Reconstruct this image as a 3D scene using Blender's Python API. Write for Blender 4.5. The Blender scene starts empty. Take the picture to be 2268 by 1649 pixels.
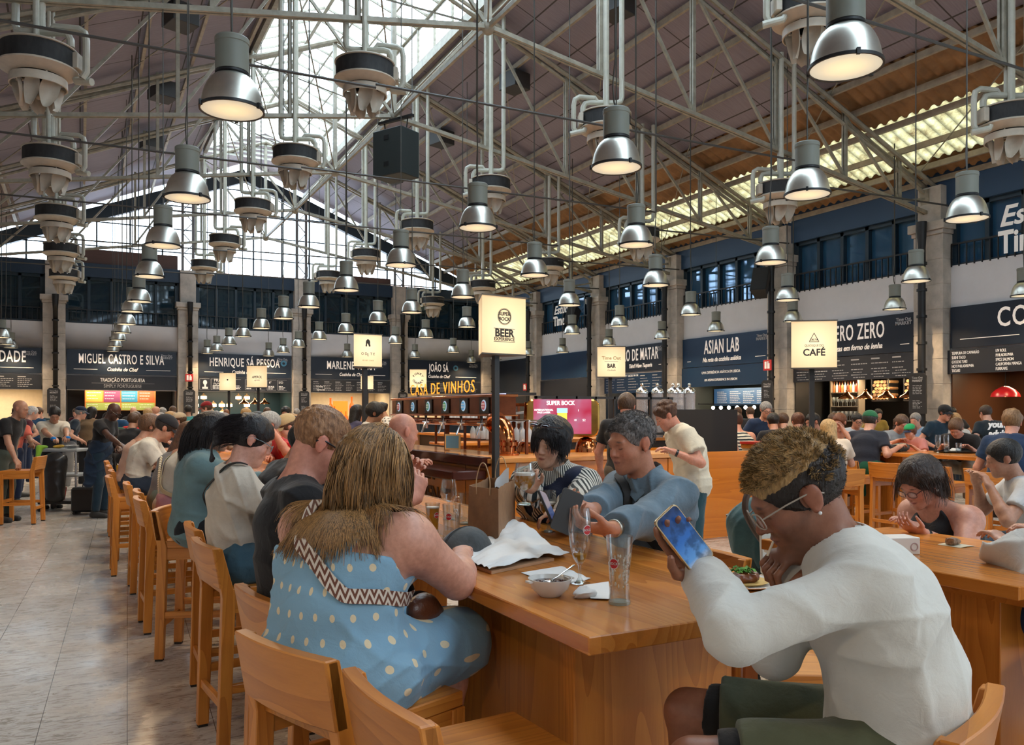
import bpy, bmesh, math, random, numpy as np
from math import pi, sin, cos, sqrt, atan, atan2, radians
from mathutils import Vector, Matrix, Quaternion
S = bpy.context.scene
C = S.collection
# ------------------------------------------------------------------ camera
FPX, HY, CX, CAMH = 1819.0, 913.0, 1134.0, 1.58
YAW = atan(955 / 1819)
sa, ca = sin(YAW), cos(YAW)
cam = bpy.data.cameras.new('camera')
camo = bpy.data.objects.new('camera', cam)
C.objects.link(camo)
camo.location = (0, 0, CAMH)
camo.rotation_euler = (pi / 2, 0, -YAW)
cam.sensor_width = 36
cam.lens = FPX / 2268 * 36
cam.shift_y = (HY - 824.5) / 2268
cam.clip_start = 0.05
cam.clip_end = 300
S.camera = camo
# ------------------------------------------------------------------ world and exposure
S.view_settings.view_transform = 'Standard'
S.view_settings.look = 'None'
S.view_settings.exposure = 0.56
S.view_settings.gamma = 1.0
S.view_settings.use_curve_mapping = False
W = bpy.data.worlds.new('daylight')
S.world = W
W.use_nodes = True
wn = W.node_tree
bgn = wn.nodes['Background']
bgn.inputs['Color'].default_value = (0.70, 0.86, 1.0, 1)
bgn.inputs['Strength'].default_value = 5.0
S.cycles.max_bounces = 7
S.cycles.diffuse_bounces = 3
S.cycles.glossy_bounces = 3
S.cycles.transmission_bounces = 6
S.cycles.transparent_max_bounces = 12
S.cycles.sample_clamp_indirect = 4.0
S.cycles.caustics_reflective = False
S.cycles.caustics_refractive = False
SPOT_W = 92.0
def portal(loc, rot, sx, sy):
 l = bpy.data.lights.new('daylight_portal', 'AREA')
 l.shape = 'RECTANGLE'
 l.size, l.size_y = sx, sy
 l.cycles.is_portal = True
 o = bpy.data.objects.new('daylight_portal', l)
 C.objects.link(o)
 o.location = loc
 o.rotation_euler = rot
portal((6.2, 12, 13.3), (0, 0, 0), 4.6, 48)
portal((6.2, 36.3, 9.3), (-pi / 2, 0, 0), 23, 4.6)
portal((6.2, -12.3, 9.3), (pi / 2, 0, 0), 23, 4.6)
# ------------------------------------------------------------------ pixel helpers
def P(px, py, Z):
 c = (px - CX) / FPX
 return Vector((Z * (sa + ca * c), Z * (ca - sa * c), CAMH - Z * (py - HY) / FPX))
def G(px, py, h=0.0):
 return P(px, py, FPX * (CAMH - h) / (py - HY))
def proj(v):
 Z = v[0] * sa + v[1] * ca
 L = v[0] * ca - v[1] * sa
 return CX + FPX * L / Z, HY - (v[2] - CAMH) / Z * FPX, Z
def V(*a):
 return Vector(a)
# ------------------------------------------------------------------ materials
MATS = {}
def lin(c):
 return tuple(((x / 255) / 12.92 if x <= 10.3 else ((x / 255 + .055) / 1.055) ** 2.4) for x in c)
class N:
 """small node helper"""
 def __init__(s, m):
  s.t = m.node_tree
  s.b = s.t.nodes.get('Principled BSDF')
 def n(s, typ, **kw):
  x = s.t.nodes.new(typ)
  for k, v in kw.items():
   if k.startswith('i_'):
    k = k[2:]
    k = int(k) if k.isdigit() else k.replace('_', ' ')
    x.inputs[k].default_value = v
   else:
    setattr(x, k, v)
  return x
 def l(s, a, b):
  s.t.links.new(a, b)
 def math(s, op, a, b=None, c=None, clamp=False):
  x = s.n('ShaderNodeMath', operation=op)
  x.use_clamp = clamp
  for i, v in enumerate((a, b, c)):
   if v is None:
    continue
   if isinstance(v, (int, float)):
    x.inputs[i].default_value = v
   else:
    s.l(v, x.inputs[i])
  return x.outputs[0]
 def mix(s, f, a, b):
  x = s.n('ShaderNodeMix', data_type='RGBA')
  for i, v in ((0, f), (6, a), (7, b)):
   if isinstance(v, (int, float)):
    x.inputs[i].default_value = v
   elif isinstance(v, tuple):
    x.inputs[i].default_value = (*v[:3], 1)
   else:
    s.l(v, x.inputs[i])
  return x.outputs[2]
 def coord(s, scale=(1, 1, 1), rot=(0, 0, 0), kind='Object', loc=(0, 0, 0)):
  tc = s.n('ShaderNodeTexCoord')
  mp = s.n('ShaderNodeMapping')
  mp.inputs['Scale'].default_value = scale
  mp.inputs['Rotation'].default_value = rot
  mp.inputs['Location'].default_value = loc
  s.l(tc.outputs[kind], mp.inputs[0])
  return mp.outputs[0]
 def noise(s, vec, scale=5, detail=3, rough=.5, dist=0):
  x = s.n('ShaderNodeTexNoise', i_Scale=scale, i_Detail=detail, i_Roughness=rough, i_Distortion=dist)
  s.l(vec, x.inputs['Vector'])
  return x.outputs[0]
 def ramp(s, f, stops):
  x = s.n('ShaderNodeValToRGB')
  e = x.color_ramp.elements
  while len(e) < len(stops):
   e.new(.5)
  for el, (p, c) in zip(e, stops):
   el.position = p
   el.color = (*c[:3], 1) if isinstance(c, tuple) else (c, c, c, 1)
  s.l(f, x.inputs[0])
  return x.outputs[0]
 def bump(s, h, strength=.3, dist=.01):
  x = s.n('ShaderNodeBump', i_Strength=strength, i_Distance=dist)
  s.l(h, x.inputs['Height'])
  s.l(x.outputs[0], s.b.inputs['Normal'])
def mat(name, col=(.5, .5, .5), rough=.5, metal=0, emit=None, es=1, ior=None, alpha=None, trans=None, var=0, vs=8, bump=0, bs=40, vscale=(1, 1, 1), sheen=0, spec=None):
 if name in MATS:
  return MATS[name]
 m = bpy.data.materials.new(name)
 m.use_nodes = True
 MATS[name] = m
 x = N(m)
 b = x.b
 b.inputs['Base Color'].default_value = (*col[:3], 1)
 b.inputs['Roughness'].default_value = rough
 b.inputs['Metallic'].default_value = metal
 if ior: b.inputs['IOR'].default_value = ior
 if spec is not None: b.inputs['Specular IOR Level'].default_value = spec
 if alpha is not None: b.inputs['Alpha'].default_value = alpha
 if trans is not None: b.inputs['Transmission Weight'].default_value = trans
 if sheen: b.inputs['Sheen Weight'].default_value = sheen
 if emit:
  b.inputs['Emission Color'].default_value = (*emit[:3], 1)
  b.inputs['Emission Strength'].default_value = es
 v = None
 if var:
  v = x.coord(vscale)
  f = x.noise(v, vs, 4, .6)
  r = x.ramp(f, [(.3, tuple(c * (1 - var) for c in col)), (.7, tuple(min(1, c * (1 + var)) for c in col))])
  x.l(r, b.inputs['Base Color'])
 if bump:
  v = v or x.coord(vscale)
  x.bump(x.noise(v, bs, 3, .6), bump, .01)
 return m
def wood(name, axis='z', a=(.42, .125, .014), b=(.72, .28, .045), rough=.35, plank=0, scale=1.0, coarse=0, paxis=0):
 """long-grained pine; axis = grain direction"""
 if name in MATS:
  return MATS[name]
 m = bpy.data.materials.new(name)
 m.use_nodes = True
 MATS[name] = m
 x = N(m)
 sc = {'x': (.07, 1, 1), 'y': (1, .07, 1), 'z': (1, 1, .07)}[axis]
 sc = tuple(q * scale for q in sc)
 tc = x.n('ShaderNodeTexCoord')
 oi = x.n('ShaderNodeObjectInfo')
 ad = x.n('ShaderNodeVectorMath', operation='ADD')
 x.l(tc.outputs['Object'], ad.inputs[0])
 cmb = x.n('ShaderNodeCombineXYZ')
 rr = x.math('MULTIPLY', oi.outputs['Random'], 37.0)
 for i in range(3): x.l(rr, cmb.inputs[i])
 x.l(cmb.outputs[0], ad.inputs[1])
 base = ad.outputs[0]
 if plank:
  sep = x.n('ShaderNodeSeparateXYZ')
  x.l(tc.outputs['Object'], sep.inputs[0])
  fl = x.math('FLOOR', x.math('DIVIDE', sep.outputs[paxis], plank))
  wn_ = x.n('ShaderNodeTexWhiteNoise', noise_dimensions='1D')
  x.l(fl, wn_.inputs['W'])
  ad2 = x.n('ShaderNodeVectorMath', operation='ADD')
  x.l(base, ad2.inputs[0])
  sc2 = x.n('ShaderNodeVectorMath', operation='SCALE', i_Scale=9.0)
  x.l(wn_.outputs['Color'], sc2.inputs[0])
  x.l(sc2.outputs[0], ad2.inputs[1])
  base = ad2.outputs[0]
 mp = x.n('ShaderNodeMapping')
 mp.inputs['Scale'].default_value = sc
 x.l(base, mp.inputs[0])
 v = mp.outputs[0]
 n1 = x.noise(v, 3.0, 2, .5, .4)
 ring = x.math('FRACT', x.math('MULTIPLY', n1, 26 if not coarse else coarse))
 ring = x.math('POWER', ring, 1.6)
 n2 = x.noise(v, 120, 3, .7)
 f = x.math('ADD', x.math('MULTIPLY', ring, .55), x.math('MULTIPLY', n2, .5), clamp=True)
 col = x.mix(f, b, a)
 n3 = x.noise(v, 1.3, 2)
 col = x.mix(x.math('MULTIPLY', n3, .35), col, tuple(q * .62 for q in a))
 if plank:
  k = x.math('ADD', x.math('MULTIPLY', wn_.outputs['Value'], .5), .72)
  h = x.n('ShaderNodeVectorMath', operation='SCALE')
  x.l(col, h.inputs[0])
  x.l(k, h.inputs['Scale'])
  col = h.outputs[0]
 x.l(col, x.b.inputs['Base Color'])
 x.b.inputs['Roughness'].default_value = rough
 x.bump(f, .12, .003)
 return m
# ------------------------------------------------------------------ mesh builder
class MB:
 def __init__(s):
  s.v, s.f, s.m = [], [], []
  s.mi = 0
 def add(s, vs, fs):
  o = len(s.v)
  s.v += [tuple(p) for p in vs]
  s.f += [tuple(i + o for i in f) for f in fs]
  s.m += [s.mi] * len(fs)
  return s
 def box(s, x0, x1, y0, y1, z0, z1, M=None):
  vs = [V(x, y, z) for z in (z0, z1) for y in (y0, y1) for x in (x0, x1)]
  if M is not None: vs = [M @ v for v in vs]
  return s.add(vs, [(0, 2, 3, 1), (4, 5, 7, 6), (0, 1, 5, 4), (2, 6, 7, 3), (0, 4, 6, 2), (1, 3, 7, 5)])
 def bar(s, a, b, w, t, up=V(0, 0, 1)):
  """square section bar from a to b"""
  a, b = Vector(a), Vector(b)
  d = (b - a).normalized()
  u = d.cross(up)
  if u.length < 1e-4: u = d.cross(V(0, 1, 0))
  u.normalize()
  n = u.cross(d)
  vs = [q + u * i * w / 2 + n * j * t / 2 for q in (a, b) for i, j in ((-1, -1), (1, -1), (1, 1), (-1, 1))]
  return s.add(vs, [(3, 2, 1, 0), (4, 5, 6, 7), (0, 1, 5, 4), (1, 2, 6, 5), (2, 3, 7, 6), (3, 0, 4, 7)])
 def tube(s, pts, r, n=8, cap=True, flat=1.0):
  pts = [Vector(p) for p in pts]
  rs = r if isinstance(r, (list, tuple)) else [r] * len(pts)
  vs, fs = [], []
  u = None
  for i, p in enumerate(pts):
   d = (pts[min(i + 1, len(pts) - 1)] - pts[max(i - 1, 0)])
   if d.length < 1e-9: d = V(0, 0, 1)
   d.normalize()
   if u is None:
    u = d.cross(V(0, 0, 1))
    if u.length < .1: u = d.cross(V(0, 1, 0))
   u = (u - d * u.dot(d)).normalized()
   w = d.cross(u)
   for k in range(n):
    t = 2 * pi * k / n
    vs.append(p + u * cos(t) * rs[i] + w * sin(t) * rs[i] * flat)
  for i in range(len(pts) - 1):
   for k in range(n):
    fs.append((i * n + k, i * n + (k + 1) % n, (i + 1) * n + (k + 1) % n, (i + 1) * n + k))
  if cap:
   fs.append(tuple(range(n - 1, -1, -1)))
   fs.append(tuple(range((len(pts) - 1) * n, len(pts) * n)))
  return s.add(vs, fs)
 def lathe(s, prof, n=24, c=(0, 0, 0), M=None, arc=2 * pi, closed=True):
  c = Vector(c)
  vs, fs = [], []
  for r, z in prof:
   for k in range(n):
    t = arc * k / (n if closed else n - 1)
    v = V(max(r, 1e-5) * cos(t), max(r, 1e-5) * sin(t), z)
    if M is not None: v = M @ v
    vs.append(v + c)
  for i in range(len(prof) - 1):
   for k in range(n if closed else n - 1):
    fs.append((i * n + k, i * n + (k + 1) % n, (i + 1) * n + (k + 1) % n, (i + 1) * n + k))
  return s.add(vs, fs)
 def prism(s, pts, ax, d0, d1):
  """polygon pts in the two other axes, extruded along ax from d0 to d1"""
  n = len(pts)
  vs = []
  for d in (d0, d1):
   for a, b in pts:
    vs.append({'x': (d, a, b), 'y': (a, d, b), 'z': (a, b, d)}[ax])
  fs = [tuple(range(n))[::-1], tuple(range(n, 2 * n))] + [(i, (i + 1) % n, n + (i + 1) % n, n + i) for i in range(n)]
  return s.add(vs, fs)
 def sphere(s, c, r, n=12, m=8, M=None):
  r = r if isinstance(r, (tuple, list)) else (r, r, r)
  c = Vector(c)
  vs, fs = [], []
  for i in range(m + 1):
   t = pi * i / m
   for k in range(n):
    q = 2 * pi * k / n
    v = V(r[0] * sin(t) * cos(q), r[1] * sin(t) * sin(q), r[2] * cos(t))
    if M is not None: v = M @ v
    vs.append(v + c)
  for i in range(m):
   for k in range(n):
    fs.append((i * n + k, (i + 1) * n + k, (i + 1) * n + (k + 1) % n, i * n + (k + 1) % n))
  return s.add(vs, fs)
 def grid(s, fn, nu, nv, thick=0):
  """surface fn(u,v) with optional thickness along -z"""
  vs = [Vector(fn(i / nu, j / nv)) for j in range(nv + 1) for i in range(nu + 1)]
  fs = [(j * (nu + 1) + i, j * (nu + 1) + i + 1, (j + 1) * (nu + 1) + i + 1, (j + 1) * (nu + 1) + i) for j in range(nv) for i in range(nu)]
  return s.add(vs, fs)
 def mesh(s, name, mats, smooth=None, bevel=0):
  me = bpy.data.meshes.new(name)
  me.from_pydata(s.v, [], s.f)
  for m in (mats if isinstance(mats, (list, tuple)) else [mats]): me.materials.append(m)
  if any(s.m): me.polygons.foreach_set('material_index', s.m)
  bm = bmesh.new()
  bm.from_mesh(me)
  bmesh.ops.remove_doubles(bm, verts=bm.verts, dist=1e-6)
  if bevel:
   es = [e for e in bm.edges if len(e.link_faces) == 2 and e.calc_face_angle(0) > .6]
   bmesh.ops.bevel(bm, geom=es, offset=bevel, segments=1, affect='EDGES', clamp_overlap=True)
  bmesh.ops.recalc_face_normals(bm, faces=bm.faces)
  if smooth is not None:
   for f in bm.faces: f.smooth = True
   for e in bm.edges:
    if len(e.link_faces) == 2 and e.calc_face_angle(0) > smooth: e.smooth = False
  bm.to_mesh(me)
  bm.free()
  return me
def props(o, label=None, cat=None, group=None, kind=None):
 if label: o['label'] = label
 if cat: o['category'] = cat
 if group: o['group'] = group
 if kind: o['kind'] = kind
 return o
def root(name, label, cat, loc=(0, 0, 0), rz=0, group=None, kind=None):
 o = bpy.data.objects.new(name, None)
 C.objects.link(o)
 o.empty_display_size = .1
 o.location = loc
 o.rotation_euler = (0, 0, rz)
 return props(o, label, cat, group, kind)
def rmat(o):
 return Matrix.Translation(o.location) @ o.rotation_euler.to_matrix().to_4x4()
def link(name, me, parent=None, world=False, label=None, kind=None):
 o = bpy.data.objects.new(name, me)
 C.objects.link(o)
 if parent is not None:
  o.parent = parent
  if world:
   p, M = parent, Matrix.Identity(4)
   while p is not None:
    M = p.matrix_parent_inverse @ rmat(p) @ M if p.parent else rmat(p) @ M
    p = p.parent
   o.matrix_parent_inverse = M.inverted()
 return props(o, label, kind=kind)
def part(name, mb, m, parent, world=False, smooth=.6, bevel=0, label=None, kind=None):
 me = mb if isinstance(mb, bpy.types.Mesh) else mb.mesh(name, m, smooth, bevel)
 return link(name, me, parent, world, label, kind)
def thing(name, mb, m, label, cat, group=None, kind=None, smooth=.6, bevel=0):
 """a top-level thing that is one mesh, with its origin at its base"""
 me = mb if isinstance(mb, bpy.types.Mesh) else mb.mesh(name, m, smooth, bevel)
 n = len(me.vertices)
 a = np.empty(n * 3, np.float32)
 me.vertices.foreach_get('co', a)
 a = a.reshape(-1, 3)
 lo, hi = a.min(0), a.max(0)
 c = np.array([(lo[0] + hi[0]) / 2, (lo[1] + hi[1]) / 2, lo[2]], np.float32)
 a -= c
 me.vertices.foreach_set('co', a.ravel())
 me.update()
 o = bpy.data.objects.new(name, me)
 C.objects.link(o)
 o.location = c.tolist()
 return props(o, label, cat, group, kind)
def struct(name, mb, m, smooth=.6, bevel=0):
 me = mb.mesh(name, m, smooth, bevel)
 o = bpy.data.objects.new(name, me)
 C.objects.link(o)
 o['kind'] = 'structure'
 return o
def dup(o, loc=None, rz=None, label=None, group=None, parent=None, scale=None):
 r = o.copy()
 C.objects.link(r)
 if parent is not None: r.parent = parent
 else:
  if loc is not None: r.location = loc
  if rz is not None: r.rotation_euler = (0, 0, rz)
  if scale: r.scale = scale
  props(r, label, group=group)
 for ch in KIDS.get(o, [x for x in o.children]):
  dup(ch, parent=r)
 return r
KIDS = {}
def text_mesh(txt, size=1.0, depth=.004, bold=0.0, sx=1.0, align='CENTER', shear=0, space=1.0):
 cu = bpy.data.curves.new('lettering', 'FONT')
 cu.body = txt
 cu.size = size
 cu.extrude = depth
 cu.offset = bold
 cu.align_x = align
 cu.align_y = 'CENTER'
 cu.shear = shear
 cu.space_character = space
 cu.resolution_u = 3
 o = bpy.data.objects.new('lettering', cu)
 C.objects.link(o)
 dg = bpy.context.evaluated_depsgraph_get()
 me = bpy.data.meshes.new_from_object(o.evaluated_get(dg))
 bpy.data.objects.remove(o)
 bpy.data.curves.remove(cu)
 if sx != 1.0:
  for v in me.vertices: v.co.x *= sx
 return me
def lettering(txt, M, size, m, parent, sx=1.0, world=True, name='lettering', fitw=None, **kw):
 """text lying in the XY plane of matrix M"""
 me = text_mesh(txt, size, sx=sx, **kw)
 if fitw:
  xs = [v.co.x for v in me.vertices]
  k = fitw / (max(xs) - min(xs))
  for v in me.vertices: v.co.x *= k
 me.transform(M)
 me.materials.clear()
 me.materials.append(m)
 return link(name, me, parent, world)
def frame(o, x, y):
 """matrix with origin o, x axis, y axis"""
 x, y = Vector(x).normalized(), Vector(y).normalized()
 z = x.cross(y)
 M = Matrix((x, y, z)).transposed().to_4x4()
 M.translation = o
 return M
rnd = random.Random(7)
# ================================================================== the hall
XL, XR, YB, YF = -5.6, 18.0, 36.0, -12.0
XC, RS, EAVE = 6.2, 0.42, 7.2
def roof(x):
 return EAVE + RS * (min(XR - x, x - XL))
TR = [3.1 + 4.8 * k for k in range(-2, 7)]
cream = mat('cream_paint', (.29, .26, .20), .45, var=.25, vs=6)
creamd = mat('dusty_cream_paint', (.36, .31, .24), .5, var=.2, vs=5)
navy = mat('navy_board', (.010, .020, .040), .4)
blackm = mat('black_metal', (.012, .012, .013), .45)
white_wall = mat('white_plaster', (.66, .65, .67), .8, var=.04, vs=2)
stone = mat('pale_stone', (.46, .41, .36), .8, var=.22, vs=3, bump=.3, bs=25)
glass_dark = mat('dark_glass', (.03, .12, .25), .04, metal=.35, ior=2.0)
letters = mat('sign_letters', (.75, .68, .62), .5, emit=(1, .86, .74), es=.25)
def pane_mat(name, tint=(1, 1, 1), gl=.08, diff=.0):
 m = bpy.data.materials.new(name)
 m.use_nodes = True
 x = N(m)
 x.t.nodes.remove(x.b)
 tr = x.n('ShaderNodeBsdfTransparent')
 tr.inputs[0].default_value = (*tint, 1)
 g = x.n('ShaderNodeBsdfGlossy', i_Roughness=.03)
 mx = x.n('ShaderNodeMixShader', i_0=gl)
 x.l(tr.outputs[0], mx.inputs[1])
 x.l(g.outputs[0], mx.inputs[2])
 out = mx.outputs[0]
 if diff:
  t = x.n('ShaderNodeBsdfTranslucent')
  t.inputs[0].default_value = (.9, .9, .85, 1)
  m2 = x.n('ShaderNodeMixShader', i_0=diff)
  x.l(out, m2.inputs[1])
  x.l(t.outputs[0], m2.inputs[2])
  out = m2.outputs[0]
 x.l(out, x.t.nodes['Material Output'].inputs[0])
 MATS[name] = m
 return m
pane = pane_mat('window_pane')
# floor ------------------------------------------------------------
m = mat('limestone_tiles', (.5, .42, .34), .28)
x = N(m)
v = x.coord((1, 1, 1), (0, 0, radians(2.6)))
br = x.n('ShaderNodeTexBrick', i_Scale=1.0, i_Mortar_Size=.0022, i_Mortar_Smooth=.3)
br.offset = .5
br.inputs['Brick Width'].default_value = .6
br.inputs['Row Height'].default_value = .4
rv = x.coord((1, 1, 1), (0, 0, radians(92.6)))
x.l(rv, br.inputs['Vector'])
br.inputs['Color1'].default_value = (.60, .565, .52, 1)
br.inputs['Color2'].default_value = (.53, .50, .46, 1)
br.inputs['Mortar'].default_value = (.10, .085, .07, 1)
veins = x.noise(x.coord((1, 3.2, 1), (0, 0, radians(2.6))), 7, 6, .72, 1.5)
vr = x.ramp(veins, [(.38, (.36, .30, .25)), (.5, (.86, .84, .82)), (.7, (1.05, 1.02, 1.0))])
mm = x.n('ShaderNodeMix', data_type='RGBA', blend_type='MULTIPLY', i_0=.8)
x.l(br.outputs['Color'], mm.inputs[6])
x.l(vr, mm.inputs[7])
pits = x.noise(x.coord((1, 2.4, 1)), 55, 3, .6)
pr = x.ramp(pits, [(.30, .35), (.37, 1.0)])
m3 = x.n('ShaderNodeMix', data_type='RGBA', blend_type='MULTIPLY', i_0=.7)
x.l(mm.outputs[2], m3.inputs[6])
x.l(pr, m3.inputs[7])
x.l(m3.outputs[2], x.b.inputs['Base Color'])
x.l(x.ramp(x.noise(x.coord(), 2.5, 4), [(.3, .17), (.7, .32)]), x.b.inputs['Roughness'])
x.b.inputs['Specular IOR Level'].default_value = .85
struct('floor', MB().box(XL - 1, XR + 4, YF - 1, YB + 4, -.2, 0), m)
# roof ---------------------------------------------------------------
m = mat('grey_roof_panels', (.27, .245, .27), .75)
x = N(m)
sp = x.n('ShaderNodeSeparateXYZ')
x.l(x.coord(), sp.inputs[0])
ln = x.math('FRACT', x.math('DIVIDE', sp.outputs[0], 1.18))
ln2 = x.math('FRACT', x.math('DIVIDE', sp.outputs[1], 2.4))
e1 = x.math('GREATER_THAN', ln, .972)
e2 = x.math('GREATER_THAN', ln2, .988)
ee = x.math('MAXIMUM', e1, e2)
nz = x.noise(x.coord((.4, 5, .4)), 6, 4)
col = x.mix(nz, (.19, .165, .205), (.31, .275, .33))
x.l(x.mix(ee, col, (.06, .05, .05)), x.b.inputs['Base Color'])
LX0, LX1, LH = 4.03, 8.37, 11.25
XG, XGL = 14.5, -2.0
def slab(x0, x1, y0, y1, t=.08):
 return MB().add([(x0, y0, roof(x0)), (x1, y0, roof(x1)), (x1, y1, roof(x1)), (x0, y1, roof(x0)), (x0, y0, roof(x0) + t), (x1, y0, roof(x1) + t), (x1, y1, roof(x1) + t), (x0, y1, roof(x0) + t)],
     [(0, 1, 2, 3), (7, 6, 5, 4), (0, 4, 5, 1), (1, 5, 6, 2), (2, 6, 7, 3), (3, 7, 4, 0)])
LY = 31.9
struct('ceiling', slab(LX1, XG, YF, YB), m)
struct('ceiling_left', slab(XGL, LX0, YF, YB), m)
def corr(name, x0, x1, m, amp=.045, per=.26):
 mb = MB()
 n = int((YB - YF) / (per / 4))
 vs, fs = [], []
 for t in (0, .05):
  for i in range(n + 1):
   y = YF + (YB - YF) * i / n
   z = amp * sin(2 * pi * y / per)
   for X in (x0, x1): vs.append((X, y, roof(X) + z + t))
 o = 2 * (n + 1)
 for i in range(n):
  fs.append((2 * i, 2 * i + 1, 2 * i + 3, 2 * i + 2))
  fs.append((o + 2 * i, o + 2 * i + 2, o + 2 * i + 3, o + 2 * i + 1))
 mb.add(vs, fs)
 return struct(name, mb, m, smooth=3)
brown = mat('rusty_corrugated_sheet', (.26, .135, .055), .7, var=.35, vs=2.2, vscale=(1, .6, 1))
corr('ceiling_corrugated', XG, 15.97, brown)
corr('ceiling_eave', 17.45, XR + .35, brown)
corr('ceiling_corrugated_left', XL - .3, XGL, mat('grey_corrugated_sheet', (.30, .25, .25), .7, var=.2))
# translucent strip: daylight filters through dirty fibreglass sheets
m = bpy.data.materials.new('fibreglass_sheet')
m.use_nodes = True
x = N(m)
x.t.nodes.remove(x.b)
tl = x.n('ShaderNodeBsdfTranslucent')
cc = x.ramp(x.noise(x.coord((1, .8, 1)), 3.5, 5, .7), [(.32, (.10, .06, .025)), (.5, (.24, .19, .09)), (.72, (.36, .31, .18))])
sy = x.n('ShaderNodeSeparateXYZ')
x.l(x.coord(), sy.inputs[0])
wv = x.ramp(x.math('FRACT', x.math('DIVIDE', sy.outputs[1], .26)), [(.0, .22), (.3, .75), (.5, 1.0), (.75, .5), (1.0, .22)])  # corrugation shading painted in as light and dark stripes, plus dirt in the valleys
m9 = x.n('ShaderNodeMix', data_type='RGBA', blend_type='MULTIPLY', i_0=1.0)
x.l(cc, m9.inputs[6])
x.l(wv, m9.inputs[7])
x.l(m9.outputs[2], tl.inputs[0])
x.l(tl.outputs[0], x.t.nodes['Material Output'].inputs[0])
def corr1(name, x0, x1, m, amp=.045, per=.26):
 mb = MB()
 n = int((YB - YF) / (per / 4))
 vs = []
 for i in range(n + 1):
  y = YF + (YB - YF) * i / n
  for X in (x0, x1): vs.append((X, y, roof(X) + amp * sin(2 * pi * y / per) + .02))
 return struct(name, mb.add(vs, [(2 * i, 2 * i + 1, 2 * i + 3, 2 * i + 2) for i in range(n)]), m, smooth=3)
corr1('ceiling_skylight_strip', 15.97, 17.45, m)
b1 = MB()
for X0, X1 in ((LX0, XC), (XC, LX1)):
 n_ = 40
 vs = []
 for i in range(n_ + 1):
  y = LY + (YB - LY) * i / n_
  for X in (X0, X1): vs.append((X, y, roof(X) + .03 * (i % 2)))
 b1.add(vs, [(2 * i, 2 * i + 1, 2 * i + 3, 2 * i + 2) for i in range(n_)])
struct('ceiling_ridge_end', b1, mat('pale_ribbed_sheet', (.42, .36, .38), .7, var=.15))
# lantern --------------------------------------------------------------
LT, LR = 12.35, 13.15
lou = pane_mat('louvre_slats', (.8, .8, .8), .05, .5)
mb, mg, mf = MB(), MB(), MB()
for X in (LX0, LX1):
 for k in range(7):
  z = LH + .08 + k * .155
  dx = -.07 if X == LX0 else .07
  mb.add([(X, YF, z), (X, LY, z), (X + dx, LY, z + .11), (X + dx, YF, z + .11)], [(0, 1, 2, 3)])
 for y in np.arange(YF, LY + .1, 1.2): mf.box(X - .03, X + .03, y - .03, y + .03, LH - .1, LT)
 mf.box(X - .06, X + .06, YF, LY, LH - .18, LH + .06)
 mf.box(X - .06, X + .06, YF, LY, LT - .05, LT + .08)
for a, b in (((LX0, LT), (XC, LR)), ((LX1, LT), (XC, LR))):
 mg.add([(a[0], YF, a[1]), (a[0], LY, a[1]), (b[0], LY, b[1]), (b[0], YF, b[1])], [(0, 1, 2, 3)])
 for y in np.arange(YF, LY + .1, .8): mf.bar((a[0], y, a[1] - .03), (b[0], y, b[1] - .03), .04, .06)
 for t in (.33, .66): mf.bar((a[0] + (b[0] - a[0]) * t, YF, a[1] + (b[1] - a[1]) * t - .04), (a[0] + (b[0] - a[0]) * t, LY, a[1] + (b[1] - a[1]) * t - .04), .05, .07)
mf.box(XC - .05, XC + .05, YF, LY, LR - .12, LR)
for k in range(14):
 z = LH - .1 + k * .17
 if z > LR - .1: break
 hw = 2.15 if z < LT else 2.15 * (LR - z) / (LR - LT)
 lo_ = max(0, (XC - 2.17) - XC)
 mb.add([(XC - hw, LY, z), (XC + hw, LY, z), (XC + hw, LY + .1, z + .12), (XC - hw, LY + .1, z + .12)], [(0, 1, 2, 3)])
struct('ceiling_lantern_louvres', mb, mat('louvre_paint', (.62, .60, .52), .6, trans=0))
struct('ceiling_lantern_frame', mf, cream)
struct('window_1', mg, pane_mat('lantern_glass', (.95, .98, 1), .05, .25))
# walls -------------------------------------------------------------------
struct('wall_corner', MB().box(XR - .02, XR + .4, 31.9, YB + .3, 0, 2.5).box(XR - .4, XR + 3.5, YB, YB + .3, 0, 5), mat('dark_partition', (.02, .025, .035), .5))
struct('wall_left', MB().box(XL - .3, XL, YF, YB, 0, EAVE), white_wall)
COLX = [-5.45, -.9, 3.87, 8.48, 12.95, 17.55]
COLY = [-1.9, 2.95, 7.75, 12.6, 17.35, 22.2, 26.85, 31.8]
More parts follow.
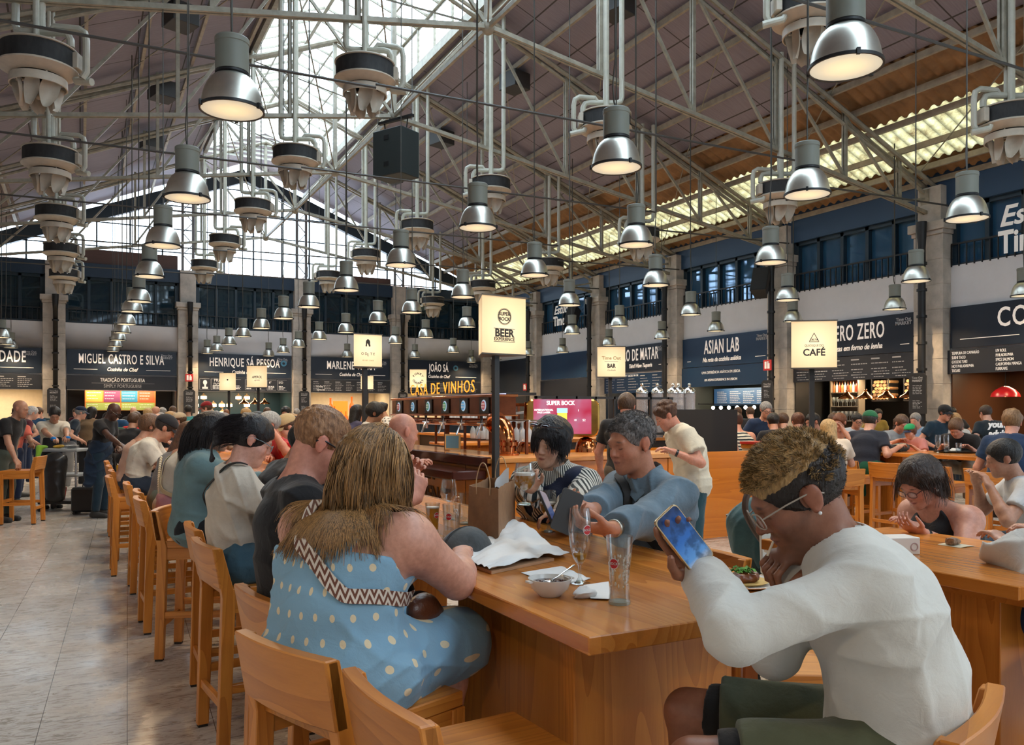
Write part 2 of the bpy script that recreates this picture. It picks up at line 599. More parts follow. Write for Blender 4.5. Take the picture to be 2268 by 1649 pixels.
# back wall: upper white band + header beam; the stalls below are recesses
mb = MB().box(XL, XR, YB, YB + .3, 3.95, 5.05).box(XL, XR, YB, YB + .3, 2.45, 3.95).box(XL, XR + .3, YB + 3.2, YB + 3.4, 0, 3)
struct('wall_back', mb, white_wall)
mb = MB().box(XR, XR + .3, YF, YB + .3, 2.5, 5.0).box(XR + 3.2, XR + 3.4, YF, YB + .3, 0, 3)
struct('wall_right', mb, white_wall)
mb = MB().box(XL, XR, YF - .3, YF, 0, EAVE)
struct('wall_front', mb, white_wall)
struct('trim_1', MB().box(XL, XR, YB - .12, YB + .3, 6.85, 7.38), mat('blue_steel_beam', (.012, .03, .06), .45))
struct('trim_2', MB().box(XR - .05, XR + .3, YF, YB, 6.4, 7.32), mat('blue_painted_beam', (.02, .055, .12), .45))
def gable(y, name, n):
 """glazed gable: mullions, transoms, sloping head, panes"""
 mb = MB()
 top = lambda X: min(roof(X), 12.15) - .38
 xs = np.arange(XL + .2, XR, 1.19)
 for X in xs: mb.box(X - .03, X + .03, y, y + .08, 7.3, top(X))
 for z in np.arange(8.1, 11.7, .95):
  k = (z + .38 - EAVE) / RS
  a, b = XL + k, XR - k
  if b > a: mb.box(a, b, y, y + .07, z - .02, z + .02)
 for s in (-1, 1):
  X0 = XL if s < 0 else XR
  mb.bar((X0, y + .05, roof(X0) - .3), (XC, y + .05, roof(XC) - .55), .25, .5)
 struct('trim_%d' % n, mb, mat('dark_mullion', (.02, .035, .05), .5))
 struct('window_%d' % n, MB().add([(XL, y + .04, 7.3), (XR, y + .04, 7.3), (XC, y + .04, roof(XC) - .3)], [(0, 1, 2)]), pane)
gable(YB + .02, 'back', 3)
gable(YF - .1, 'front', 4)
# panelled infill low in the gable, and a tiled roof outside
struct('trim_5', MB().box(.0 - .2, 3.5, YB - .02, YB + .04, 7.38, 7.95).box(9.0, 12.6, YB - .02, YB + .04, 7.38, 7.7), mat('brown_slat_panel', (.09, .045, .035), .6, var=.2, vs=30, vscale=(.02, 1, 3)))
mb = MB()
for i in range(60):
 X = -4 + i * .38
 mb.tube([(X, YB + 6, 7.3), (X, YB + 11, 9.1)], .17, 6)
struct('roof_outside', mb, mat('terracotta_tiles', (.55, .32, .24), .8, var=.2))
def windows_row(name, n, span, wallpos, axis, z0, z1):
 """dark gallery glazing with mullions and a railing between two columns"""
 a, b = span
 g, f, r = MB(), MB(), MB()
 def bx(mb, u0, u1, d0, d1, z0_, z1_):
  if axis == 'x': mb.box(u0, u1, wallpos - d1, wallpos - d0, z0_, z1_)
  else: mb.box(wallpos - d1, wallpos - d0, u0, u1, z0_, z1_)
 bx(g, a, b, -.22, -.18, z0, z1)
 k = 5
 for i in range(k + 1):
  u = a + (b - a) * i / k
  w = .09 if i in (0, k) else .05
  bx(f, u - w, u + w, -.2, -.05, z0, z1)
 bx(f, a, b, -.2, -.05, z1 - .12, z1)
 bx(f, a, b, -.2, -.02, z0, z0 + .07)
 for i in range(23):
  u = a + (b - a) * i / 22
  bx(r, u - .012, u + .012, .0, .025, z0, z0 + .52)
 bx(r, a, b, -.01, .035, z0 + .5, z0 + .54)
 o = struct('window_%d' % n, g, glass_dark if axis == 'y' else mat('dark_glass_back', (.008, .03, .05), .04, metal=.3, ior=1.8))
 part('window_frame', f, mat('dark_blue_frame', (.012, .028, .045), .4), o)
 part('railing', r, blackm, o)
wi = 10
for i in range(5):
 windows_row('w', wi, (COLX[i] + .38, COLX[i + 1] - .38), YB, 'x', 5.05, 6.87)
 wi += 1
for a, b in list(zip(COLY[:-1], COLY[1:])) + [(31.8, 35.9)]:
 windows_row('w', wi, (a + .4, b - .4), XR, 'y', 4.97, 6.42)
 wi += 1
# columns: stone shaft, capital, slim upper shaft with a black drainpipe in front
def column(x, y, ax, top, h_cap, n):
 mb = MB()
 w = .38
 def b(hw, d0, d1, z0, z1):
  if ax == 'x': mb.box(x - hw, x + hw, y - d1, y + .3, z0, z1)
  else: mb.box(x - d1, x + .3, y - hw, y + hw, z0, z1)
 b(w + .04, 0, .34, 0, .5)
 for k in range(9):
  z = .5 + k * (h_cap - .5) / 9
  b(w, 0, .3, z, z + (h_cap - .5) / 9 - .012)
 b(w - .01, 0, .29, .5, h_cap)
 b(w + .03, 0, .34, h_cap, h_cap + .10)
 b(w + .09, 0, .40, h_cap + .10, h_cap + .3)
 b(w - .08, 0, .26, h_cap + .3, top)
 struct('column_%d' % n, mb, stone, bevel=.008)
 p = MB()
 if ax == 'x': c = V(x + .05, y - .52, 0)
 else: c = V(x - .52, y, 0)
 hc = h_cap + .05
 p.tube([c + V(0, 0, .0), c + V(0, 0, hc - .35)], .085, 12)
 for z in np.arange(.7, hc - .4, .62): p.tube([c + V(0, 0, z), c + V(0, 0, z + .06)], .115, 12)
 p.tube([c + V(0, 0, hc - .35), c + V(0, 0, hc - .1), c + V(0, 0, hc + .25)], [.085, .1, .115], 12)
 where = 'back wall' if ax == 'x' else 'right hand wall'
 thing('drainpipe', p, blackm, 'black iron drainpipe on the stone column %s' % COLNAMES[n], 'drainpipe', group='drainpipes on the columns')
COLNAMES = {0: 'at the far left of the back wall', 1: 'left of the portuguese tradition stall', 2: 'between first and second chef stalls', 3: 'between second and third chef stalls',
   4: 'left of the last chef stall', 5: 'in the far corner of the hall', 10: 'behind the viewpoint by the wall', 11: 'beyond the frame by the wall', 12: 'at the near end of the sushi stall',
   13: 'between the pizza and sushi stalls', 14: 'between the asian and pizza stalls', 15: 'left of the asian food stall', 16: 'left of the taco stall', 17: 'left of the blank blue board'}
for i, X in enumerate(COLX): column(X, YB, 'x', 7.35, 5.75, i)
for i, Y in enumerate(COLY):
 if i > 1: column(XR, Y, 'y', 6.9, 5.75, 10 + i)
# steel lattice piers in the gable above the columns
for X in (3.87, 8.48, 12.95, -.9):
 mb = MB()
 zt = min(roof(X), 12) - .3
 for s in (-1, 1): mb.box(X + s * .2 - .05, X + s * .2 + .05, YB - .2, YB - .1, 6.1, zt)
 z = 6.2
 k = 1
 while z < zt - .4:
  mb.bar((X - .2 * k, YB - .15, z), (X + .2 * k, YB - .15, z + .45), .05, .03)
  k = -k
  z += .45
 struct('column_lattice', mb, mat('grey_lattice_steel', (.16, .15, .15), .5))
# roof trusses --------------------------------------------------------------
def chord(x):
 return 6.27 + (8.2 - 6.27) / (XR - XC) * (min(XR - x, x - XL))
NODES = [8.5, 10.7, 12.9, 15.0, 16.8]
for ti, Y in enumerate(TR):
 mb = MB()
 for s in (1, -1):
  q = lambda X: XC + s * (X - XC)
  nd = [q(n) for n in NODES]
  for dy in (-.11, .11):
   mb.tube([(q(XR), Y + dy, roof(XR) - .28), (XC, Y + dy, roof(XC) - .36)], .055, 6)
  mb.tube([(q(XR), Y, roof(XR) - .55), (q(10), Y, roof(10) - .42)], .045, 6)
  for dy in (-.04, .04): mb.bar((q(XR), Y + dy, chord(XR)), (XC, Y + dy, chord(XC)), .05, .075)
  last = None
  for X in nd:
   for dy in (-.035, .035): mb.box(X - .035, X + .035, Y + dy - .02, Y + dy + .02, chord(X), roof(X) - .2)
   if last is not None:
    mb.bar((X, Y, chord(X) + .05), (last, Y, roof(last) - .3), .05, .06)
   else:
    mb.bar((XC, Y, chord(XC)), (X, Y, roof(X) - .3), .05, .06)
   last = X
  mb.bar((nd[-1], Y, chord(nd[-1])), (q(XR), Y, roof(XR) - .5), .05, .05)
  mb.bar((q(XR) - s * .3, Y, roof(XR) - .35), (q(XR) - s * .1, Y, 6.0), .22, .08)
 mb.box(XC - .05, XC + .05, Y - .05, Y + .05, chord(XC), roof(XC) - .3)
 mb.sphere((XC, Y, chord(XC)), .13, 8, 6)
 o = struct('roof_truss', mb, cream)
 if ti < len(TR) - 1:
  mb = MB()
  Y2 = Y + 4.8
  mb.bar((XC, Y, 8.2), (XC, Y2, 8.2), .06, .08)
  for s in (1, -1):
   mb.bar((XC, Y, 8.2), (XC + s * 2.2, Y2, roof(8.4) - .4), .03, .03)
   mb.bar((XC, Y2, 8.2), (XC + s * 2.2, Y, roof(8.4) - .4), .03, .03)
   for xa, xb in ((8.9, 11.7), (11.7, 14.5), (14.5, 17.5)):
    mb.bar((XC + s * (xa - XC), Y, roof(xa) - .2), (XC + s * (xb - XC), Y2, roof(xb) - .2), .02, .02)
  struct('roof_bracing', mb, cream)
mb = MB()
for s in (1, -1):
 for X in (8.6, 9.9, 11.1, 12.3, 13.4, 14.5, 15.25, 15.97, 16.75, 17.45, 17.95):
  mb.box(XC + s * (X - XC) - .035, XC + s * (X - XC) + .035, YF, YB, roof(X) - .2, roof(X) - .07)
struct('roof_purlins', mb, creamd)
# thin service conduits running across at lamp height of the fans
mb = MB()
for i, Y in enumerate(TR[1:]):
 for X0, X1, z in ((-4.5, 4.0, 6.45), (4.0, 13.0, 6.6), (13.0, 17.7, 6.25)):
  mb.tube([(X0, Y - .6, z), (X1, Y - .6, z + .1)], .022, 5)
struct('trim_6', mb, mat('dark_conduit', (.06, .055, .05), .6))
# ================================================================== lamps and fans
alu = mat('spun_aluminium', (.78, .75, .66), .36, metal=1, var=.12, vs=5)
hous = mat('grey_green_housing', (.20, .205, .17), .5)
def make_lamp():
 r = root('pendant_lamp', 'x', 'lamp')
 b = MB().lathe([(0, .565), (.125, .565), (.132, .555), (.132, .52), (.127, .515), (.127, .3)], 28)
 part('housing', b, hous, r)
 part('neck', MB().lathe([(.122, .3), (.128, .295), (.128, .28), (.115, .275), (.112, .262), (.10, .26)], 28), blackm, r)
 pr = [(.112, .272), (.135, .262), (.165, .235), (.19, .195), (.21, .15), (.224, .10), (.233, .05), (.238, .012), (.234, .012), (.228, .05), (.20, .15), (.16, .22), (.1, .255)]
 part('reflector', MB().lathe(pr, 36), alu, r)
 b = MB().lathe([(.234, .018), (.248, .018), (.248, -.004), (.234, -.004), (.234, .018)], 36)
 for k in range(3):
  t = 2 * pi * k / 3 + .5
  b.box(-.012, .012, .236, .258, -.012, .03, Matrix.Rotation(t, 4, 'Z'))
 part('rim', b, blackm, r)
 m = mat('frosted_lens', (.8, .78, .7), .4)
 x = N(m)
 sp = x.n('ShaderNodeVectorMath', operation='LENGTH')
 x.l(x.coord(), sp.inputs[0])
 f = x.ramp(sp.outputs['Value'], [(.0, (1.0, .80, .42)), (.10, (.85, .66, .36)), (.2, (.48, .42, .30))])
 x.l(f, x.b.inputs['Emission Color'])
 x.b.inputs['Emission Strength'].default_value = .6
 part('lens', MB().lathe([(0, .004), (.12, .002), (.236, .004)], 36), m, r)
 lt = bpy.data.lights.new('bulb', 'SPOT')
 lt.energy = SPOT_W
 lt.color = (1, .72, .42)
 lt.spot_size = radians(155)
 lt.spot_blend = .6
 lt.shadow_soft_size = .07
 o = bpy.data.objects.new('bulb', lt)
 C.objects.link(o)
 o.parent = r
 o.location = (0, 0, -.08)
 KIDS[r] = list(r.children)
 return r
LAMPS = [(1873, 150), (514, 245), (1365, 372), (1788, 432), (415, 440), (2142, 485), (1058, 505), (1409, 543), (361, 545), (1707, 582), (888, 588), (331, 613), (1184, 610),
         (767, 643), (1452, 632), (2029, 623), (308, 668), (1025, 658), (1261, 676), (684, 680), (1744, 665), (1982, 685), (293, 690), (280, 718), (270, 737), (262, 753), (255, 767),
         (250, 778), (912, 692), (628, 705), (837, 713), (1530, 697), (2268, 655), (1756, 712), (1034, 724), (766, 736), (579, 727), (1372, 722), (1267, 739), (1586, 733), (538, 745),
         (1466, 750), (943, 747), (876, 760), (707, 751), (507, 762), (480, 776), (1349, 764), (459, 783), (595, 788), (627, 780), (1246, 780), (1004, 780), (769, 790), (1044, 803),
         (661, 768), (1170, 786), (3, 747), (13, 762), (24, 770), (919, 791), (1098, 796)]
lamp0 = None
LG = 'pendant lamps over the hall'
def side(px, py):
 col = 'far left' if px < 200 else 'left' if px < 560 else 'left middle' if px < 860 else 'middle' if px < 1200 else 'right middle' if px < 1640 else 'right'
 return col
LAB = {0: 'large aluminium pendant lamp at the top right, nearest of all the lamps', 1: 'large aluminium pendant lamp at upper left, nearest in the left row', 2: 'aluminium pendant lamp hanging in front of a fan unit, right of the black speaker box',
       3: 'aluminium pendant lamp in front of a fan unit, below the biggest lamp', 4: 'aluminium pendant lamp second in the left row, against the bright gable window', 5: 'aluminium pendant lamp at the right beside the stone column capital',
       6: 'aluminium pendant lamp in front of a fan unit, right below the black speaker box', 7: 'aluminium pendant lamp straight above the bar sign, third largest of its row', 8: 'aluminium pendant lamp third in the left row',
       9: 'aluminium pendant lamp above the tilted loudspeaker on the right wall', 10: 'aluminium pendant lamp left of the beer sign, above its level', 11: 'aluminium pendant lamp fourth in the left row'}
ORDW = 'nearest second third fourth fifth sixth seventh eighth ninth tenth eleventh twelfth thirteenth fourteenth fifteenth sixteenth'.split()
def LLB(i):
 c = side(*LAMPS[i])
 same = sorted([j for j in range(len(LAMPS)) if side(*LAMPS[j]) == c], key=lambda j: LAMPS[j][1])
 k = same.index(i)
 return 'aluminium pendant lamp, %s largest of those in the %s part of the hall' % (ORDW[k] if k else 'the', c)
ordl = sorted(range(len(LAMPS)), key=lambda i: LAMPS[i][1])
lamp0 = make_lamp()
wire = mat('grey_wire', (.07, .065, .055), .5)
for i, (px, py) in enumerate(LAMPS):
 z = 3.95
 p = G(px, py, z)
 if p.y > 35.6: p = p * (35.2 / p.y); p.z = z
 o = lamp0 if i == 0 else dup(lamp0)
 p.z = z
 o.location = p
 o.rotation_euler = (0, 0, i * 1.3)
 props(o, LAB.get(i) or LLB(i), group=LG)
 zt = roof(p.x) - .02 if not (LX0 < p.x < LX1 and p.y < LY) else LT + (LR - LT) * (1 - abs(p.x - XC) / 2.17) - .02
 wv = MB()
 wv.tube([(0, 0, .56), (0, 0, zt - z)], .006, 4)
 sg = rnd.choice((-1, 1)) * .035
 wv.tube([(0, 0, .565), (sg * .6, 0, .64), (sg, 0, .8), (sg * .3, 0, 1.05), (.012, .01, 1.4), (.014, .0, zt - z)], .008, 4)
 part('suspension_cable', wv, wire, o)
for i, (x_, y_) in enumerate(((-2, -1.5), (3, -2.5), (-2.5, -7), (3, -7), (8.5, -2), (8, -7), (13, 1), (14, -5), (-3.5, 3.5))):  # unseen extra lamps, added behind the camera to light the foreground
 o = dup(lamp0, (x_, y_, 3.95), 0, 'added aluminium pendant lamp lighting the foreground from behind the viewpoint, %s of those' % ORDW[i], LG)
# ------------------------------------------------------------------ fans
drum = mat('black_drum', (.018, .017, .017), .7, var=.6, vs=14, vscale=(1, 1, .3))
fanc = mat('fan_cream', (.50, .43, .34), .5, var=.1)
pipem = mat('pipe_cream', (.47, .45, .37), .35, var=.1)
def make_fan():
 r = root('ceiling_fan_unit', 'x', 'ventilation fan')
 part('drum', MB().lathe([(0, .30), (.44, .30), (.455, .28), (.455, .04), (.44, .03)], 36), drum, r)
 b = MB().lathe([(.0, .33), (.30, .33), (.46, .31), (.475, .30), (.475, .285), (.455, .28)], 36).lathe([(.455, .045), (.485, .03), (.485, .01), (.45, -.01), (.38, -.05), (.30, -.07), (.29, -.05)], 36)
 for k in range(4):
  t = pi / 4 + k * pi / 2
  b.tube([(.3 * cos(t), .3 * sin(t), -.0), (.3 * cos(t), .3 * sin(t), -.12)], .012, 6)
 part('flange', b, fanc, r)
 part('cowl_ring', MB().lathe([(.335, -.10), (.345, -.10), (.35, -.21), (.34, -.215), (.33, -.21), (.335, -.10)], 36), fanc, r)
 for k in range(7):
  t = 2 * pi * k / 7
  M = Matrix.Rotation(t, 4, 'Z') @ Matrix.Translation((.27, 0, -.16)) @ Matrix.Rotation(radians(66), 4, 'Z') @ Matrix.Rotation(radians(14), 4, 'Y')
  def fn(u, v, M=M):
   w = .118 * (sin(pi * min(1, v * .62 + .30)) ** .8)
   xx = (u - .5) * 2 * w
   return M @ V(xx, .05 * (1 - (2 * u - 1) ** 2) + .03 * sin(v * 2.2), -.36 * v)
  b = MB().grid(fn, 6, 8)
  n0 = len(b.v)
  b.add([(p[0] * .985, p[1] * .985, p[2]) for p in b.v[:n0]], [f[::-1] for f in b.f])
  part('blade', b, fanc, r)
 part('hub', MB().sphere((0, 0, -.33), (.05, .05, .05)), fanc, r)
 b = MB()
 b.tube([(.0, -.06, .33), (.0, -.06, .95)], .055, 10)
 b.tube([(.0, .06, .33), (.0, .06, .95)], .04, 10)
 part('hanger_tube', b, pipem, r)
 b = MB()
 b.tube([(.30, 0, .95), (.30, 0, .62), (.28, 0, .55), (.2, 0, .52), (-.3, 0, .52), (-.38, 0, .50), (-.42, 0, .42), (-.42, 0, .33)], .05, 10)
 b.tube([(-.15, 0, .52), (-.2, 0, .6), (-.5, -.05, .6), (-.58, -.05, .55), (-.6, -.05, .45), (-.6, -.05, .02), (-.55, -.05, -.06)], .045, 10)
 b.tube([(-.66, -.08, -.1), (-.42, -.16, -.06), (-.38, -.16, .03)], .05, 10)
 part('pipe', b, pipem, r)
 part('control_box', MB().box(-.52, -.44, -.2, .02, .05, .26), fanc, r, bevel=.008)
 KIDS[r] = list(r.children)
 return r
fan0 = make_fan()
n = 0
RN = {-.5: 'far left row', 4.0: 'left centre row', 8.6: 'right centre row', 13.0: 'row by the roof strip'}
ORD = ['nearest', 'second', 'third', 'fourth', 'fifth', 'sixth', 'seventh']
for X in (-.5, 4.0, 8.6, 13.0):
 k = 0
 for Y in TR[3:]:
  if X < 6 and Y < 12: continue
  z = chord(X) - 1.02 + (.0 if X != -.5 else .05)
  o = fan0 if n == 0 else dup(fan0)
  o.location = (X, Y - .05, z)
  o.rotation_euler = (0, 0, radians(-25 if X > 5 else 155))
  props(o, 'black drum fan unit, %s in the %s' % (ORD[k], RN[X]), group='fan units hanging from the trusses')
  zz = roof(X) - .2 - z
  b = MB()
  for dx, dy, rr in ((0, -.06, .055), (0, .06, .04), (.30, 0, .05)): b.tube([(dx, dy, .9), (dx, dy, zz)], rr, 8)
  part('riser_pipe', b, pipem, o)
  k += 1
  n += 1
# hanging black speaker boxes on the roof
for i, (px, py, X, w) in enumerate(((400, 60, .3, .4), (360, 220, .3, .4), (335, 330, .3, .38), (1365, 35, 11.5, .4), (1140, 200, 11.5, .4), (978, 322, 11.5, .4), (868, 405, 11.5, .36), (385, -60, .3, .4))):
 if i > 6: continue
 lo_, hi_ = 4.0, 60.0
 for _ in range(40):
  Z = (lo_ + hi_) / 2
  p = P(px, py, Z)
  if p.z > roof(p.x) - .62: hi_ = Z
  else: lo_ = Z
 mb = MB().box(-.28, .28, -.3, .3, 0, .42).box(-.03, .03, -.03, .03, .42, roof(p.x) - p.z - .17)
 o = thing('floodlight_box', mb, mat('dark_grey_box', (.035, .033, .033), .6), 'dark box uplight fixed below the roof, %s on the %s slope' % (ORD[i % 3 if i < 3 else i - 3], 'left' if i < 3 else 'right'), 'roof light', bevel=.01)
 o.location = (p.x, p.y, p.z)
 o.rotation_euler = (0, 0, .3)
# ================================================================== stalls round the walls
RX = Matrix.Rotation(pi / 2, 4, 'X')
txtw = mat('white_print', (.70, .68, .66), .6, emit=(1, .95, .9), es=.12)
dimw = mat('grey_print', (.38, .38, .40), .6)
spk = mat('sign_face_dark', (.012, .020, .036), .35)
bluef = mat('sign_face_blue', (.010, .035, .085), .35)
def put(root_, txt, x, z, size, m=letters, y=-.075, name='lettering', **kw):
 return lettering(txt, Matrix.Translation((x, y, z)) @ RX, size, m, root_, world=False, name=name, **kw)
def market_mark(r, x, z, s=1.0, y=-.075):
 put(r, 'Time Out', x, z + .09 * s, .13 * s, dimw, y, name='logo', bold=.003)
 put(r, 'MARKET', x, z - .03 * s, .15 * s, dimw, y, name='logo', bold=.004)
def rows(mb, x0, x1, z0, z1, n, rr, y=-.072, h=.022):
 """lines of small print, too small to read"""
 for i in range(n):
  z = z1 - (z1 - z0) * (i + .5) / n
  x = x0
  xe = x0 + (x1 - x0) * rr.uniform(.5, 1)
  while x < xe:
   w = rr.uniform(.03, .1)
   mb.box(x, min(x + w, x1), y - .002, y, z - h / 2, z + h / 2)
   x += w + .02
def sign_board(ax, u0, w, title, sub, label, blue=False, tx=.5, ts=.62, fit=None, sx=.52, badge=None, z0=3.07, z1=4.02, rule=(.06, .94)):
 """big stall sign: ax 'x' = back wall, u0 = left end; 'y' = right wall, u0 = far (left) end"""
 loc, rz = ((u0, YB - .02, 0), 0) if ax == 'x' else ((XR - .02, u0, 0), -pi / 2)
 r = root('stall_sign', label, 'sign', loc, rz)
 part('panel', MB().box(0, w, -.06, 0, z0, z1), bluef if blue else spk, r)
 if title: put(r, title, w * tx, z0 + (z1 - z0) * .62, ts, letters, sx=sx, bold=.007, fitw=fit, space=1.1)
 if sub:
  put(r, sub, w * tx, z0 + .2, .2, letters, shear=.3, name='subtitle', bold=.004, sx=.8)
  hw = len(sub) * .05 + .12
  b = MB()
  for a, c in ((w * rule[0], w * tx - hw), (w * tx + hw, w * rule[1])):
   if c > a: b.box(a, c, -.068, -.06, z0 + .185, z0 + .2)
  part('rule', b, letters, r)
 market_mark(r, w - .38, z1 - .22, .8)
 if badge:
  b = MB()
  b.lathe([(.06, 0), (.13, 0), (.13, .01), (.06, .01)], 20, (badge, -.07, z0 + .62), Matrix.Rotation(pi / 2, 4, 'X'))
  part('badge', b, mat('badge_blue', (.08, .25, .38), .5), r)
 return r
def menu_board(ax, u0, w, label, z0=2.47, z1=3.02, blue=False, cols=0, seed=1, d=.0, lines=5):
 loc, rz = ((u0, YB - .02 - d, 0), 0) if ax == 'x' else ((XR - .02 - d, u0, 0), -pi / 2)
 r = root('menu_board', label, 'menu board', loc, rz)
 part('panel', MB().box(0, w, -.07, 0, z0, z1), bluef if blue else mat('menu_face', (.014, .017, .026), .5), r)
 rr = random.Random(seed)
 if cols:
  b = MB()
  for c in range(cols):
   x0 = .12 + c * (w - .2) / cols
   x1 = x0 + (w - .2) / cols * .8
   b.box(x0, x0 + .3 * (x1 - x0) + .1, -.076, -.07, z1 - .11, z1 - .075)
   rows(b, x0, x1, z0 + .06, z1 - .14, lines, rr, -.07)
  part('small_print', b, dimw, r)
 return r
OW = 'first second third fourth fifth sixth seventh eighth ninth tenth eleventh twelfth'.split()
# --- back wall ------------------------------------------------------
bays = [(COLX[i] + .42, COLX[i + 1] - .42) for i in range(5)]
S1 = sign_board('x', bays[0][0], bays[0][1] - bays[0][0], 'CIDADE', None, 'navy stall sign ending in CIDADE at the far left of the back wall', tx=.70, ts=.6)
part('rule', MB().box(2.1, 3.45, -.068, -.06, 3.26, 3.275), letters, S1)
menu_board('x', bays[0][0], bays[0][1] - bays[0][0], 'dark menu board under the CIDADE sign', cols=5, seed=3)
u0, u1 = bays[1]
sign_board('x', u0, u1 - u0, 'MIGUEL CASTRO E SILVA', 'Cozinha de Chef', 'navy stall sign reading MIGUEL CASTRO E SILVA', fit=3.05, ts=.52, tx=.49)
r = menu_board('x', u0, u1 - u0, 'dark board reading TRADIÇÃO PORTUGUESA, SIMPLY PORTUGUESE')
put(r, 'TRADIÇÃO PORTUGUESA', 1.95, 2.85, .2, txtw, fitw=1.6)
put(r, 'SIMPLY PORTUGUESE', 1.95, 2.61, .19, dimw, fitw=1.35)
part('rule', MB().box(.85, 3.1, -.076, -.07, 2.725, 2.732), dimw, r)
u0, u1 = bays[2]
sign_board('x', u0, u1 - u0, 'HENRIQUE SÁ PESSOA', 'Cozinha de Chef', 'navy stall sign reading HENRIQUE SÁ PESSOA', fit=2.85, ts=.5, tx=.49, badge=3.45)
r = menu_board('x', u0, u1 - u0, 'dark menu board divided in boxes under the HENRIQUE SÁ PESSOA sign')
put(r, 'PRATO\nDO DIA', .85, 2.83, .17, txtw, sx=.9)
b = MB()
for x_ in (.04, .48, 1.3, 1.85, 2.3, 2.75, 3.2): b.box(x_, x_ + .38, -.078, -.07, 2.53, 2.535).box(x_, x_ + .006, -.078, -.07, 2.53, 2.97).box(x_, x_ + .38, -.078, -.07, 2.965, 2.97)
rr = random.Random(5)
for x_ in (.55, 1.36, 1.9, 2.35, 2.8, 3.25): rows(b, x_, x_ + .32, 2.56, 2.72, 3, rr, -.07, .03)
b.sphere((.25, -.075, 2.82), (.08, .008, .1)).box(.22, .29, -.08, -.07, 2.6, 2.76).box(.14, .36, -.08, -.07, 2.56, 2.64)
part('small_print', b, txtw, r)
for i_, t_ in enumerate(('4ª', '5ª', '6ª', 'S/D')): put(r, t_, 1.98 + i_ * .45, 2.86, .13, txtw)
u0, u1 = bays[3]
sign_board('x', u0, u1 - u0, 'MARLENE VIEIRA', 'Cozinha de Chef', 'navy stall sign reading MARLENE VIEIRA behind the wine bar lightbox', fit=2.2, ts=.5, badge=2.95)
r = menu_board('x', u0, u1 - u0, 'dark menu board under the MARLENE VIEIRA sign', cols=7, seed=8)
put(r, "today's\nspecial", .45, 2.66, .14, txtw)
u0, u1 = bays[4]
sign_board('x', u0, u1 - u0, 'JOÃO SÁ', 'Cozinha de Chef', 'navy stall sign reading JOÃO SÁ in the far corner', fit=1.0, ts=.5, tx=.42, badge=2.45)
menu_board('x', u0, u1 - u0, 'dark menu board under the JOÃO SÁ sign', cols=7, seed=9)
# --- right wall -------------------------------------------------------
rb = [(COLY[i + 1] - .42, COLY[i + 1] - COLY[i] - .84) for i in range(2, 7)]
u, w = rb[0]
r = sign_board('y', u, w, 'CONFRARIA', 'Sushi de autor', 'dark stall sign at the right edge, lettering starting CO', fit=2.6, ts=.6, tx=.60)
r = menu_board('y', u + .05, w, 'black chalk menu board under the sushi stall sign', d=.04)
for i_, t_ in enumerate(('TEMPURA DE CAMARÃO', 'SUSHI TACO', 'GYOZAS YAKI', 'HOT PHILADELPHIA', 'TATAKI')):
 put(r, t_, .12, 2.94 - i_ * .1, .095, txtw, align='LEFT', sx=.62)
for i_, t_ in enumerate(('LIV ROLL', 'PHILADELPHIA', 'SPICE SALMON', 'CALIFORNIA MANGA', 'FURIKAKE')):
 put(r, t_, 1.15, 2.94 - i_ * .1, .095, txtw, align='LEFT', sx=.62)
for i_, t_ in enumerate(('SASHIMI', 'GUNKAN', 'NIGUIRI', 'HOSSOMAKI', 'TEMAKI')):
 put(r, t_, 2.1, 2.94 - i_ * .1, .095, txtw, align='LEFT', sx=.62)
u, w = rb[1]
sign_board('y', u, w, 'ZERO ZERO', 'Pizzas em forno de lenha', 'navy stall sign reading ZERO ZERO', fit=1.75, ts=.58, tx=.54)
r = menu_board('y', u, w, 'blue menu board under the ZERO ZERO sign', cols=6, seed=4, z0=2.43, z1=3.05, lines=3)
b = MB()
rr = random.Random(14)
for c in range(6): rows(b, .15 + c * .63, .15 + c * .63 + .48, 2.46, 2.66, 3, rr, -.07, .018)
part('small_print', b, dimw, r)
u, w = rb[2]
sign_board('y', u, w, 'ASIAN LAB', 'Na rota da cozinha asiática', 'blue stall sign reading ASIAN LAB', True, fit=1.6, ts=.62, tx=.47)
r = menu_board('y', u + .1, w + .1, 'blue board reading UMA EXPERIÊNCIA ASIÁTICA EM LISBOA', blue=True, z0=2.42, z1=3.05)
put(r, 'UMA EXPERIÊNCIA ASIÁTICA EM LISBOA', 1.95, 2.86, .12, txtw, fitw=1.75)
put(r, 'AN ASIAN EXPERIENCE IN LISBON', 1.95, 2.62, .11, txtw, fitw=1.5)
u, w = rb[3]
sign_board('y', u, w, 'RO DE MATAR', 'Third Wave Taqueria', 'navy stall sign reading RO DE MATAR behind the bar lightbox', fit=2.1, ts=.6, tx=.60)
r = menu_board('y', u, w, 'blue taco stall menu board', blue=True, cols=5, seed=6, z0=2.3, z1=3.0)
put(r, 'EAT TACOS OR DIE', 1.75, 2.93, .1, txtw)
u, w = rb[4]
r = root('stall_sign', 'plain blue unlettered stall board on the right wall', 'sign', (XR - .02, u, 0), -pi / 2)
part('panel', MB().box(0, w, -.06, 0, 3.0, 4.05), bluef, r)
menu_board('y', u + .1, w, 'black board with small lit words under the plain blue board', z0=2.2, z1=2.95)
r = root('stall_sign', 'dark blank board at the far end of the right wall', 'sign', (XR - .02, 35.8, 0), -pi / 2)
part('panel', MB().box(0, 3.6, -.06, 0, 2.4, 4.05), spk, r)
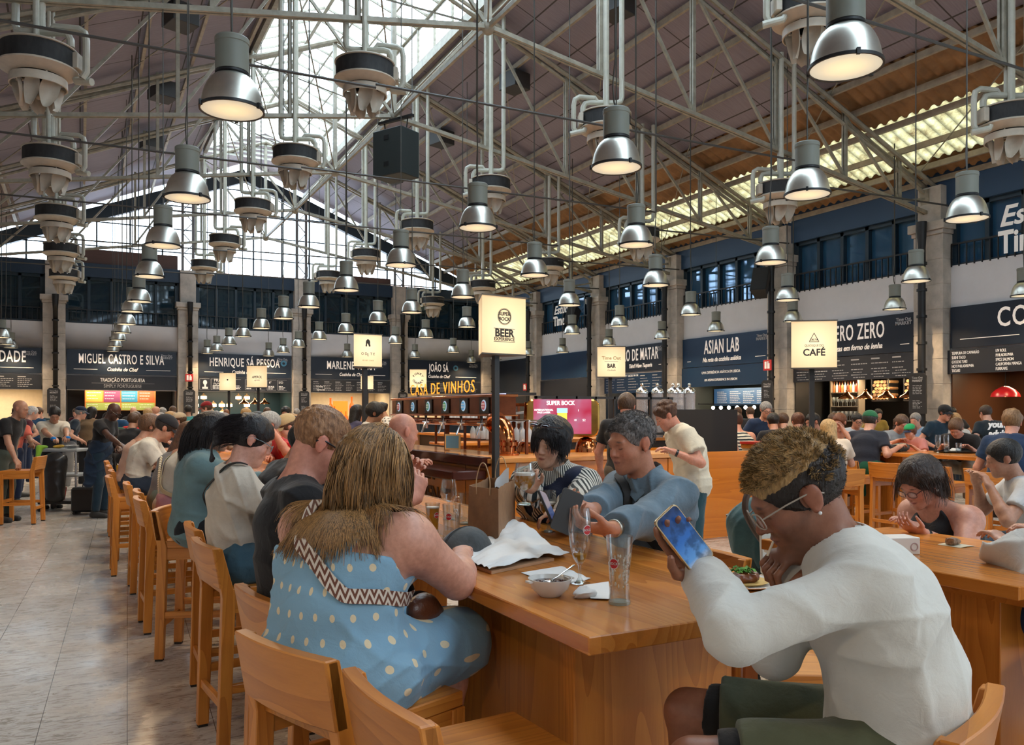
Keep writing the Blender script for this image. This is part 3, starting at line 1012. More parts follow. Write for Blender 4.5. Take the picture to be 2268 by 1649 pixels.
# window lettering "Estúdio Time Out" on the gallery glazing
for y_, sc, l_ in ((11.6, 1, 'white TimeOut studio lettering on the gallery window at the right edge'), (30.2, .8, 'white TimeOut studio lettering on the far gallery window')):
 r = root('window_lettering', l_, 'lettering', (XR - .1, y_, 5.1), -pi / 2)
 put(r, 'Estúdio', (1.5 if sc == 1 else .9) * sc, (.75 if sc == 1 else 1.0) * sc, .62 * sc, txtw, 0, shear=.3, bold=.012)
 put(r, 'Time Out', (1.65 if sc == 1 else 1.0) * sc, (.18 if sc == 1 else .42) * sc, .68 * sc, txtw, 0, bold=.02, sx=.8)
# --- stall interiors ----------------------------------------------------
warm = mat('warm_plaster', (.62, .52, .38), .8, var=.05)
def recess(ax, u0, w, m, counter, label, lamp=(1, .78, .5), power=60, z=2.3):
 loc, rz = ((u0, YB, 0), 0) if ax == 'x' else ((XR, u0, 0), -pi / 2)
 r = bpy.data.objects.new('stall_recess', None)
 b = MB()
 b.box(-.03, 0, .0, 3.2, 0, 2.6).box(w, w + .03, .0, 3.2, 0, 2.6).box(0, w, .3, 3.2, 2.6, 2.65)
 b.box(0, w, 2.2, 2.25, 0, 2.6)
 o = struct('wall_stall', b, m)
 o.location, o.rotation_euler = loc, (0, 0, rz)
 r = root('stall_counter', label, 'counter', loc, rz)
 part('front_panel', MB().box(.05, w - .05, .0, .06, 0, 1.0), counter, r)
 part('worktop', MB().box(.02, w - .02, -.05, .55, 1.0, 1.05), mat('dark_worktop', (.03, .03, .03), .25), r)
 if power:
  lt = bpy.data.lights.new('stall_light', 'AREA')
  lt.shape = 'RECTANGLE'
  lt.size, lt.size_y = w * .7, .1
  lt.energy, lt.color = power, lamp
  o = bpy.data.objects.new('stall_light', lt)
  C.objects.link(o)
  M = Matrix.Translation(loc) @ Matrix.Rotation(rz, 4, 'Z')
  o.location = M @ V(w / 2, .9, 2.55)
  o.rotation_euler = (0, 0, rz)
 return loc, rz
darkteal = mat('dark_teal_tiles', (.02, .045, .055), .3)
for i, (m_, lb, pw) in enumerate(((warm, 'dark fronted stall counter at the far left of the back wall', 90), (mat('black_wall', (.015, .015, .018), .6), 'dark fronted stall counter under the portuguese tradition board', 50), (darkteal, 'dark fronted stall counter under the boxed menu board', 90), (warm, 'dark fronted stall counter behind the orange bottle display', 60), (warm, 'dark fronted stall counter in the far corner', 60))):
 recess('x', bays[i][0], bays[i][1] - bays[i][0], m_, navy, lb, power=pw)
for i, (m_, lb, pw) in enumerate(((mat('brown_panelling', (.09, .035, .015), .4), 'stall counter under the chalk menu board at the right', 60), (mat('black_oven_wall', (.012, .011, .010), .5), 'dark counter front of the pizza stall', 60), (mat('dark_kitchen', (.03, .035, .03), .4), 'dark counter front of the asian food stall', 60), (navy, 'dark counter front of the taco stall', 30), (navy, 'stall counter under the plain blue board', 30))):
 recess('y', rb[i][0], rb[i][1], m_, navy, lb, power=pw)
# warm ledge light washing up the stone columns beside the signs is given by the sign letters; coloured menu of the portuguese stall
r = root('wall_menu', 'bright orange, purple, blue and red wall menu behind the portuguese stall counter', 'menu board', (bays[1][0] + .62, YB + 1.2, 1.68))
part('backing', MB().box(0, 2.62, 0, .05, -.02, .82), mat('orange_board', (.5, .13, .02), .5, emit=(.9, .25, .04), es=.2), r)
for i, c in enumerate(((.85, .30, .05), (.16, .03, .09), (.02, .16, .27), (.85, .07, .02))):
 part('panel', MB().box(.04 + i * .645, .04 + i * .645 + .6, -.02, 0, .33, .8), mat('menu_c%d' % i, c, .5, emit=c, es=.22), r)
for i in range(2): part('panel', MB().box(.04 + i * 1.29, .04 + i * 1.29 + 1.25, -.02, 0, .0, .30), mat('menu_green', (.25, .30, .07), .5, emit=(.25, .3, .07), es=.3), r)
b = MB()
rr = random.Random(2)
for i in range(4): rows(b, .08 + i * .645, .08 + i * .645 + .5, .4, .76, 3, rr, -.02, .02)
for i in range(4): rows(b, .08 + i * .645, .08 + i * .645 + .5, .08, .26, 2, rr, -.02, .02)
part('small_print', b, txtw, r)
# shelf boards with serving boards and lamps in the third stall
tag_ = mat('lit_card', (.8, .8, .75), .5, emit=(1, .95, .8), es=1.2)
bwood = mat('light_board', (.55, .36, .16), .5)
rr = random.Random(11)
for i in range(7):
 for j in range(3):
  if rr.random() < .25: continue
  x_ = bays[2][0] + .15 + i * .36 + rr.uniform(-.04, .04)
  z_ = 1.45 + j * .34
  r = root('serving_board', 'round wooden serving board with white card, %s row, %s from left in the third stall' % (('bottom', 'middle', 'top')[j], OW[i]), 'serving board', (x_, YB + 2.18, z_), group='boards hung in the third stall')
  part('board', MB().sphere((0, 0, .12), (.13, .012, .13), 10, 6).box(-.03, .03, -.01, .01, .22, .3), bwood, r)
  part('card', MB().box(-.13, .13, -.03, -.015, .04, .17), tag_, r)
brass = mat('brass', (.65, .36, .10), .22, metal=1)
copper = mat('copper', (.62, .24, .09), .18, metal=1)
glowm = mat('warm_glow', (.9, .5, .2), .5, emit=(1, .55, .18), es=4)
def bell_lamp():
 r = root('bell_lamp', 'x', 'lamp')
 part('shade', MB().lathe([(.02, .26), (.035, .25), (.03, .2), (.06, .17), (.09, .12), (.19, .05), (.21, .0), (.2, .0), (.18, .04), (.05, .14)], 20), copper, r)
 part('bulb', MB().sphere((0, 0, .03), .04, 8, 6), glowm, r)
 part('cord', MB().tube([(0, 0, .26), (0, 0, .75)], .008, 4), blackm, r)
 KIDS[r] = list(r.children)
 return r
bl = bell_lamp()
n = 0
for ax, u0, xs in (('y', rb[1][0], (1.35, 1.95, 2.6, 3.25)), ('x', bays[2][0], (1.9, 2.35, 2.75))):
 for k, x_ in enumerate(xs):
  loc = V(u0 + x_, YB + .5, 1.95) if ax == 'x' else V(XR + .5, u0 - x_, 1.95 if ax == 'y' else 2)
  if n: o = dup(bl)
  else: o = bl
  o.location = loc
  if ax == 'y': o.scale = (1.15, 1.15, .95)
  props(o, 'copper bell lamp over the %s, %s from the left' % ('pizza counter' if ax == 'y' else 'third chef stall counter', ('first', 'second', 'third', 'fourth')[k]), group='copper lamps over counters')
  n += 1
# sushi stall: red dome lamp, shelves with jars
r = root('dome_lamp', 'red dome pendant lamp in the sushi stall at the right', 'lamp', (XR + .3, rb[0][0] - 1.05, 1.93))
part('shade', MB().lathe([(.01, .24), (.08, .23), (.2, .16), (.28, .07), (.3, 0), (.29, 0), (.19, .14), (.05, .2)], 28), mat('red_enamel', (.5, .01, .015), .25), r)
part('cord', MB().tube([(0, 0, .23), (0, 0, .7)], .008, 4), blackm, r)
part('bulb', MB().sphere((0, 0, .05), .05, 8, 6), glowm, r)
shelfm = mat('shelf_steel', (.25, .2, .15), .4)
glassm = mat('clear_glass_far', (.8, .85, .85), .08, alpha=.35, spec=1)
def shelf(loc, rz, w, zs, label, cols):
 r = root('wall_shelf', label, 'shelf', loc, rz)
 b = MB()
 for x_ in (0, w): b.box(x_ - .015, x_ + .015, 0, .22, zs[0] - .3, zs[-1] + .35)
 part('upright', b, shelfm, r)
 for z in zs: part('shelf_board', MB().box(0, w, -.02, .22, z - .02, z), shelfm, r)
 return r
wg0 = None
def wineglass(far=True):
 r = MB().lathe([(.0, .0), (.034, .0), (.034, .004), (.006, .012), (.005, .085), (.02, .1), (.038, .135), (.04, .165), (.032, .205)], 12)
 return r.mesh('wine_glass', glassm, 1)
def bottle_mesh(m, name='bottle'):
 return MB().lathe([(0, 0), (.036, 0), (.038, .01), (.038, .17), (.03, .2), (.014, .225), (.013, .29), (.016, .292), (.016, .305), (0, .306)], 12).mesh(name, m, 1)
jar = MB().lathe([(0, 0), (.05, 0), (.05, .12), (.04, .13), (.042, .15), (0, .15)], 12)
jarm = [jar.mesh('jar', mat('jar_%d' % i, c, .3), 1) for i, c in enumerate(((.55, .42, .08), (.45, .30, .22), (.6, .5, .35)))]
Lz = lambda u, x_, d, z: V(XR + d, u - x_, z)
shelf(Lz(rb[0][0], .95, 1.55, 0), -pi / 2, 2.7, (2.07,), 'steel shelf of jars behind the sushi stall counter', 0)
for i in range(17):
 me = jarm[0] if i < 5 else jarm[1]
 o = link('jar', me)
 o.location = Lz(rb[0][0], 1.03 + i * .15, 1.62, 2.07)
 o.scale = (1, 1, 1 if i < 5 else 1.5)
 props(o, ('small yellow jar' if i < 5 else 'tall pinkish jar') + ', %s of its kind on the sushi stall shelf' % OW[i if i < 5 else i - 5], 'jar', 'jars on the sushi stall shelf')
# pizza stall: glass shelves, log niches
r = root('wall_shelf', 'backlit steel shelves of wine glasses at the left of the pizza stall', 'shelf', Lz(rb[1][0], .35, 1.0, 0), -pi / 2)
b = MB()
for z in (1.35, 1.75, 2.15, 2.5): b.box(0, .95, 0, .25, z - .02, z)
for x_ in (0, .95): b.box(x_ - .02, x_ + .02, 0, .25, 1.0, 2.55)
part('frame', b, shelfm, r)
part('back_panel', MB().box(0, .95, .25, .27, 1.0, 2.55), mat('back_panel_brown', (.12, .08, .05), .6), r)
wgm = wineglass()
for j, z in enumerate((1.35, 1.75)):
 for i in range(6):
  for k in range(2):
   o = link('wine_glass', wgm)
   o.location = Lz(rb[1][0], .43 + i * .15, 1.06 + k * .1, z)
   o.scale = (1.5, 1.5, 1.3)
   props(o, 'clear wine glass in the pizza stall, %s shelf, %s %s' % (('lower', 'upper')[j], ('front', 'rear')[k], OW[i]), 'wine glass', 'glasses on the pizza stall shelves')
for i in range(10):
 o = link('bottle', bottle_mesh(mat('bot_%d' % (i % 3), ((.5, .15, .05), (.6, .6, .5), (.3, .05, .02))[i % 3], .3)) if i < 3 else bpy.data.meshes['bottle.%03d' % (i % 3)] if bpy.data.meshes.get('bottle.%03d' % (i % 3)) else bpy.data.meshes['bottle'])
 o.location = Lz(rb[1][0], .40 + i * .095, 1.1, 2.15)
 props(o, 'small bottle on the top shelf of the pizza stall, %s from left' % OW[i], 'bottle', 'bottles on the pizza stall shelf')
logw = [mat('log_end_%d' % i, c, .8, var=.3, vs=12) for i, c in enumerate(((.42, .24, .10), (.32, .17, .07), (.16, .09, .045)))]
mesh_logs = [MB().tube([(0, 0, 0), (0, .35, 0)], .055, 7, flat=.8).mesh('firewood_log', m_, .5) for m_ in logw]
for (xa, xb, nx) in ((1.55, 2.05, 5), (2.55, 3.7, 11)):
 r = root('log_niche', 'dark steel niche full of firewood, %s one in the pizza stall' % ('smaller' if nx == 5 else 'larger'), 'niche', Lz(rb[1][0], xa, 1.25, 1.92), -pi / 2)
 part('frame', MB().box(-.03, xb - xa + .03, .38, .42, -.03, .56).box(-.03, xb - xa + .03, .0, .4, -.04, 0).box(-.03, 0, 0, .4, 0, .56).box(xb - xa, xb - xa + .03, 0, .4, 0, .56), blackm, r)
 for j in range(6):
  for i in range(nx):
   o = link('firewood_log', rnd.choice(mesh_logs))
   o.location = Lz(rb[1][0], xa + .06 + i * .103 + (j % 2) * .04, 1.25 + rnd.uniform(-.02, .03), 1.92 + .05 + j * .088)
   o.rotation_euler = (0, 0, -pi / 2)
   o.rotation_euler[1] = rnd.random() * 0
   props(o, 'split firewood log stacked in the %s niche of the pizza stall' % ('smaller' if nx == 5 else 'larger'), 'log', 'firewood in the pizza stall')
lt = bpy.data.lights.new('niche_light', 'AREA')
lt.energy, lt.color, lt.size = 14, (1, .6, .3), .5
o = bpy.data.objects.new('niche_light', lt)
C.objects.link(o)
o.location = Lz(rb[1][0], 3.1, .9, 2.42)
o.rotation_euler = (0, radians(-50), 0)
# asian stall: menus and globe bulbs
r = root('wall_menu', 'lit blue menu panels inside the asian food stall', 'menu board', Lz(rb[2][0], .1, 1.2, 0), -pi / 2)
part('panel', MB().box(0, 3.9, 0, .04, 1.82, 2.38), mat('menu_blue_lit', (.02, .05, .10), .5, emit=(.02, .06, .13), es=.7), r)
b = MB()
rr = random.Random(21)
for i in range(5): rows(b, .15 + i * .62, .15 + i * .62 + .5, 1.88, 2.3, 7, rr, 0, .02)
part('small_print', b, dimw, r)
bulb = MB().sphere((0, 0, 0), .06, 10, 8).mesh('globe_bulb', mat('globe_white', (1, 1, 1), .4, emit=(1, .93, .8), es=5), 1)
for i in range(8):
 o = link('globe_bulb', bulb)
 o.location = Lz(rb[2][0], .5 + i * .38, .8, 1.74)
 props(o, 'white globe bulb across the asian food stall, %s from the left' % OW[i], 'light bulb', 'globe bulbs of the asian stall')
part('bulb_rail', MB().box(-2.9, .0, -.02, .02, .07, .1), blackm, o)
# fire alarm call signs and plaques on the columns
red = mat('sign_red', (.5, .02, .02), .5)
for (ax, u, z, l_) in (('x', COLX[2], 2.83, 'back wall column'), ('y', COLY[4], 2.78, 'column between the asian and pizza stalls'), ('y', COLY[7], 2.55, 'far column of the right wall')):
 r = root('fire_sign', 'small red and white fire equipment sign on the %s' % l_, 'sign', (u, YB - .66, z) if ax == 'x' else (XR - .66, u, z), 0 if ax == 'x' else -pi / 2)
 part('plate', MB().box(-.15, .15, -.01, .01, 0, .3), red, r)
 part('symbol', MB().box(-.1, -.03, -.015, -.01, .05, .25).box(.0, .09, -.015, -.01, .05, .2).tube([(.03, -.012, .2), (.03, -.012, .26)], .02, 6), txtw, r)
for i, (ax, u) in enumerate([('x', c) for c in COLX[1:5]] + [('y', COLY[3]), ('y', COLY[4])]):
 r = root('column_plaque', 'tall black plaque with small white print on %s' % COLNAMES[(1 + i) if ax == 'x' else (9 + i)].replace('at the near end', 'the column at the near end').replace('left of', 'the column left of', 1).replace('between', 'the column between', 1), 'plaque', (u, YB - .66, 1.55) if ax == 'x' else (XR - .66, u, 1.55), 0 if ax == 'x' else -pi / 2)
 part('plate', MB().prism([(-.22, 0), (.22, 0), (.22, .88), (.15, .95), (-.15, .95), (-.22, .88)], 'y', -.02, .02), mat('plaque_black', (.014, .014, .016), .5), r)
 b = MB()
 rr = random.Random(30 + i)
 rows(b, -.12, .12, .12, .32, 6, rr, -.02, .012)
 rows(b, -.12, .12, .45, .68, 6, rr, -.02, .012)
 part('small_print', b, dimw, r)
 put(r, 'Time Out', 0, .84, .07, dimw, -.022, name='logo')
 put(r, 'MARKET', 0, .77, .07, dimw, -.022, name='logo', bold=.002)
# loudspeakers on the columns
spb = mat('speaker_black', (.012, .012, .014), .6)
def speaker(p, rz, tilt, s, label):
 r = root('loudspeaker', label, 'loudspeaker', p, rz)
 M = Matrix.Rotation(tilt, 4, 'X')
 b = MB()
 vs = [M @ V(x_ * s, y_ * s, z_ * s) for z_ in (-.34, .34) for x_, y_ in ((-.2, -.18), (.2, -.18), (.14, .2), (-.14, .2))]
 b.add(vs, [(3, 2, 1, 0), (4, 5, 6, 7), (0, 1, 5, 4), (1, 2, 6, 5), (2, 3, 7, 6), (3, 0, 4, 7)])
 part('cabinet', b, spb, r, bevel=.01)
 b = MB()
 vs = [M @ V(x_ * s, -.187 * s, z_ * s) for z_ in (-.32, .32) for x_ in (-.18, .18)]
 b.add(vs, [(0, 1, 3, 2)])
 part('grille', b, mat('speaker_grille', (.02, .02, .022), .8, bump=.5, bs=200), r)
 part('bracket', MB().tube([M @ V(0, .15 * s, .2 * s), V(0, .4, .25), V(0, .55, .25)], .02, 6), blackm, r)
speaker((XR - .95, COLY[4] - .05, 5.25), radians(-60), radians(-28), 1.15, 'black loudspeaker tilted down from the column above the asian stall')
speaker((XR - .9, COLY[6] + .6, 5.35), radians(-70), radians(-25), 1.1, 'black loudspeaker tilted down from the far column by the studio lettering')
# large black speaker box hung from the ridge chord
c = P(877, 345, 18.2)
r = root('speaker_cabinet', 'large black speaker cabinet hung from the roof truss node', 'speaker', (c.x, c.y, c.z - .5), radians(-62))
part('cabinet', MB().box(-.42, .42, -.3, .3, 0, 1.02), mat('cabinet_black', (.018, .026, .026), .6, bump=.2, bs=60), r, bevel=.015)
part('handle', MB().box(-.08, .06, -.31, -.295, .78, .88).box(-.08, .06, -.31, -.295, .2, .3), mat('recess_black', (.003, .003, .003), .8), r)
part('chain', MB().tube([(-.3, 0, 1.02), (-.35, 0, 1.3)], .015, 5).tube([(.3, 0, 1.02), (.35, 0, 1.3)], .015, 5).box(-.5, .5, -.04, .04, 1.27, 1.33), blackm, r)
# ================================================================== tables, stools
wz, wx, wy = wood('pine_z', 'z'), wood('pine_x', 'x'), wood('pine_y', 'y')
tabw = wood('table_pine', 'y', (.46, .135, .018), (.76, .29, .05), .22, plank=.105, coarse=18)
tabx = wood('table_pine_x', 'x', (.46, .135, .018), (.76, .29, .05), .25, plank=.105, paxis=1, coarse=18)
backw = wood('pine_back', 'x', (.42, .13, .016), (.74, .29, .05), .33, coarse=16)
foot = mat('rubber_foot', (.02, .015, .012), .8)
def make_stool():
 """high bar stool, sitter faces +y, seat top at .76"""
 r = root('bar_stool', 'x', 'bar stool')
 w = .2
 part('seat', MB().box(-.215, .215, -.2, .22, .715, .76), wy, r, bevel=.004)
 for s in (-1, 1):
  b = MB().box(s * w - .022, s * w + .022, .17, .222, .012, .715)
  part('leg', b, wz, r, bevel=.003)
  b = MB()
  b.add([(s * w + i * .022, y, z) for z, y0, y1 in ((.012, -.245, -.19), (.72, -.225, -.165), (.95, -.262, -.225)) for i, y in ((-1, y0), (1, y0), (1, y1), (-1, y1))],
              [(3, 2, 1, 0), (8, 9, 10, 11)] + [(k * 4 + i, k * 4 + (i + 1) % 4, k * 4 + 4 + (i + 1) % 4, k * 4 + 4 + i) for k in (0, 1) for i in range(4)])
  part('leg', b, wz, r, bevel=.003)
  part('side_rail', MB().box(s * w - .015, s * w + .015, -.2, .19, .27, .31), wy, r, bevel=.002)
  part('side_rail', MB().box(s * w - .015, s * w + .015, -.2, .19, .645, .715), wy, r)
  part('foot_pad', MB().box(s * w - .02, s * w + .02, .175, .217, 0, .012), foot, r)
  part('foot_pad', MB().box(s * w - .02, s * w + .02, -.24, -.195, 0, .012), foot, r)
 part('foot_rest', MB().box(-w, w, .185, .21, .30, .345), wx, r, bevel=.002)
 part('back_rail', MB().box(-w, w, -.23, -.205, .20, .24), wx, r, bevel=.002)
 def bk(z, o):
  return [(-.222 + .444 * i / 8, o - .022 * sin(pi * i / 8), z) for i in range(9)]
 b = MB()
 rowsv = [bk(.765, -.197), bk(.955, -.232), bk(.955, -.272), bk(.765, -.237)]
 vs = [p for rr_ in rowsv for p in rr_]
 fs = []
 for k in range(4):
  for i in range(8): fs.append((k * 9 + i, k * 9 + i + 1, ((k + 1) % 4) * 9 + i + 1, ((k + 1) % 4) * 9 + i))
 fs += [(0, 9, 18, 27), (8, 35, 26, 17)]
 b.add(vs, fs)
 part('backrest', b, backw, r, smooth=.6, bevel=.004)
 KIDS[r] = list(r.children)
 return r
stool0 = make_stool()
SG = 'bar stools at the long tables'
first = [True]
def stool(x, y, rz, label, s=1.0):
 if first[0]:
  o = stool0
  first[0] = False
 else: o = dup(stool0)
 o.location = (x, y, 0)
 o.rotation_euler = (0, 0, radians(rz))
 return props(o, label, group=SG)
# sitter facing +x  => rz=-90
stool(.85, 1.77, -86, 'empty pine bar stool in the foreground, nearest the viewer, under the table corner')
stool(.72, 2.34, -70, 'pine bar stool under the woman in the blue polka dot dress')
stool(.80, 2.96, -80, 'pine bar stool under the man in the black shirt')
stool(.78, 4.22, -84, 'pine bar stool under the woman in the cream top and jeans')
stool(.80, 4.86, -90, 'pine bar stool back just behind the cream top woman')
stool(.72, 5.78, -112, 'turned pine bar stool under the woman in the denim jacket')
stool(.63, 6.6, -88, 'pine bar stool under the woman with the pearl chain bag')
stool(.66, 7.25, -90, 'pine bar stool beside the pearl chain woman, second behind the denim jacket')
stool(.62, 8.05, -90, 'pine bar stool with dark bags beneath, third behind the denim jacket')
stool(.50, 9.0, -90, 'pine bar stool under the man in the black cap and white tee')
for i, y in enumerate((9.9, 10.8, 11.8)): stool(.55, y, -90, 'far pine bar stool beyond the cap man, %s along the row' % ORD[i])
stool(2.22, 1.97, 60, 'empty pine bar stool between table corner and the man in the white sweatshirt')
stool(1.57, 1.31, 22, 'pine bar stool under the man in the white sweatshirt')
stool(2.28, 2.86, 90, 'pine bar stool under the man in the blue chambray shirt')
stool(2.30, 3.50, 90, 'pine bar stool under the woman with sunglasses on her head')
stool(3.12, 1.50, 20, 'pine bar stool under the embroidered white blouse at the right edge')
# long table and its neighbours ---------------------------------------
def table(x0, x1, y0, y1, label, longy=True, top=tabw, h=1.05, t=.045, ped=None):
 r = root('communal_table', label, 'table', ((x0 + x1) / 2, y0, 0))
 M = -V((x0 + x1) / 2, y0, 0)
 b = MB()
 w = (x1 - x0) / 2
 part('tabletop', MB().box(-w, w, 0, y1 - y0, h - t, h), top, r, bevel=.003)
 for (a, c, d, e) in ped: part('pedestal', MB().box(a + M.x, c + M.x, d + M.y, e + M.y, 0, h - t), wz, r, bevel=.003)
 return r
T1 = table(1.06, 1.97, 1.63, 5.25, 'long pine communal table in the foreground', ped=((1.22, 1.80, 1.95, 2.75), (1.22, 1.80, 4.2, 4.9)))
part('foot_rail', MB().box(-.35, -.30, .3, 3.3, .22, .28), wy, T1)
table(1.02, 1.93, 5.6, 9.3, 'second long pine table behind the foreground one', ped=((1.2, 1.75, 6, 6.7), (1.2, 1.75, 8.2, 8.9)))
table(.98, 1.9, 9.7, 13.4, 'third long pine table in the crowd', ped=((1.2, 1.7, 10, 10.7), (1.2, 1.7, 12.2, 12.9)))
T2 = table(2.62, 3.45, 1.55, 2.66, 'pine table at the right behind the white sweatshirt, with white box', h=1.03, ped=((2.85, 3.25, 1.75, 2.45),))
part('shelf', MB().box(-.25, .25, -.05, .6, .93, .965), wx, T2)
# right background group: tables with stools round them
TR1 = G(2000, 1003, 1.05)
table(9.42, 10.5, 5.95, 9.4, 'pine table of the family group at the right', ped=((9.6, 10.3, 7.2, 7.9), (9.5, 9.56, 6.0, 6.06), (9.6, 10.3, 8.6, 9.2)))
for i, (x_, y_) in enumerate(((9.12, 7.55), (9.12, 6.92), (9.10, 6.25), (9.08, 5.62))): stool(x_, y_, -88, 'pine bar stool seen from behind at the right, %s from the left in the row' % ('first', 'second', 'third', 'fourth')[i])
table(11.3, 14.5, 9.6, 10.5, 'pine table of the group under the pizza stall', top=tabx, ped=((12, 13, 9.8, 10.3),))
table(5.6, 8.2, 13.0, 13.9, 'pine table behind the coffee kiosk counter', top=tabx, ped=((6, 7, 13.2, 13.7),))
stool(P(1850, 900, 9.35).x, P(1850, 900, 9.35).y, -25, 'pine bar stool under the girl with long blonde hair')
# left background: the empty table edge and stools at the left border
r = root('communal_table', 'pine stool-height side table at the left edge under a resting hand', 'table', (-1.45, 7.0, 0))
p = G(60, 1160, 0)
stool(P(48, 900, 11.75).x, P(48, 900, 11.75).y, 75, 'pine bar stool at the left edge, with a hand resting on its back')
bpy.data.objects.remove(r)
for i, (x_, y_) in enumerate(((-1.55, 10.6), (-1.6, 11.5), (-1.65, 12.4), (-1.7, 13.3), (-1.75, 14.2))): stool(x_, y_, 90, 'pine bar stool in the row at the left, %s of that row' % ORD[i])
table(-3.4, -2.5, 10.2, 14.8, 'long pine table at the far left of the crowd', ped=((-3.2, -2.7, 11, 11.8), (-3.2, -2.7, 13, 13.8)))
# ================================================================== beer kiosk
ply = mat('orange_varnished_ply', (.50, .15, .006), .32, var=.14, vs=2.5)
maho = mat('dark_mahogany', (.045, .010, .006), .14, var=.3, vs=5)
bw = wood('kiosk_pine', 'x', (.44, .12, .008), (.64, .22, .02), .35, coarse=14, scale=.8)
KX0, KX1, KY = 3.87, 9.15, 7.9
r = root('beer_kiosk', 'orange wooden beer kiosk counter with dark mahogany side', 'counter', (KX0, KY, 0))
b = MB()
part('front_panel', MB().box(.0, 1.0, 0, .04, .04, 1.03), ply, r, bevel=.004)
part('front_panel', MB().box(1.01, 2.4, 0, .04, .04, 1.03), ply, r, bevel=.004)
part('wood_panel', MB().box(2.95, KX1 - KX0, -.01, .04, .02, 1.09), bw, r, bevel=.003)
part('side_panel', MB().box(0, .04, .04, 7.4, .04, 1.03), ply, r, bevel=.004)
part('front_panel', MB().box(2.41, 2.94, 0, .04, .04, 1.03), ply, r, bevel=.004)
part('end_panel', MB().box(KX1 - KX0 - .04, KX1 - KX0, .04, 3.2, .02, 1.09), bw, r)
part('countertop', MB().box(-.02, 2.94, -.03, .75, 1.035, 1.085), wood('counter_edge_pine', 'x', (.45, .17, .04), (.6, .3, .09), .3), r, bevel=.004)
part('bar_top', MB().box(.02, .75, .75, 7.4, 1.035, 1.08), wood('bar_top_pine', 'y', (.45, .2, .08), (.62, .33, .14), .15), r, bevel=.004)
part('mahogany_sill', MB().box(-.08, .03, .0, 7.4, 1.0, 1.10), maho, r, bevel=.006)
part('mahogany_ledge', MB().box(-.42, -.02, .02, 7.4, .86, .96), maho, r, bevel=.012)
part('inner_wall', MB().box(.75, .79, .75, 7.4, .04, 1.0).box(.8, KX1 - KX0 - .1, 3.0, 3.04, .04, 1.0), ply, r)
b = MB()
for i in range(9):
 for (a, c) in ((.62, .98), (1.95, 2.38)): b.box(a, c, -.006, .0, .36 + i * .045, .375 + i * .045)
part('vent_slots', b, mat('slot_dark', (.02, .008, .003), .8), r)
b = MB()
for z in (.52, .98): b.box(-.005, .0, .04, 7.4, z, z + .006)
for y in (.6, 2.8, 5.0): b.box(-.005, 0, y, y + .006, .06, 1.0)
b.box(.995, 1.005, -.004, .0, .04, 1.03).box(.06, .066, -.004, 0, .04, 1.03)
part('panel_joints', b, mat('joint_dark', (.08, .025, .004), .8), r)
M = Matrix.Translation((-.008, 2.4, .70)) @ Matrix.Rotation(-pi / 2, 4, 'Z') @ RX
dk = mat('dark_stamp', (.10, .035, .006), .6)
lettering('SUPER\nBOCK', M @ Matrix.Translation((-.55, .02, 0)), .17, dk, r, world=False, name='logo', bold=.004)
lettering('BEER\nEXPERIENCE', M @ Matrix.Translation((.55, 0, 0)), .30, dk, r, world=False, name='logo', bold=.008)
part('logo_ring', MB().lathe([(.30, 0), (.325, 0)], 32, (-.008, 2.95, .72), Matrix.Rotation(pi / 2, 4, 'Y')), dk, r)
# second counter: white fridge front with red top behind the standing man
r = root('service_counter', 'cream service counter with red top behind the kiosk panel', 'counter', (8.2, 7.97, 0))
part('body', MB().box(-.3, .9, 0, .4, 0, 1.10), mat('cream_steel', (.62, .56, .45), .4), r)
part('top', MB().box(-.32, .92, -.0, .42, 1.16, 1.19), mat('red_top', (.5, .03, .02), .3), r)
part('wood_band', MB().box(-.31, .91, -.0, .41, 1.10, 1.16), wx, r)
r = root('partition', 'tall black screen panel behind the standing man in the white tee', 'screen', (6.75, 8.35, 0))
part('panel', MB().box(-.1, 1.05, 0, .05, 1.0, 1.62), mat('matte_black_panel', (.012, .011, .011), .8), r)
part('post', MB().box(-.1, -.05, 0, .05, .0, 1.0).box(1.0, 1.05, 0, .05, .0, 1.0), blackm, r)
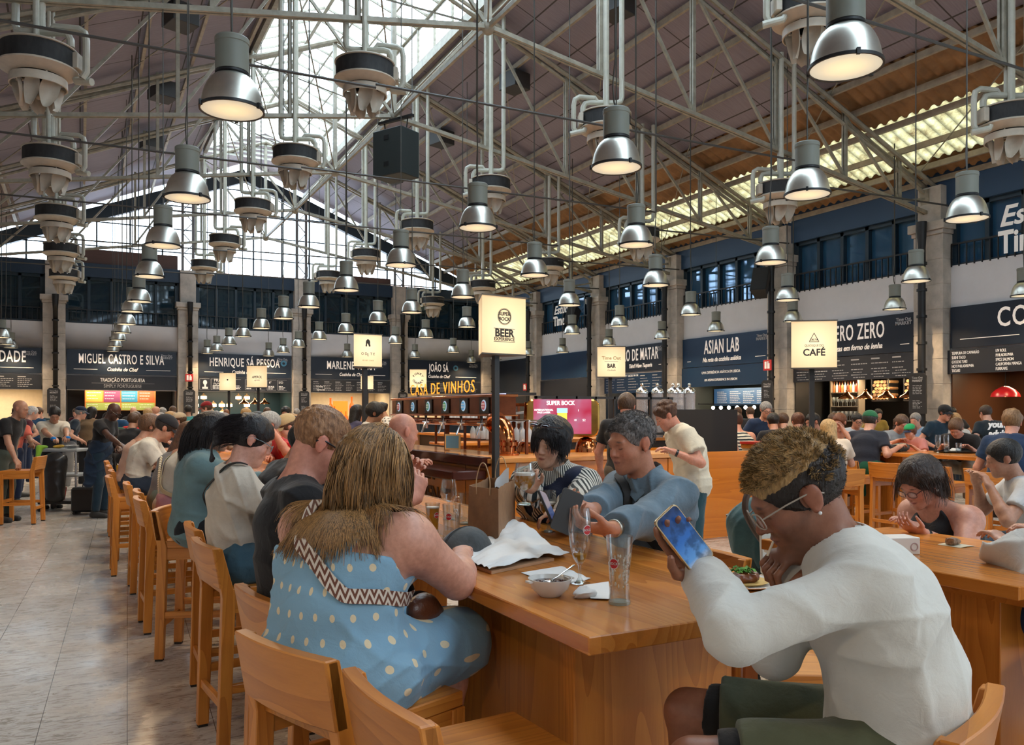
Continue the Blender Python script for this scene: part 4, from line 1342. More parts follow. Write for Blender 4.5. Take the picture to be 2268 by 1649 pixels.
# tap tower
r = root('tap_tower', 'long copper beer tap tower with round badges', 'beer tap', (4.35, 8.4, 1.08))
cop = mat('polished_copper', (.50, .17, .06), .14, metal=1, var=.25, vs=3)
cob = mat('dark_copper', (.16, .045, .018), .22, metal=.9, var=.4, vs=4)
part('header_box', MB().box(-.02, .30, .35, 3.9, .47, .70), cob, r, bevel=.006)
part('header_trim', MB().box(-.04, .32, .33, 3.92, .69, .72).box(-.04, .32, .33, 3.92, .455, .475), cop, r, bevel=.004)
bads = ((.25, .03, .03), (.03, .18, .30), (.03, .16, .10), (.03, .18, .07), (.04, .22, .4), (.25, .04, .05))
for i in range(6):
 y = 3.55 - i * .60
 c = bads[i]
 part('badge_panel', MB().box(-.035, -.02, y - .13, y + .13, .49, .68), mat('badge_black', (.008, .008, .01), .3), r)
 part('badge', MB().lathe([(0, .004), (.065, .002), (.07, 0)], 20, (-.038, y, .585), Matrix.Rotation(-pi / 2, 4, 'Y')), mat('badge_ring%d' % i, (.55, .62, .68), .4, emit=(.3, .55, .8), es=.35), r)
 part('badge_face', MB().lathe([(0, .006), (.052, .005)], 20, (-.040, y, .585), Matrix.Rotation(-pi / 2, 4, 'Y')), mat('badge_f%d' % i, c, .4, emit=c, es=.6), r)
 lettering('SUPER\nBOCK', Matrix.Translation((-.050, y, .585)) @ Matrix.Rotation(-pi / 2, 4, 'Z') @ RX, .032, txtw, r, world=False, name='badge_lettering', depth=.001)
 t = MB().tube([(-.06, y, .30), (-.07, y, .46)], [.012, .02], 8)
 part('tap_handle', t, blackm, r)
 t = MB().tube([(.04, y, .37), (-.02, y, .37), (-.07, y, .36), (-.10, y, .30), (-.13, y, .22)], .014, 8).tube([(-.06, y, .28), (-.06, y, .42)], .02, 8).tube([(-.06, y - .12, .37), (-.06, y + .12, .37)], .016, 8)
 part('tap', t, mat('chrome', (.75, .75, .78), .12, metal=1), r)
for y in (.6, 2.0, 3.6): part('post', MB().box(.08, .14, y, y + .05, 0, .47), cob, r)
b = MB()
arc = [(.02, .02 - .16 * (1 - cos(t)) + .16, .17 + .2 * sin(t)) for t in np.linspace(0, pi / 2, 8)]
b.tube([(.02, 3.9, .38), (.02, .32, .38)], .05, 14)
part('copper_rail', b, cop, r)
b = MB().tube([(.02, .34, .38), (.02, .24, .37), (.02, .14, .33), (.02, .07, .26), (.02, .04, .18), (.02, .04, .02)], [.085, .095, .1, .098, .09, .085], 20)
b.tube([(.02, .36, .38), (.02, .31, .38)], .13, 20).tube([(.02, .04, .12), (.02, .04, .16)], .125, 20).tube([(.02, .04, .0), (.02, .04, .03)], .14, 20)
for k in range(8):
 t = 2 * pi * k / 8
 b.tube([(.02 + .11 * cos(t), .04 + .11 * sin(t), .10), (.02 + .11 * cos(t), .04 + .11 * sin(t), .18)], .012, 6)
part('elbow', b, cop, r)
# golden screen and copper domes
sc_ = root('beer_screen', 'big gold framed screen with red beer picture', 'screen', (5.3, 8.75, 1.085), -YAW - .12)
b = MB()
pts = []
for cx_, cz_, a0 in ((.36, .17, -90), (.36, .44, 0), (-.36, .44, 90), (-.36, .17, 180)):
 for k in range(7):
  t = radians(a0 + 15 * k)
  pts.append((cx_ + .1 * cos(t), cz_ + .1 * sin(t) + .12))
b.prism(pts, 'y', 0, .30)
part('frame', b, mat('brushed_gold', (.62, .36, .09), .2, metal=1, var=.35, vs=4), sc_, bevel=.02)
m = mat('beer_screen_picture', (.02, .0, .0), .3)
x = N(m)
nn = x.noise(x.coord((2, 2, 2)), 1.6, 2)
x.l(x.ramp(nn, [(.35, (.45, .02, .06)), (.55, (.50, .10, .18)), (.75, (.35, .25, .35))]), x.b.inputs['Emission Color'])
x.b.inputs['Emission Strength'].default_value = .8
part('display', MB().box(-.36, .36, -.012, .01, .23, .66), m, sc_)
tw = mat('screen_white', (.8, .8, .8), .5, emit=(1, 1, 1), es=.8)
put(sc_, 'SUPER BOCK', -.02, .61, .075, tw, -.014, sx=.8, bold=.002)
put(sc_, 'INTERNATIONAL\nPALE LAGER', -.23, .51, .03, tw, -.014, bold=.001)
put(sc_, '52', .27, .40, .04, tw, -.014)
put(sc_, '18', .16, .40, .035, tw, -.014)
put(sc_, '1', .20, .52, .04, tw, -.014)
part('glass_picture', MB().box(-.06, .06, -.016, -.012, .28, .50), mat('screen_yellow', (.6, .5, .05), .5, emit=(.6, .55, .08), es=.8), sc_)
part('foam_picture', MB().box(-.065, .065, -.018, -.012, .49, .55), mat('screen_blue', (.3, .6, .7), .5, emit=(.3, .7, .8), es=.8), sc_)
part('neck', MB().tube([(-.38, .15, .0), (-.42, .15, .3), (-.4, .15, .62)], .09, 14), cop, sc_)
for (px, py, w_, lb) in ((1172, 995, .17, 'left'), (1300, 990, .14, 'right')):
 p = G(px, 1003, 1.085)
 thing('copper_dome', MB().lathe([(w_ * 1.0, 0), (w_ * .99, .05), (w_ * .85, .12), (w_ * .5, .175), (0, .195)], 28, p + V(.15, .25, 0)), cop, 'polished copper dome on the kiosk counter, %s of the gold screen' % lb, 'dome')
r = root('card_stand', 'small wooden framed card standing on the bar top', 'sign', (4.25, 9.75, 1.10), radians(-50))
part('frame', MB().box(-.11, .11, 0, .02, 0, .2), bwood, r)
part('card', MB().box(-.09, .09, -.004, 0, .02, .18), mat('card_blue', (.10, .25, .42), .4), r)
# glass racks with hanging glasses
gl2 = mat('rack_glass', (.75, .85, .95), .06, alpha=.42, spec=1)
hang = MB().lathe([(0, .25), (.035, .25), (.035, .245), (.006, .235), (.005, .17), (.028, .14), (.038, .09), (.036, .03), (.033, 0)], 12).mesh('beer_glass', gl2, 1)
k = 0
for rk, (x0_, y0_, z0_, nx, ny, lb) in enumerate(((4.75, 8.55, 1.22, 3, 11, 'lower'), (5.1, 10.6, 1.42, 4, 10, 'upper'))):
 r = root('glass_rack', 'steel rack rails with hanging glasses, %s one behind the taps' % lb, 'rack', (x0_, y0_, 0))
 for i in range(nx + 1): part('rail', MB().box(i * .16 - .09, i * .16 - .07, -.1, ny * .16, z0_ + .255, z0_ + .27), mat('rack_steel', (.55, .53, .48), .3, metal=.8), r)
 part('post', MB().box(-.1, -.07, -.05, -.02, 1.08, z0_ + .26).box(-.1, -.07, ny * .16 - .05, ny * .16 - .02, 1.08, z0_ + .26).box(nx * .16 - .1, nx * .16 - .07, -.05, -.02, .0, z0_ + .26), cob, r)
 for i in range(nx):
  for j in range(ny):
   o = link('beer_glass', hang)
   o.location = (x0_ + i * .16, y0_ + j * .16 + .05, z0_ + .005)
   props(o, 'clear beer glass hanging in the %s rack behind the taps, row %s, place %s' % (lb, OW[i], OW[j]), 'glass', 'glasses hanging in the kiosk racks')
r = root('rack_frame', 'open copper coloured square frame over the hanging glasses', 'frame', (4.95, 9.4, 1.08))
part('bar', MB().box(0, .04, 0, .04, 0, .62).box(1.1, 1.14, 0, .04, 0, .62).box(0, 1.14, 0, .04, .58, .62), cob, r)
for i in range(4):
 part('shelf_rail', MB().bar((.02, .1, .12 + i * .12), (1.1, .5, .22 + i * .12), .03, .03), mat('rack_steel'), r)
# wine kiosk letters
r = root('letter_sign', 'yellow lit letters CASA DE VINHOS on a bar roof', 'sign', (6.6, 15.8, 1.93), -pi / 2)
lt_ = mat('lit_yellow_letters', (.8, .4, .05), .4, emit=(1, .30, .02), es=.75)
lettering('CASA DE VINHOS', Matrix.Translation((0, 0, .14)) @ RX, .34, lt_, r, world=False, depth=.003, fitw=3.4, space=1.2)
part('shelf', MB().box(-1.7, 3.2, -.1, .5, -.05, .0), blackm, r)
part('light_strip', MB().box(-1.7, 3.2, -.12, -.1, -.04, -.02), mat('blue_white_strip', (.5, .6, 1), .5, emit=(.4, .5, 1), es=1.5), r)
part('post', MB().box(-1.68, -1.62, 0, .06, -1.93, -.05).box(3.1, 3.16, 0, .06, -1.93, -.05), blackm, r)
r = root('wine_bar', 'dark wine bar counter under the yellow letters', 'counter', (7.25, 13.6, 0))
part('body', MB().box(0, .6, 0, 5, 0, 1.05), mat('bar_front_dark', (.03, .02, .015), .5), r)
part('top', MB().box(-.05, .65, -.05, 5.05, 1.05, 1.1), wy, r)
# coffee kiosk: black railing frame with glass coffee silos
r = root('railing_rack', 'black metal railing of the coffee kiosk', 'railing', (7.2, 11.2, 0))
b = MB().box(-.9, 2.1, 0, .05, 1.80, 1.84).box(-.9, 2.1, 0, .05, 1.2, 1.24)
for i in range(9): b.box(-.9 + i * .37, -.87 + i * .37, 0, .04, 0 if i in (0, 8) else 1.2, 1.84)
part('rails', b, blackm, r)
steel = mat('polished_steel', (.7, .7, .68), .15, metal=1)
for i, px in enumerate((1422, 1456, 1491, 1503, 1527)):
 p = P(px, 900, 14.2)
 r = root('coffee_silo', 'tall glass coffee bean silo with steel lid, %s from the left' % ORD[i].replace('nearest', 'first'), 'dispenser', (p.x, p.y, 1.15), group='coffee silos on the kiosk')
 part('cylinder', MB().lathe([(.1, 0), (.1, .78), (.098, .78), (.098, .0)], 20), mat('silo_glass', (.5, .5, .55), .08, alpha=.35), r)
 part('beans', MB().lathe([(0, .01), (.09, .01), (.09, .45 + .1 * (i % 2)), (0, .47 + .1 * (i % 2))], 16), mat('coffee_beans', (.035, .014, .006), .5, bump=.6, bs=80), r)
 part('lid', MB().lathe([(.108, .76), (.108, .79), (.09, .83), (.03, .87), (.02, .88), (.03, .91), (.02, .935), (0, .94)], 20), steel, r)
r = root('coffee_counter', 'dark coffee kiosk counter below the silos', 'counter', (6.3, 11.3, 0))
part('body', MB().box(0, 3.4, 0, .9, 0, 1.1), mat('counter_black', (.015, .014, .014), .5), r)
part('top', MB().box(-.03, 3.43, -.03, .93, 1.1, 1.15), wx, r)
# ------------------------------------------------------------------ lightbox signs on poles
lbm = mat('lightbox_face', (.42, .36, .26), .6, spec=.1)
x = N(lbm)
sep = x.n('ShaderNodeSeparateXYZ')
x.l(x.coord(), sep.inputs[0])
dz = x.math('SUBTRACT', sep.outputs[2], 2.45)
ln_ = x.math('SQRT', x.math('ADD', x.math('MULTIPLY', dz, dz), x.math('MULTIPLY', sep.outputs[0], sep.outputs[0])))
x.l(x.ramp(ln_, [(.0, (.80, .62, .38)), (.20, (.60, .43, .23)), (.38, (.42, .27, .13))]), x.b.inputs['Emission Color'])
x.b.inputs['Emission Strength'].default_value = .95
ink = mat('sign_ink', (.015, .014, .012), .6)
gold = mat('sign_gold_ink', (.45, .30, .12), .6)
def lightbox(px, pz, top, s, rot, label, art, base=None, tri=True):
 Z = (top - CAMH) * FPX / (HY - pz)
 p = P(px, HY, Z)
 r = root('lightbox_sign', label, 'sign', (p.x, p.y, 0), -YAW + radians(rot))
 z0 = top - s * 1.06
 h = s * .866
 b = MB().prism([(-s / 2, 0), (s / 2, 0), (0, h)] if tri else [(-s / 2, 0), (s / 2, 0), (s / 2, s), (-s / 2, s)], 'z', z0, top)
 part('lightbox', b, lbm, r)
 b = MB()
 for z in (z0 - .015, top): b.prism([(-s / 2 - .01, -.01), (s / 2 + .01, -.01), (0, h + .01)] if tri else [(-s / 2 - .01, -.01), (s / 2 + .01, -.01), (s / 2, s), (-s / 2, s)], 'z', z, z + .015)
 part('frame', b, mat('lightbox_edge', (.05, .045, .04), .5), r)
 part('pole', MB().box(-.03, .03, h * .33 - .03, h * .33 + .03, 0.02, z0), blackm, r)
 part('foot', MB().box(-.15, .15, h * .33 - .15, h * .33 + .15, 0, .02), blackm, r)
 for (kind, *a) in art:
  if kind == 't':
   txt, x_, z_, sz, kw = a
   put(r, txt, x_ * s, z0 + z_ * s, sz * s, kw.pop('m', ink), -.003, depth=.001, **kw)
  elif kind == 'ring':
   x_, z_, r0, r1 = a
   part('ring', MB().lathe([(r0 * s, 0), (r1 * s, 0), (r1 * s, .002), (r0 * s, .002)], 32, (x_ * s, -.003, z0 + z_ * s), RX), ink, r)
  elif kind == 'line':
   x0, x1, z_, t = a
   part('rule', MB().box(x0 * s, x1 * s, -.004, 0, z0 + z_ * s, z0 + (z_ + t) * s), ink, r)
  elif kind == 'arc':
   txt, a0, a1, rr_ = a
   for i, ch_ in enumerate(txt):
    t = radians(a0 + (a1 - a0) * i / (len(txt) - 1))
    k_ = t - pi / 2 if a1 < a0 else t + pi / 2
    lettering(ch_, Matrix.Translation((rr_ * s * cos(t), -.003, z0 + .53 * s + rr_ * s * sin(t))) @ RX @ Matrix.Rotation(k_, 4, 'Z'), .17 * s, ink, r, world=False, depth=.001, bold=.003)
  elif kind == 'poly':
   part('emblem', MB().prism([(u * s, z0 + w_ * s) for u, w_ in a[0]], 'y', -.004, 0), ink, r)
 return r
lightbox(1117, 657, 2.79, .56, 36, 'lit lightbox on a black pole reading SUPER BOCK BEER EXPERIENCE', [
 ('ring', 0, .69, .130, .145), ('ring', 0, .69, .152, .157), ('t', 'SUPER\nBOCK', 0, .69, .095, {'bold': .0015}), ('line', -.24, .24, .46, .008), ('t', 'BEER', 0, .375, .20, {'bold': .004, 'sx': 1.0}),
 ('t', 'EXPERIENCE', 0, .265, .085, {'bold': .001}), ('line', -.24, .24, .215, .008)])
lightbox(1803, 711, 2.75, .56, -10, 'lit lightbox on a black pole reading DELTA QUIOSQUE DO CAFÉ', [
 ('poly', [(-.11, .60), (0, .80), (.11, .60), (.095, .60), (0, .775), (-.095, .60)]), ('line', -.11, .11, .585, .012), ('t', 'DELTA', 0, .635, .055, {'bold': .001}),
 ('t', 'QUIOSQUE DO', 0, .50, .075, {'sx': .8}), ('t', 'CAFÉ', 0, .34, .22, {'bold': .003, 'sx': .95})], )
lightbox(1354, 768, 2.75, .50, 2, 'lit lightbox on a black pole reading TimeOut BAR cocktails', [
 ('t', 'Time Out', 0, .66, .17, {'m': gold, 'bold': .001}), ('line', -.24, .24, .53, .008), ('t', 'BAR', 0, .38, .20, {'bold': .004, 'sx': .8}), ('t', 'Cocktails', 0, .23, .08, {'shear': .3})])
lightbox(815, 741, 2.62, .40, 32, 'lit lightbox on a black pole with a black hair emblem reading ODETE', [
 ('poly', [(.075 * cos(t), .80 + .11 * sin(t)) for t in np.linspace(-.3, pi + .3, 14)] + [(-.09, .68), (-.04, .66), (-.03, .78), (.01, .74), (.04, .66), (.09, .68)]),
 ('t', 'O D   T E', 0, .42, .12, {}), ('t', 'E', 0, .38, .12, {}), ('t', 'W I N E   B A R', 0, .2, .06, {'m': gold})])
lightbox(926, 818, 2.75, .46, 3, 'lit lightbox reading FUNKY CHUNKY in a ring of letters', [
 ('arc', 'FUNKY', 150, 30, .29), ('arc', 'CHUNKY', 205, 335, .29)])
lightbox(569, 810, 2.75, .50, 2, 'lit lightbox on a black pole reading APEROL', [('t', 'APEROL', 0, .5, .17, {'shear': .2, 'bold': .002, 'sx': .8}), ('t', 'spritz', 0, .35, .12, {'shear': .3})])
lightbox(504, 826, 2.75, .48, 2, 'small far lit lightbox with a tiny dot emblem, left of the APEROL one', [('ring', 0, .65, .0, .05), ('t', '- - - -', 0, .4, .12, {'m': gold})])
lightbox(813, 832, 2.75, .40, 2, 'small far lit lightbox below the ODETE one', [('t', 'o', 0, .65, .1, {'m': gold}), ('t', '- - - -', 0, .4, .12, {'m': gold})])
# orange bottle display
r = root('bottle_display', 'glowing orange tiered bottle display on the spritz bar', 'display', (P(742, 900, 19).x, P(742, 900, 19).y, 1.1))
part('tiers', MB().box(-.5, .5, 0, .6, .0, .08).box(-.5, .4, .15, .6, .08, .2).box(-.5, .2, .3, .6, .2, .32), mat('orange_acrylic', (.9, .18, .02), .3, emit=(1, .16, .01), es=.9), r)
part('glow_panel', MB().box(.1, .45, .5, .55, .32, .75), mat('orange_glow', (.9, .2, .02), .4, emit=(1, .18, .015), es=1.0), r)
ob = mat('orange_bottle', (.9, .14, .02), .12, emit=(1, .12, .01), es=.55)
obm = bottle_mesh(ob, 'spritz_bottle')
n = 0
c0 = P(742, 900, 19)
for tier, (z, y_, nn_) in enumerate(((1.18, .08, 9), (1.30, .22, 8), (1.42, .4, 6))):
 for i in range(nn_):
  o = link('spritz_bottle', obm)
  o.location = (c0.x - .45 + i * .11, c0.y + y_, z)
  props(o, 'orange bottle on the %s tier of the glowing display, %s from left' % (('bottom', 'middle', 'top')[tier], OW[i]), 'bottle', 'orange bottles on the spritz display')
for i, (px, s_) in enumerate(((732, 1.5), (779, 1.6))):
 p = P(px, 900, 18.6)
 o = link('spritz_bottle', obm)
 o.location = (p.x, p.y, 1.55 if i == 0 else 1.6)
 o.location.z = 1.45
 o.scale = (1.5, 1.5, s_)
 props(o, 'big orange display bottle, %s of the two' % ('left', 'right')[i], 'bottle')
dots = MB()
rr = random.Random(4)
for i in range(46):
 dots.sphere((-.5 + rr.random() * .95, -.02 - rr.random() * .02, rr.uniform(-.15, .45)), .018, 6, 4)
part('light_dots', dots, mat('dot_lights', (1, .8, .6), .5, emit=(1, .75, .45), es=4), r, kind='stuff')
r = root('spritz_bar', 'orange and pale spritz bar counter in the crowd', 'counter', (c0.x - .9, c0.y - .1, 0))
part('body', MB().box(0, 3, 0, .9, 0, 1.1), mat('pale_orange_bar', (.55, .28, .14), .4), r)
# ================================================================== people: distance fields turned into meshes
def nv(a): return np.array(a, np.float64)
def surface_nets(a, lo, h):
 s = a < 0
 X, Y, Z = a.shape
 c = np.zeros((X - 1, Y - 1, Z - 1), np.int8)
 for dx in (0, 1):
  for dy in (0, 1):
   for dz in (0, 1): c += s[dx:X - 1 + dx, dy:Y - 1 + dy, dz:Z - 1 + dz]
 idx = np.argwhere((c > 0) & (c < 8))
 if len(idx) == 0: return np.zeros((0, 3)), []
 vid = np.full(c.shape, -1, np.int32)
 vid[tuple(idx.T)] = np.arange(len(idx))
 corner = {}
 for dx in (0, 1):
  for dy in (0, 1):
   for dz in (0, 1): corner[dx, dy, dz] = a[idx[:, 0] + dx, idx[:, 1] + dy, idx[:, 2] + dz].astype(np.float64)
 acc = np.zeros((len(idx), 3))
 cnt = np.zeros(len(idx))
 ks = list(corner)
 for i, p in enumerate(ks):
  for q in ks[i + 1:]:
   d = [abs(p[j] - q[j]) for j in range(3)]
   if sum(d) != 1: continue
   A, B = corner[p], corner[q]
   m = (A < 0) != (B < 0)
   t = np.where(m, A / np.where(m, A - B, 1), 0)
   pt = nv(p)[None] + t[:, None] * (nv(q) - nv(p))[None]
   acc += np.where(m[:, None], pt, 0)
   cnt += m
 v = (idx + acc / cnt[:, None]) * h + nv(lo)[None]
 quads = []
 for ax in range(3):
  b, d = (ax + 1) % 3, (ax + 2) % 3
  sl0, sl1 = [slice(None)] * 3, [slice(None)] * 3
  sl0[ax], sl1[ax] = slice(0, -1), slice(1, None)
  s0, s1 = s[tuple(sl0)], s[tuple(sl1)]
  e = np.argwhere(s0 != s1)
  ok = (e[:, b] > 0) & (e[:, d] > 0) & (e[:, b] < a.shape[b] - 1) & (e[:, d] < a.shape[d] - 1)
  e = e[ok]
  flip = s0[tuple(e.T)]
  ids = []
  for ob, od in ((1, 1), (0, 1), (0, 0), (1, 0)):
   q = e.copy()
   q[:, b] -= ob
   q[:, d] -= od
   ids.append(vid[tuple(q.T)])
  ids = np.stack(ids, 1)
  ids[~flip] = ids[~flip][:, ::-1]
  quads.append(ids)
 return v, np.concatenate(quads)
class SDF:
 def __init__(s, lo, hi, h):
  s.lo, s.h = nv(lo), h
  s.n = np.maximum(4, np.ceil((nv(hi) - s.lo) / h).astype(int) + 1)
  s.a = np.full(tuple(s.n), .1, np.float32)
 def add(s, p, off=0., k=.02, sub=False):
  if p[0] == 'c':
   _, a, b, ra, rb = p[:5]
   o = p[5] if len(p) > 5 else {}
   a, b = nv(a), nv(b)
   R = max(ra, rb) * max(1, o.get('w', 1)) + off + .035
   lo, hi = np.minimum(a, b) - R, np.maximum(a, b) + R
  else:
   _, c, r = p[:3]
   o = p[3] if len(p) > 3 else {}
   c, r = nv(c), nv(r) + off
   R = max(r) + .035
   lo, hi = c - R, c + R
  i0 = np.clip(np.floor((lo - s.lo) / s.h).astype(int), 0, s.n)
  i1 = np.clip(np.ceil((hi - s.lo) / s.h).astype(int) + 1, 0, s.n)
  if np.any(i1 <= i0): return
  sl = tuple(slice(i0[j], i1[j]) for j in range(3))
  g = [(np.arange(i0[j], i1[j]) * s.h + s.lo[j]).astype(np.float32) for j in range(3)]
  x, y, z = g[0][:, None, None], g[1][None, :, None], g[2][None, None, :]
  if p[0] == 'c':
   ab = b - a
   L = max(ab @ ab, 1e-9)
   px, py, pz = x - a[0], y - a[1], z - a[2]
   t = np.clip((px * ab[0] + py * ab[1] + pz * ab[2]) / L, 0, 1)
   qx, qy, qz = px - t * ab[0], py - t * ab[1], pz - t * ab[2]
   q2 = qx * qx + qy * qy + qz * qz
   if 'u' in o:
    u = nv(o['u'])
    u = u / np.linalg.norm(u)
    qu = qx * u[0] + qy * u[1] + qz * u[2]
    q2 = q2 - qu * qu * (1 - 1 / o['w'] ** 2)
   d = np.sqrt(np.maximum(q2, 0)) - (ra + (rb - ra) * t + off)
  else:
   px, py, pz = x - c[0], y - c[1], z - c[2]
   if 'R' in o:
    m = o['R']  # 3x3 rows = local axes
    px, py, pz = (px * m[j][0] + py * m[j][1] + pz * m[j][2] for j in range(3))
   k0 = np.sqrt((px / r[0]) ** 2 + (py / r[1]) ** 2 + (pz / r[2]) ** 2)
   k1 = np.sqrt((px / r[0] ** 2) ** 2 + (py / r[1] ** 2) ** 2 + (pz / r[2] ** 2) ** 2)
   d = k0 * (k0 - 1) / np.maximum(k1, 1e-6)
   d = np.where(k0 < .05, -min(r), d)
  for (cp, cn) in o.get('cut', ()):
   cn = nv(cn) / np.linalg.norm(nv(cn))
   d = np.maximum(d, (x - cp[0]) * cn[0] + (y - cp[1]) * cn[1] + (z - cp[2]) * cn[2])
  k = o.get('k', k)
  A = s.a[sl]
  if sub:
   s.a[sl] = np.maximum(A, -d)
  elif k > 1e-5:
   hh = np.maximum(k - np.abs(A - d), 0) / k
   s.a[sl] = np.minimum(A, d) - hh * hh * k * .25
  else:
   s.a[sl] = np.minimum(A, d)
 def band(s, w=.03):
  i = np.argwhere(np.abs(s.a) < w)
  return i, i * s.h + s.lo
 def fold(s, amp, seed=0, freq=22.):
  i, p = s.band(.02 + amp)
  r = np.random.RandomState(seed)
  f = np.zeros(len(p))
  for q in range(4):
   k1, k2, k3 = r.normal(size=3), r.normal(size=3), r.normal(size=3)
   k1[2] = k1[2] * .8 + .3
   k1 /= np.linalg.norm(k1)
   k2 /= np.linalg.norm(k2)
   w = freq * (.8 + .55 * q)
   msk = .5 + .5 * np.sin(freq * .3 * (p @ k3) + q * 2)
   f += msk * (1 - np.abs(np.sin(.5 * w * (p @ k1) + 1.8 * np.sin(w * .3 * (p @ k2) + q)))) ** 2.2 / (1 + .35 * q)
  s.a[tuple(i.T)] -= (amp * 1.5 * (f - .12)).astype(np.float32)
 def cut(s, cp, cn):
  g = [(np.arange(s.n[j]) * s.h + s.lo[j]).astype(np.float32) for j in range(3)]
  cn = nv(cn) / np.linalg.norm(nv(cn))
  d = (g[0][:, None, None] - cp[0]) * cn[0] + (g[1][None, :, None] - cp[1]) * cn[1] + (g[2][None, None, :] - cp[2]) * cn[2]
  s.a = np.maximum(s.a, d.astype(np.float32))
def sdf_at(prims, p, k=.03):
 A = np.full(len(p), 9.)
 for q in prims:
  if q[0] == 'c':
   a, b, ra, rb = nv(q[1]), nv(q[2]), q[3], q[4]
   o = q[5] if len(q) > 5 else {}
   ab = b - a
   t = np.clip(((p - a) @ ab) / max(ab @ ab, 1e-9), 0, 1)
   v = p - a - t[:, None] * ab
   q2 = (v * v).sum(1)
   if 'u' in o:
    u = nv(o['u']) / np.linalg.norm(o['u'])
    q2 = q2 - (v @ u) ** 2 * (1 - 1 / o['w'] ** 2)
   d = np.sqrt(np.maximum(q2, 0)) - (ra + (rb - ra) * t)
  else:
   o = q[3] if len(q) > 3 else {}
   v = p - nv(q[1])
   if 'R' in o: v = v @ nv(o['R']).T
   r = nv(q[2])
   k0 = np.linalg.norm(v / r, axis=1)
   k1 = np.linalg.norm(v / r ** 2, axis=1)
   d = k0 * (k0 - 1) / np.maximum(k1, 1e-6)
  h_ = np.maximum(k - np.abs(A - d), 0) / k
  A = np.minimum(A, d) - h_ * h_ * k * .25
 return A
def snap(prims, p, off, only_out=False, it=8):
 p = nv(p).copy()
 e = .004
 for _ in range(it):
  d = sdf_at(prims, p)
  g = np.stack([(sdf_at(prims, p + nv(x_)) - sdf_at(prims, p - nv(x_))) for x_ in ((e, 0, 0), (0, e, 0), (0, 0, e))], 1)
  g /= np.maximum(np.linalg.norm(g, axis=1), 1e-9)[:, None]
  m_ = (off - d)
  if only_out: m_ = np.maximum(m_, 0)
  p = p + g * m_[:, None]
 return p, g
def spline(P3, n):
 P3 = [nv(q) for q in P3]
 P3 = [2 * P3[0] - P3[1]] + P3 + [2 * P3[-1] - P3[-2]]
 out = []
 for i in range(1, len(P3) - 2):
  a, b, c, d = P3[i - 1:i + 3]
  for j in range(n):
   t = j / n
   out.append(.5 * ((2 * b) + (c - a) * t + (2 * a - 5 * b + 4 * c - d) * t * t + (3 * b - a - 3 * c + d) * t ** 3))
 out.append(P3[-2])
 return np.array(out)
def bounds(prims, off=0):
 lo, hi = nv([9, 9, 9]), nv([-9, -9, -9])
 for p in prims:
  if p[0] == 'c':
   o = p[5] if len(p) > 5 else {}
   R = max(p[3], p[4]) * max(1, o.get('w', 1)) + off
   for q in (p[1], p[2]): lo, hi = np.minimum(lo, nv(q) - R), np.maximum(hi, nv(q) + R)
  else:
   R = max(p[2]) + off
   lo, hi = np.minimum(lo, nv(p[1]) - R), np.maximum(hi, nv(p[1]) + R)
 return lo - .02, hi + .02
def to_mesh(name, v, f, m, colors=None):
 me = bpy.data.meshes.new(name)
 n, nf = len(v), len(f)
 me.vertices.add(n)
 me.vertices.foreach_set('co', np.asarray(v, np.float32).ravel())
 me.loops.add(nf * 4)
 me.loops.foreach_set('vertex_index', np.asarray(f, np.int32).ravel())
 me.polygons.add(nf)
 me.polygons.foreach_set('loop_start', np.arange(nf, dtype=np.int32) * 4)
 me.polygons.foreach_set('loop_total', np.full(nf, 4, np.int32))
 me.update(calc_edges=True)
 me.polygons.foreach_set('use_smooth', np.ones(nf, bool))
 me.materials.append(m)
 if colors is not None:
  at = me.color_attributes.new('Col', 'FLOAT_COLOR', 'POINT')
  at.data.foreach_set('color', np.concatenate([colors, np.ones((n, 1))], 1).astype(np.float32).ravel())
 return me
def smooth_net(v, f, it=1):
 for _ in range(it):
  acc = np.zeros_like(v)
  cnt = np.zeros(len(v))
  for a, b in ((0, 1), (1, 2), (2, 3), (3, 0)):
   np.add.at(acc, f[:, a], v[f[:, b]])
   np.add.at(acc, f[:, b], v[f[:, a]])
   np.add.at(cnt, f[:, a], 1)
   np.add.at(cnt, f[:, b], 1)
  v = .45 * v + .55 * acc / np.maximum(cnt, 1)[:, None]
 return v
def field_mesh(name, prims, h, m, off=0., k=.02, subs=(), folds=0, seed=0, freq=22., cuts=(), colf=None, sm=1, subk=0):
 lo, hi = bounds(prims, off + folds)
 F = SDF(lo, hi, h)
 for p in prims: F.add(p, off, k)
 if folds: F.fold(folds, seed, freq)
 for p in subs: F.add(p, 0, k, True)
 for c in cuts: F.cut(*c)
 v, f = surface_nets(F.a, F.lo, h)
 if len(v) == 0: return None
 v = smooth_net(v, f, sm)
 return to_mesh(name, v, f, m, colf(v) if colf else None)
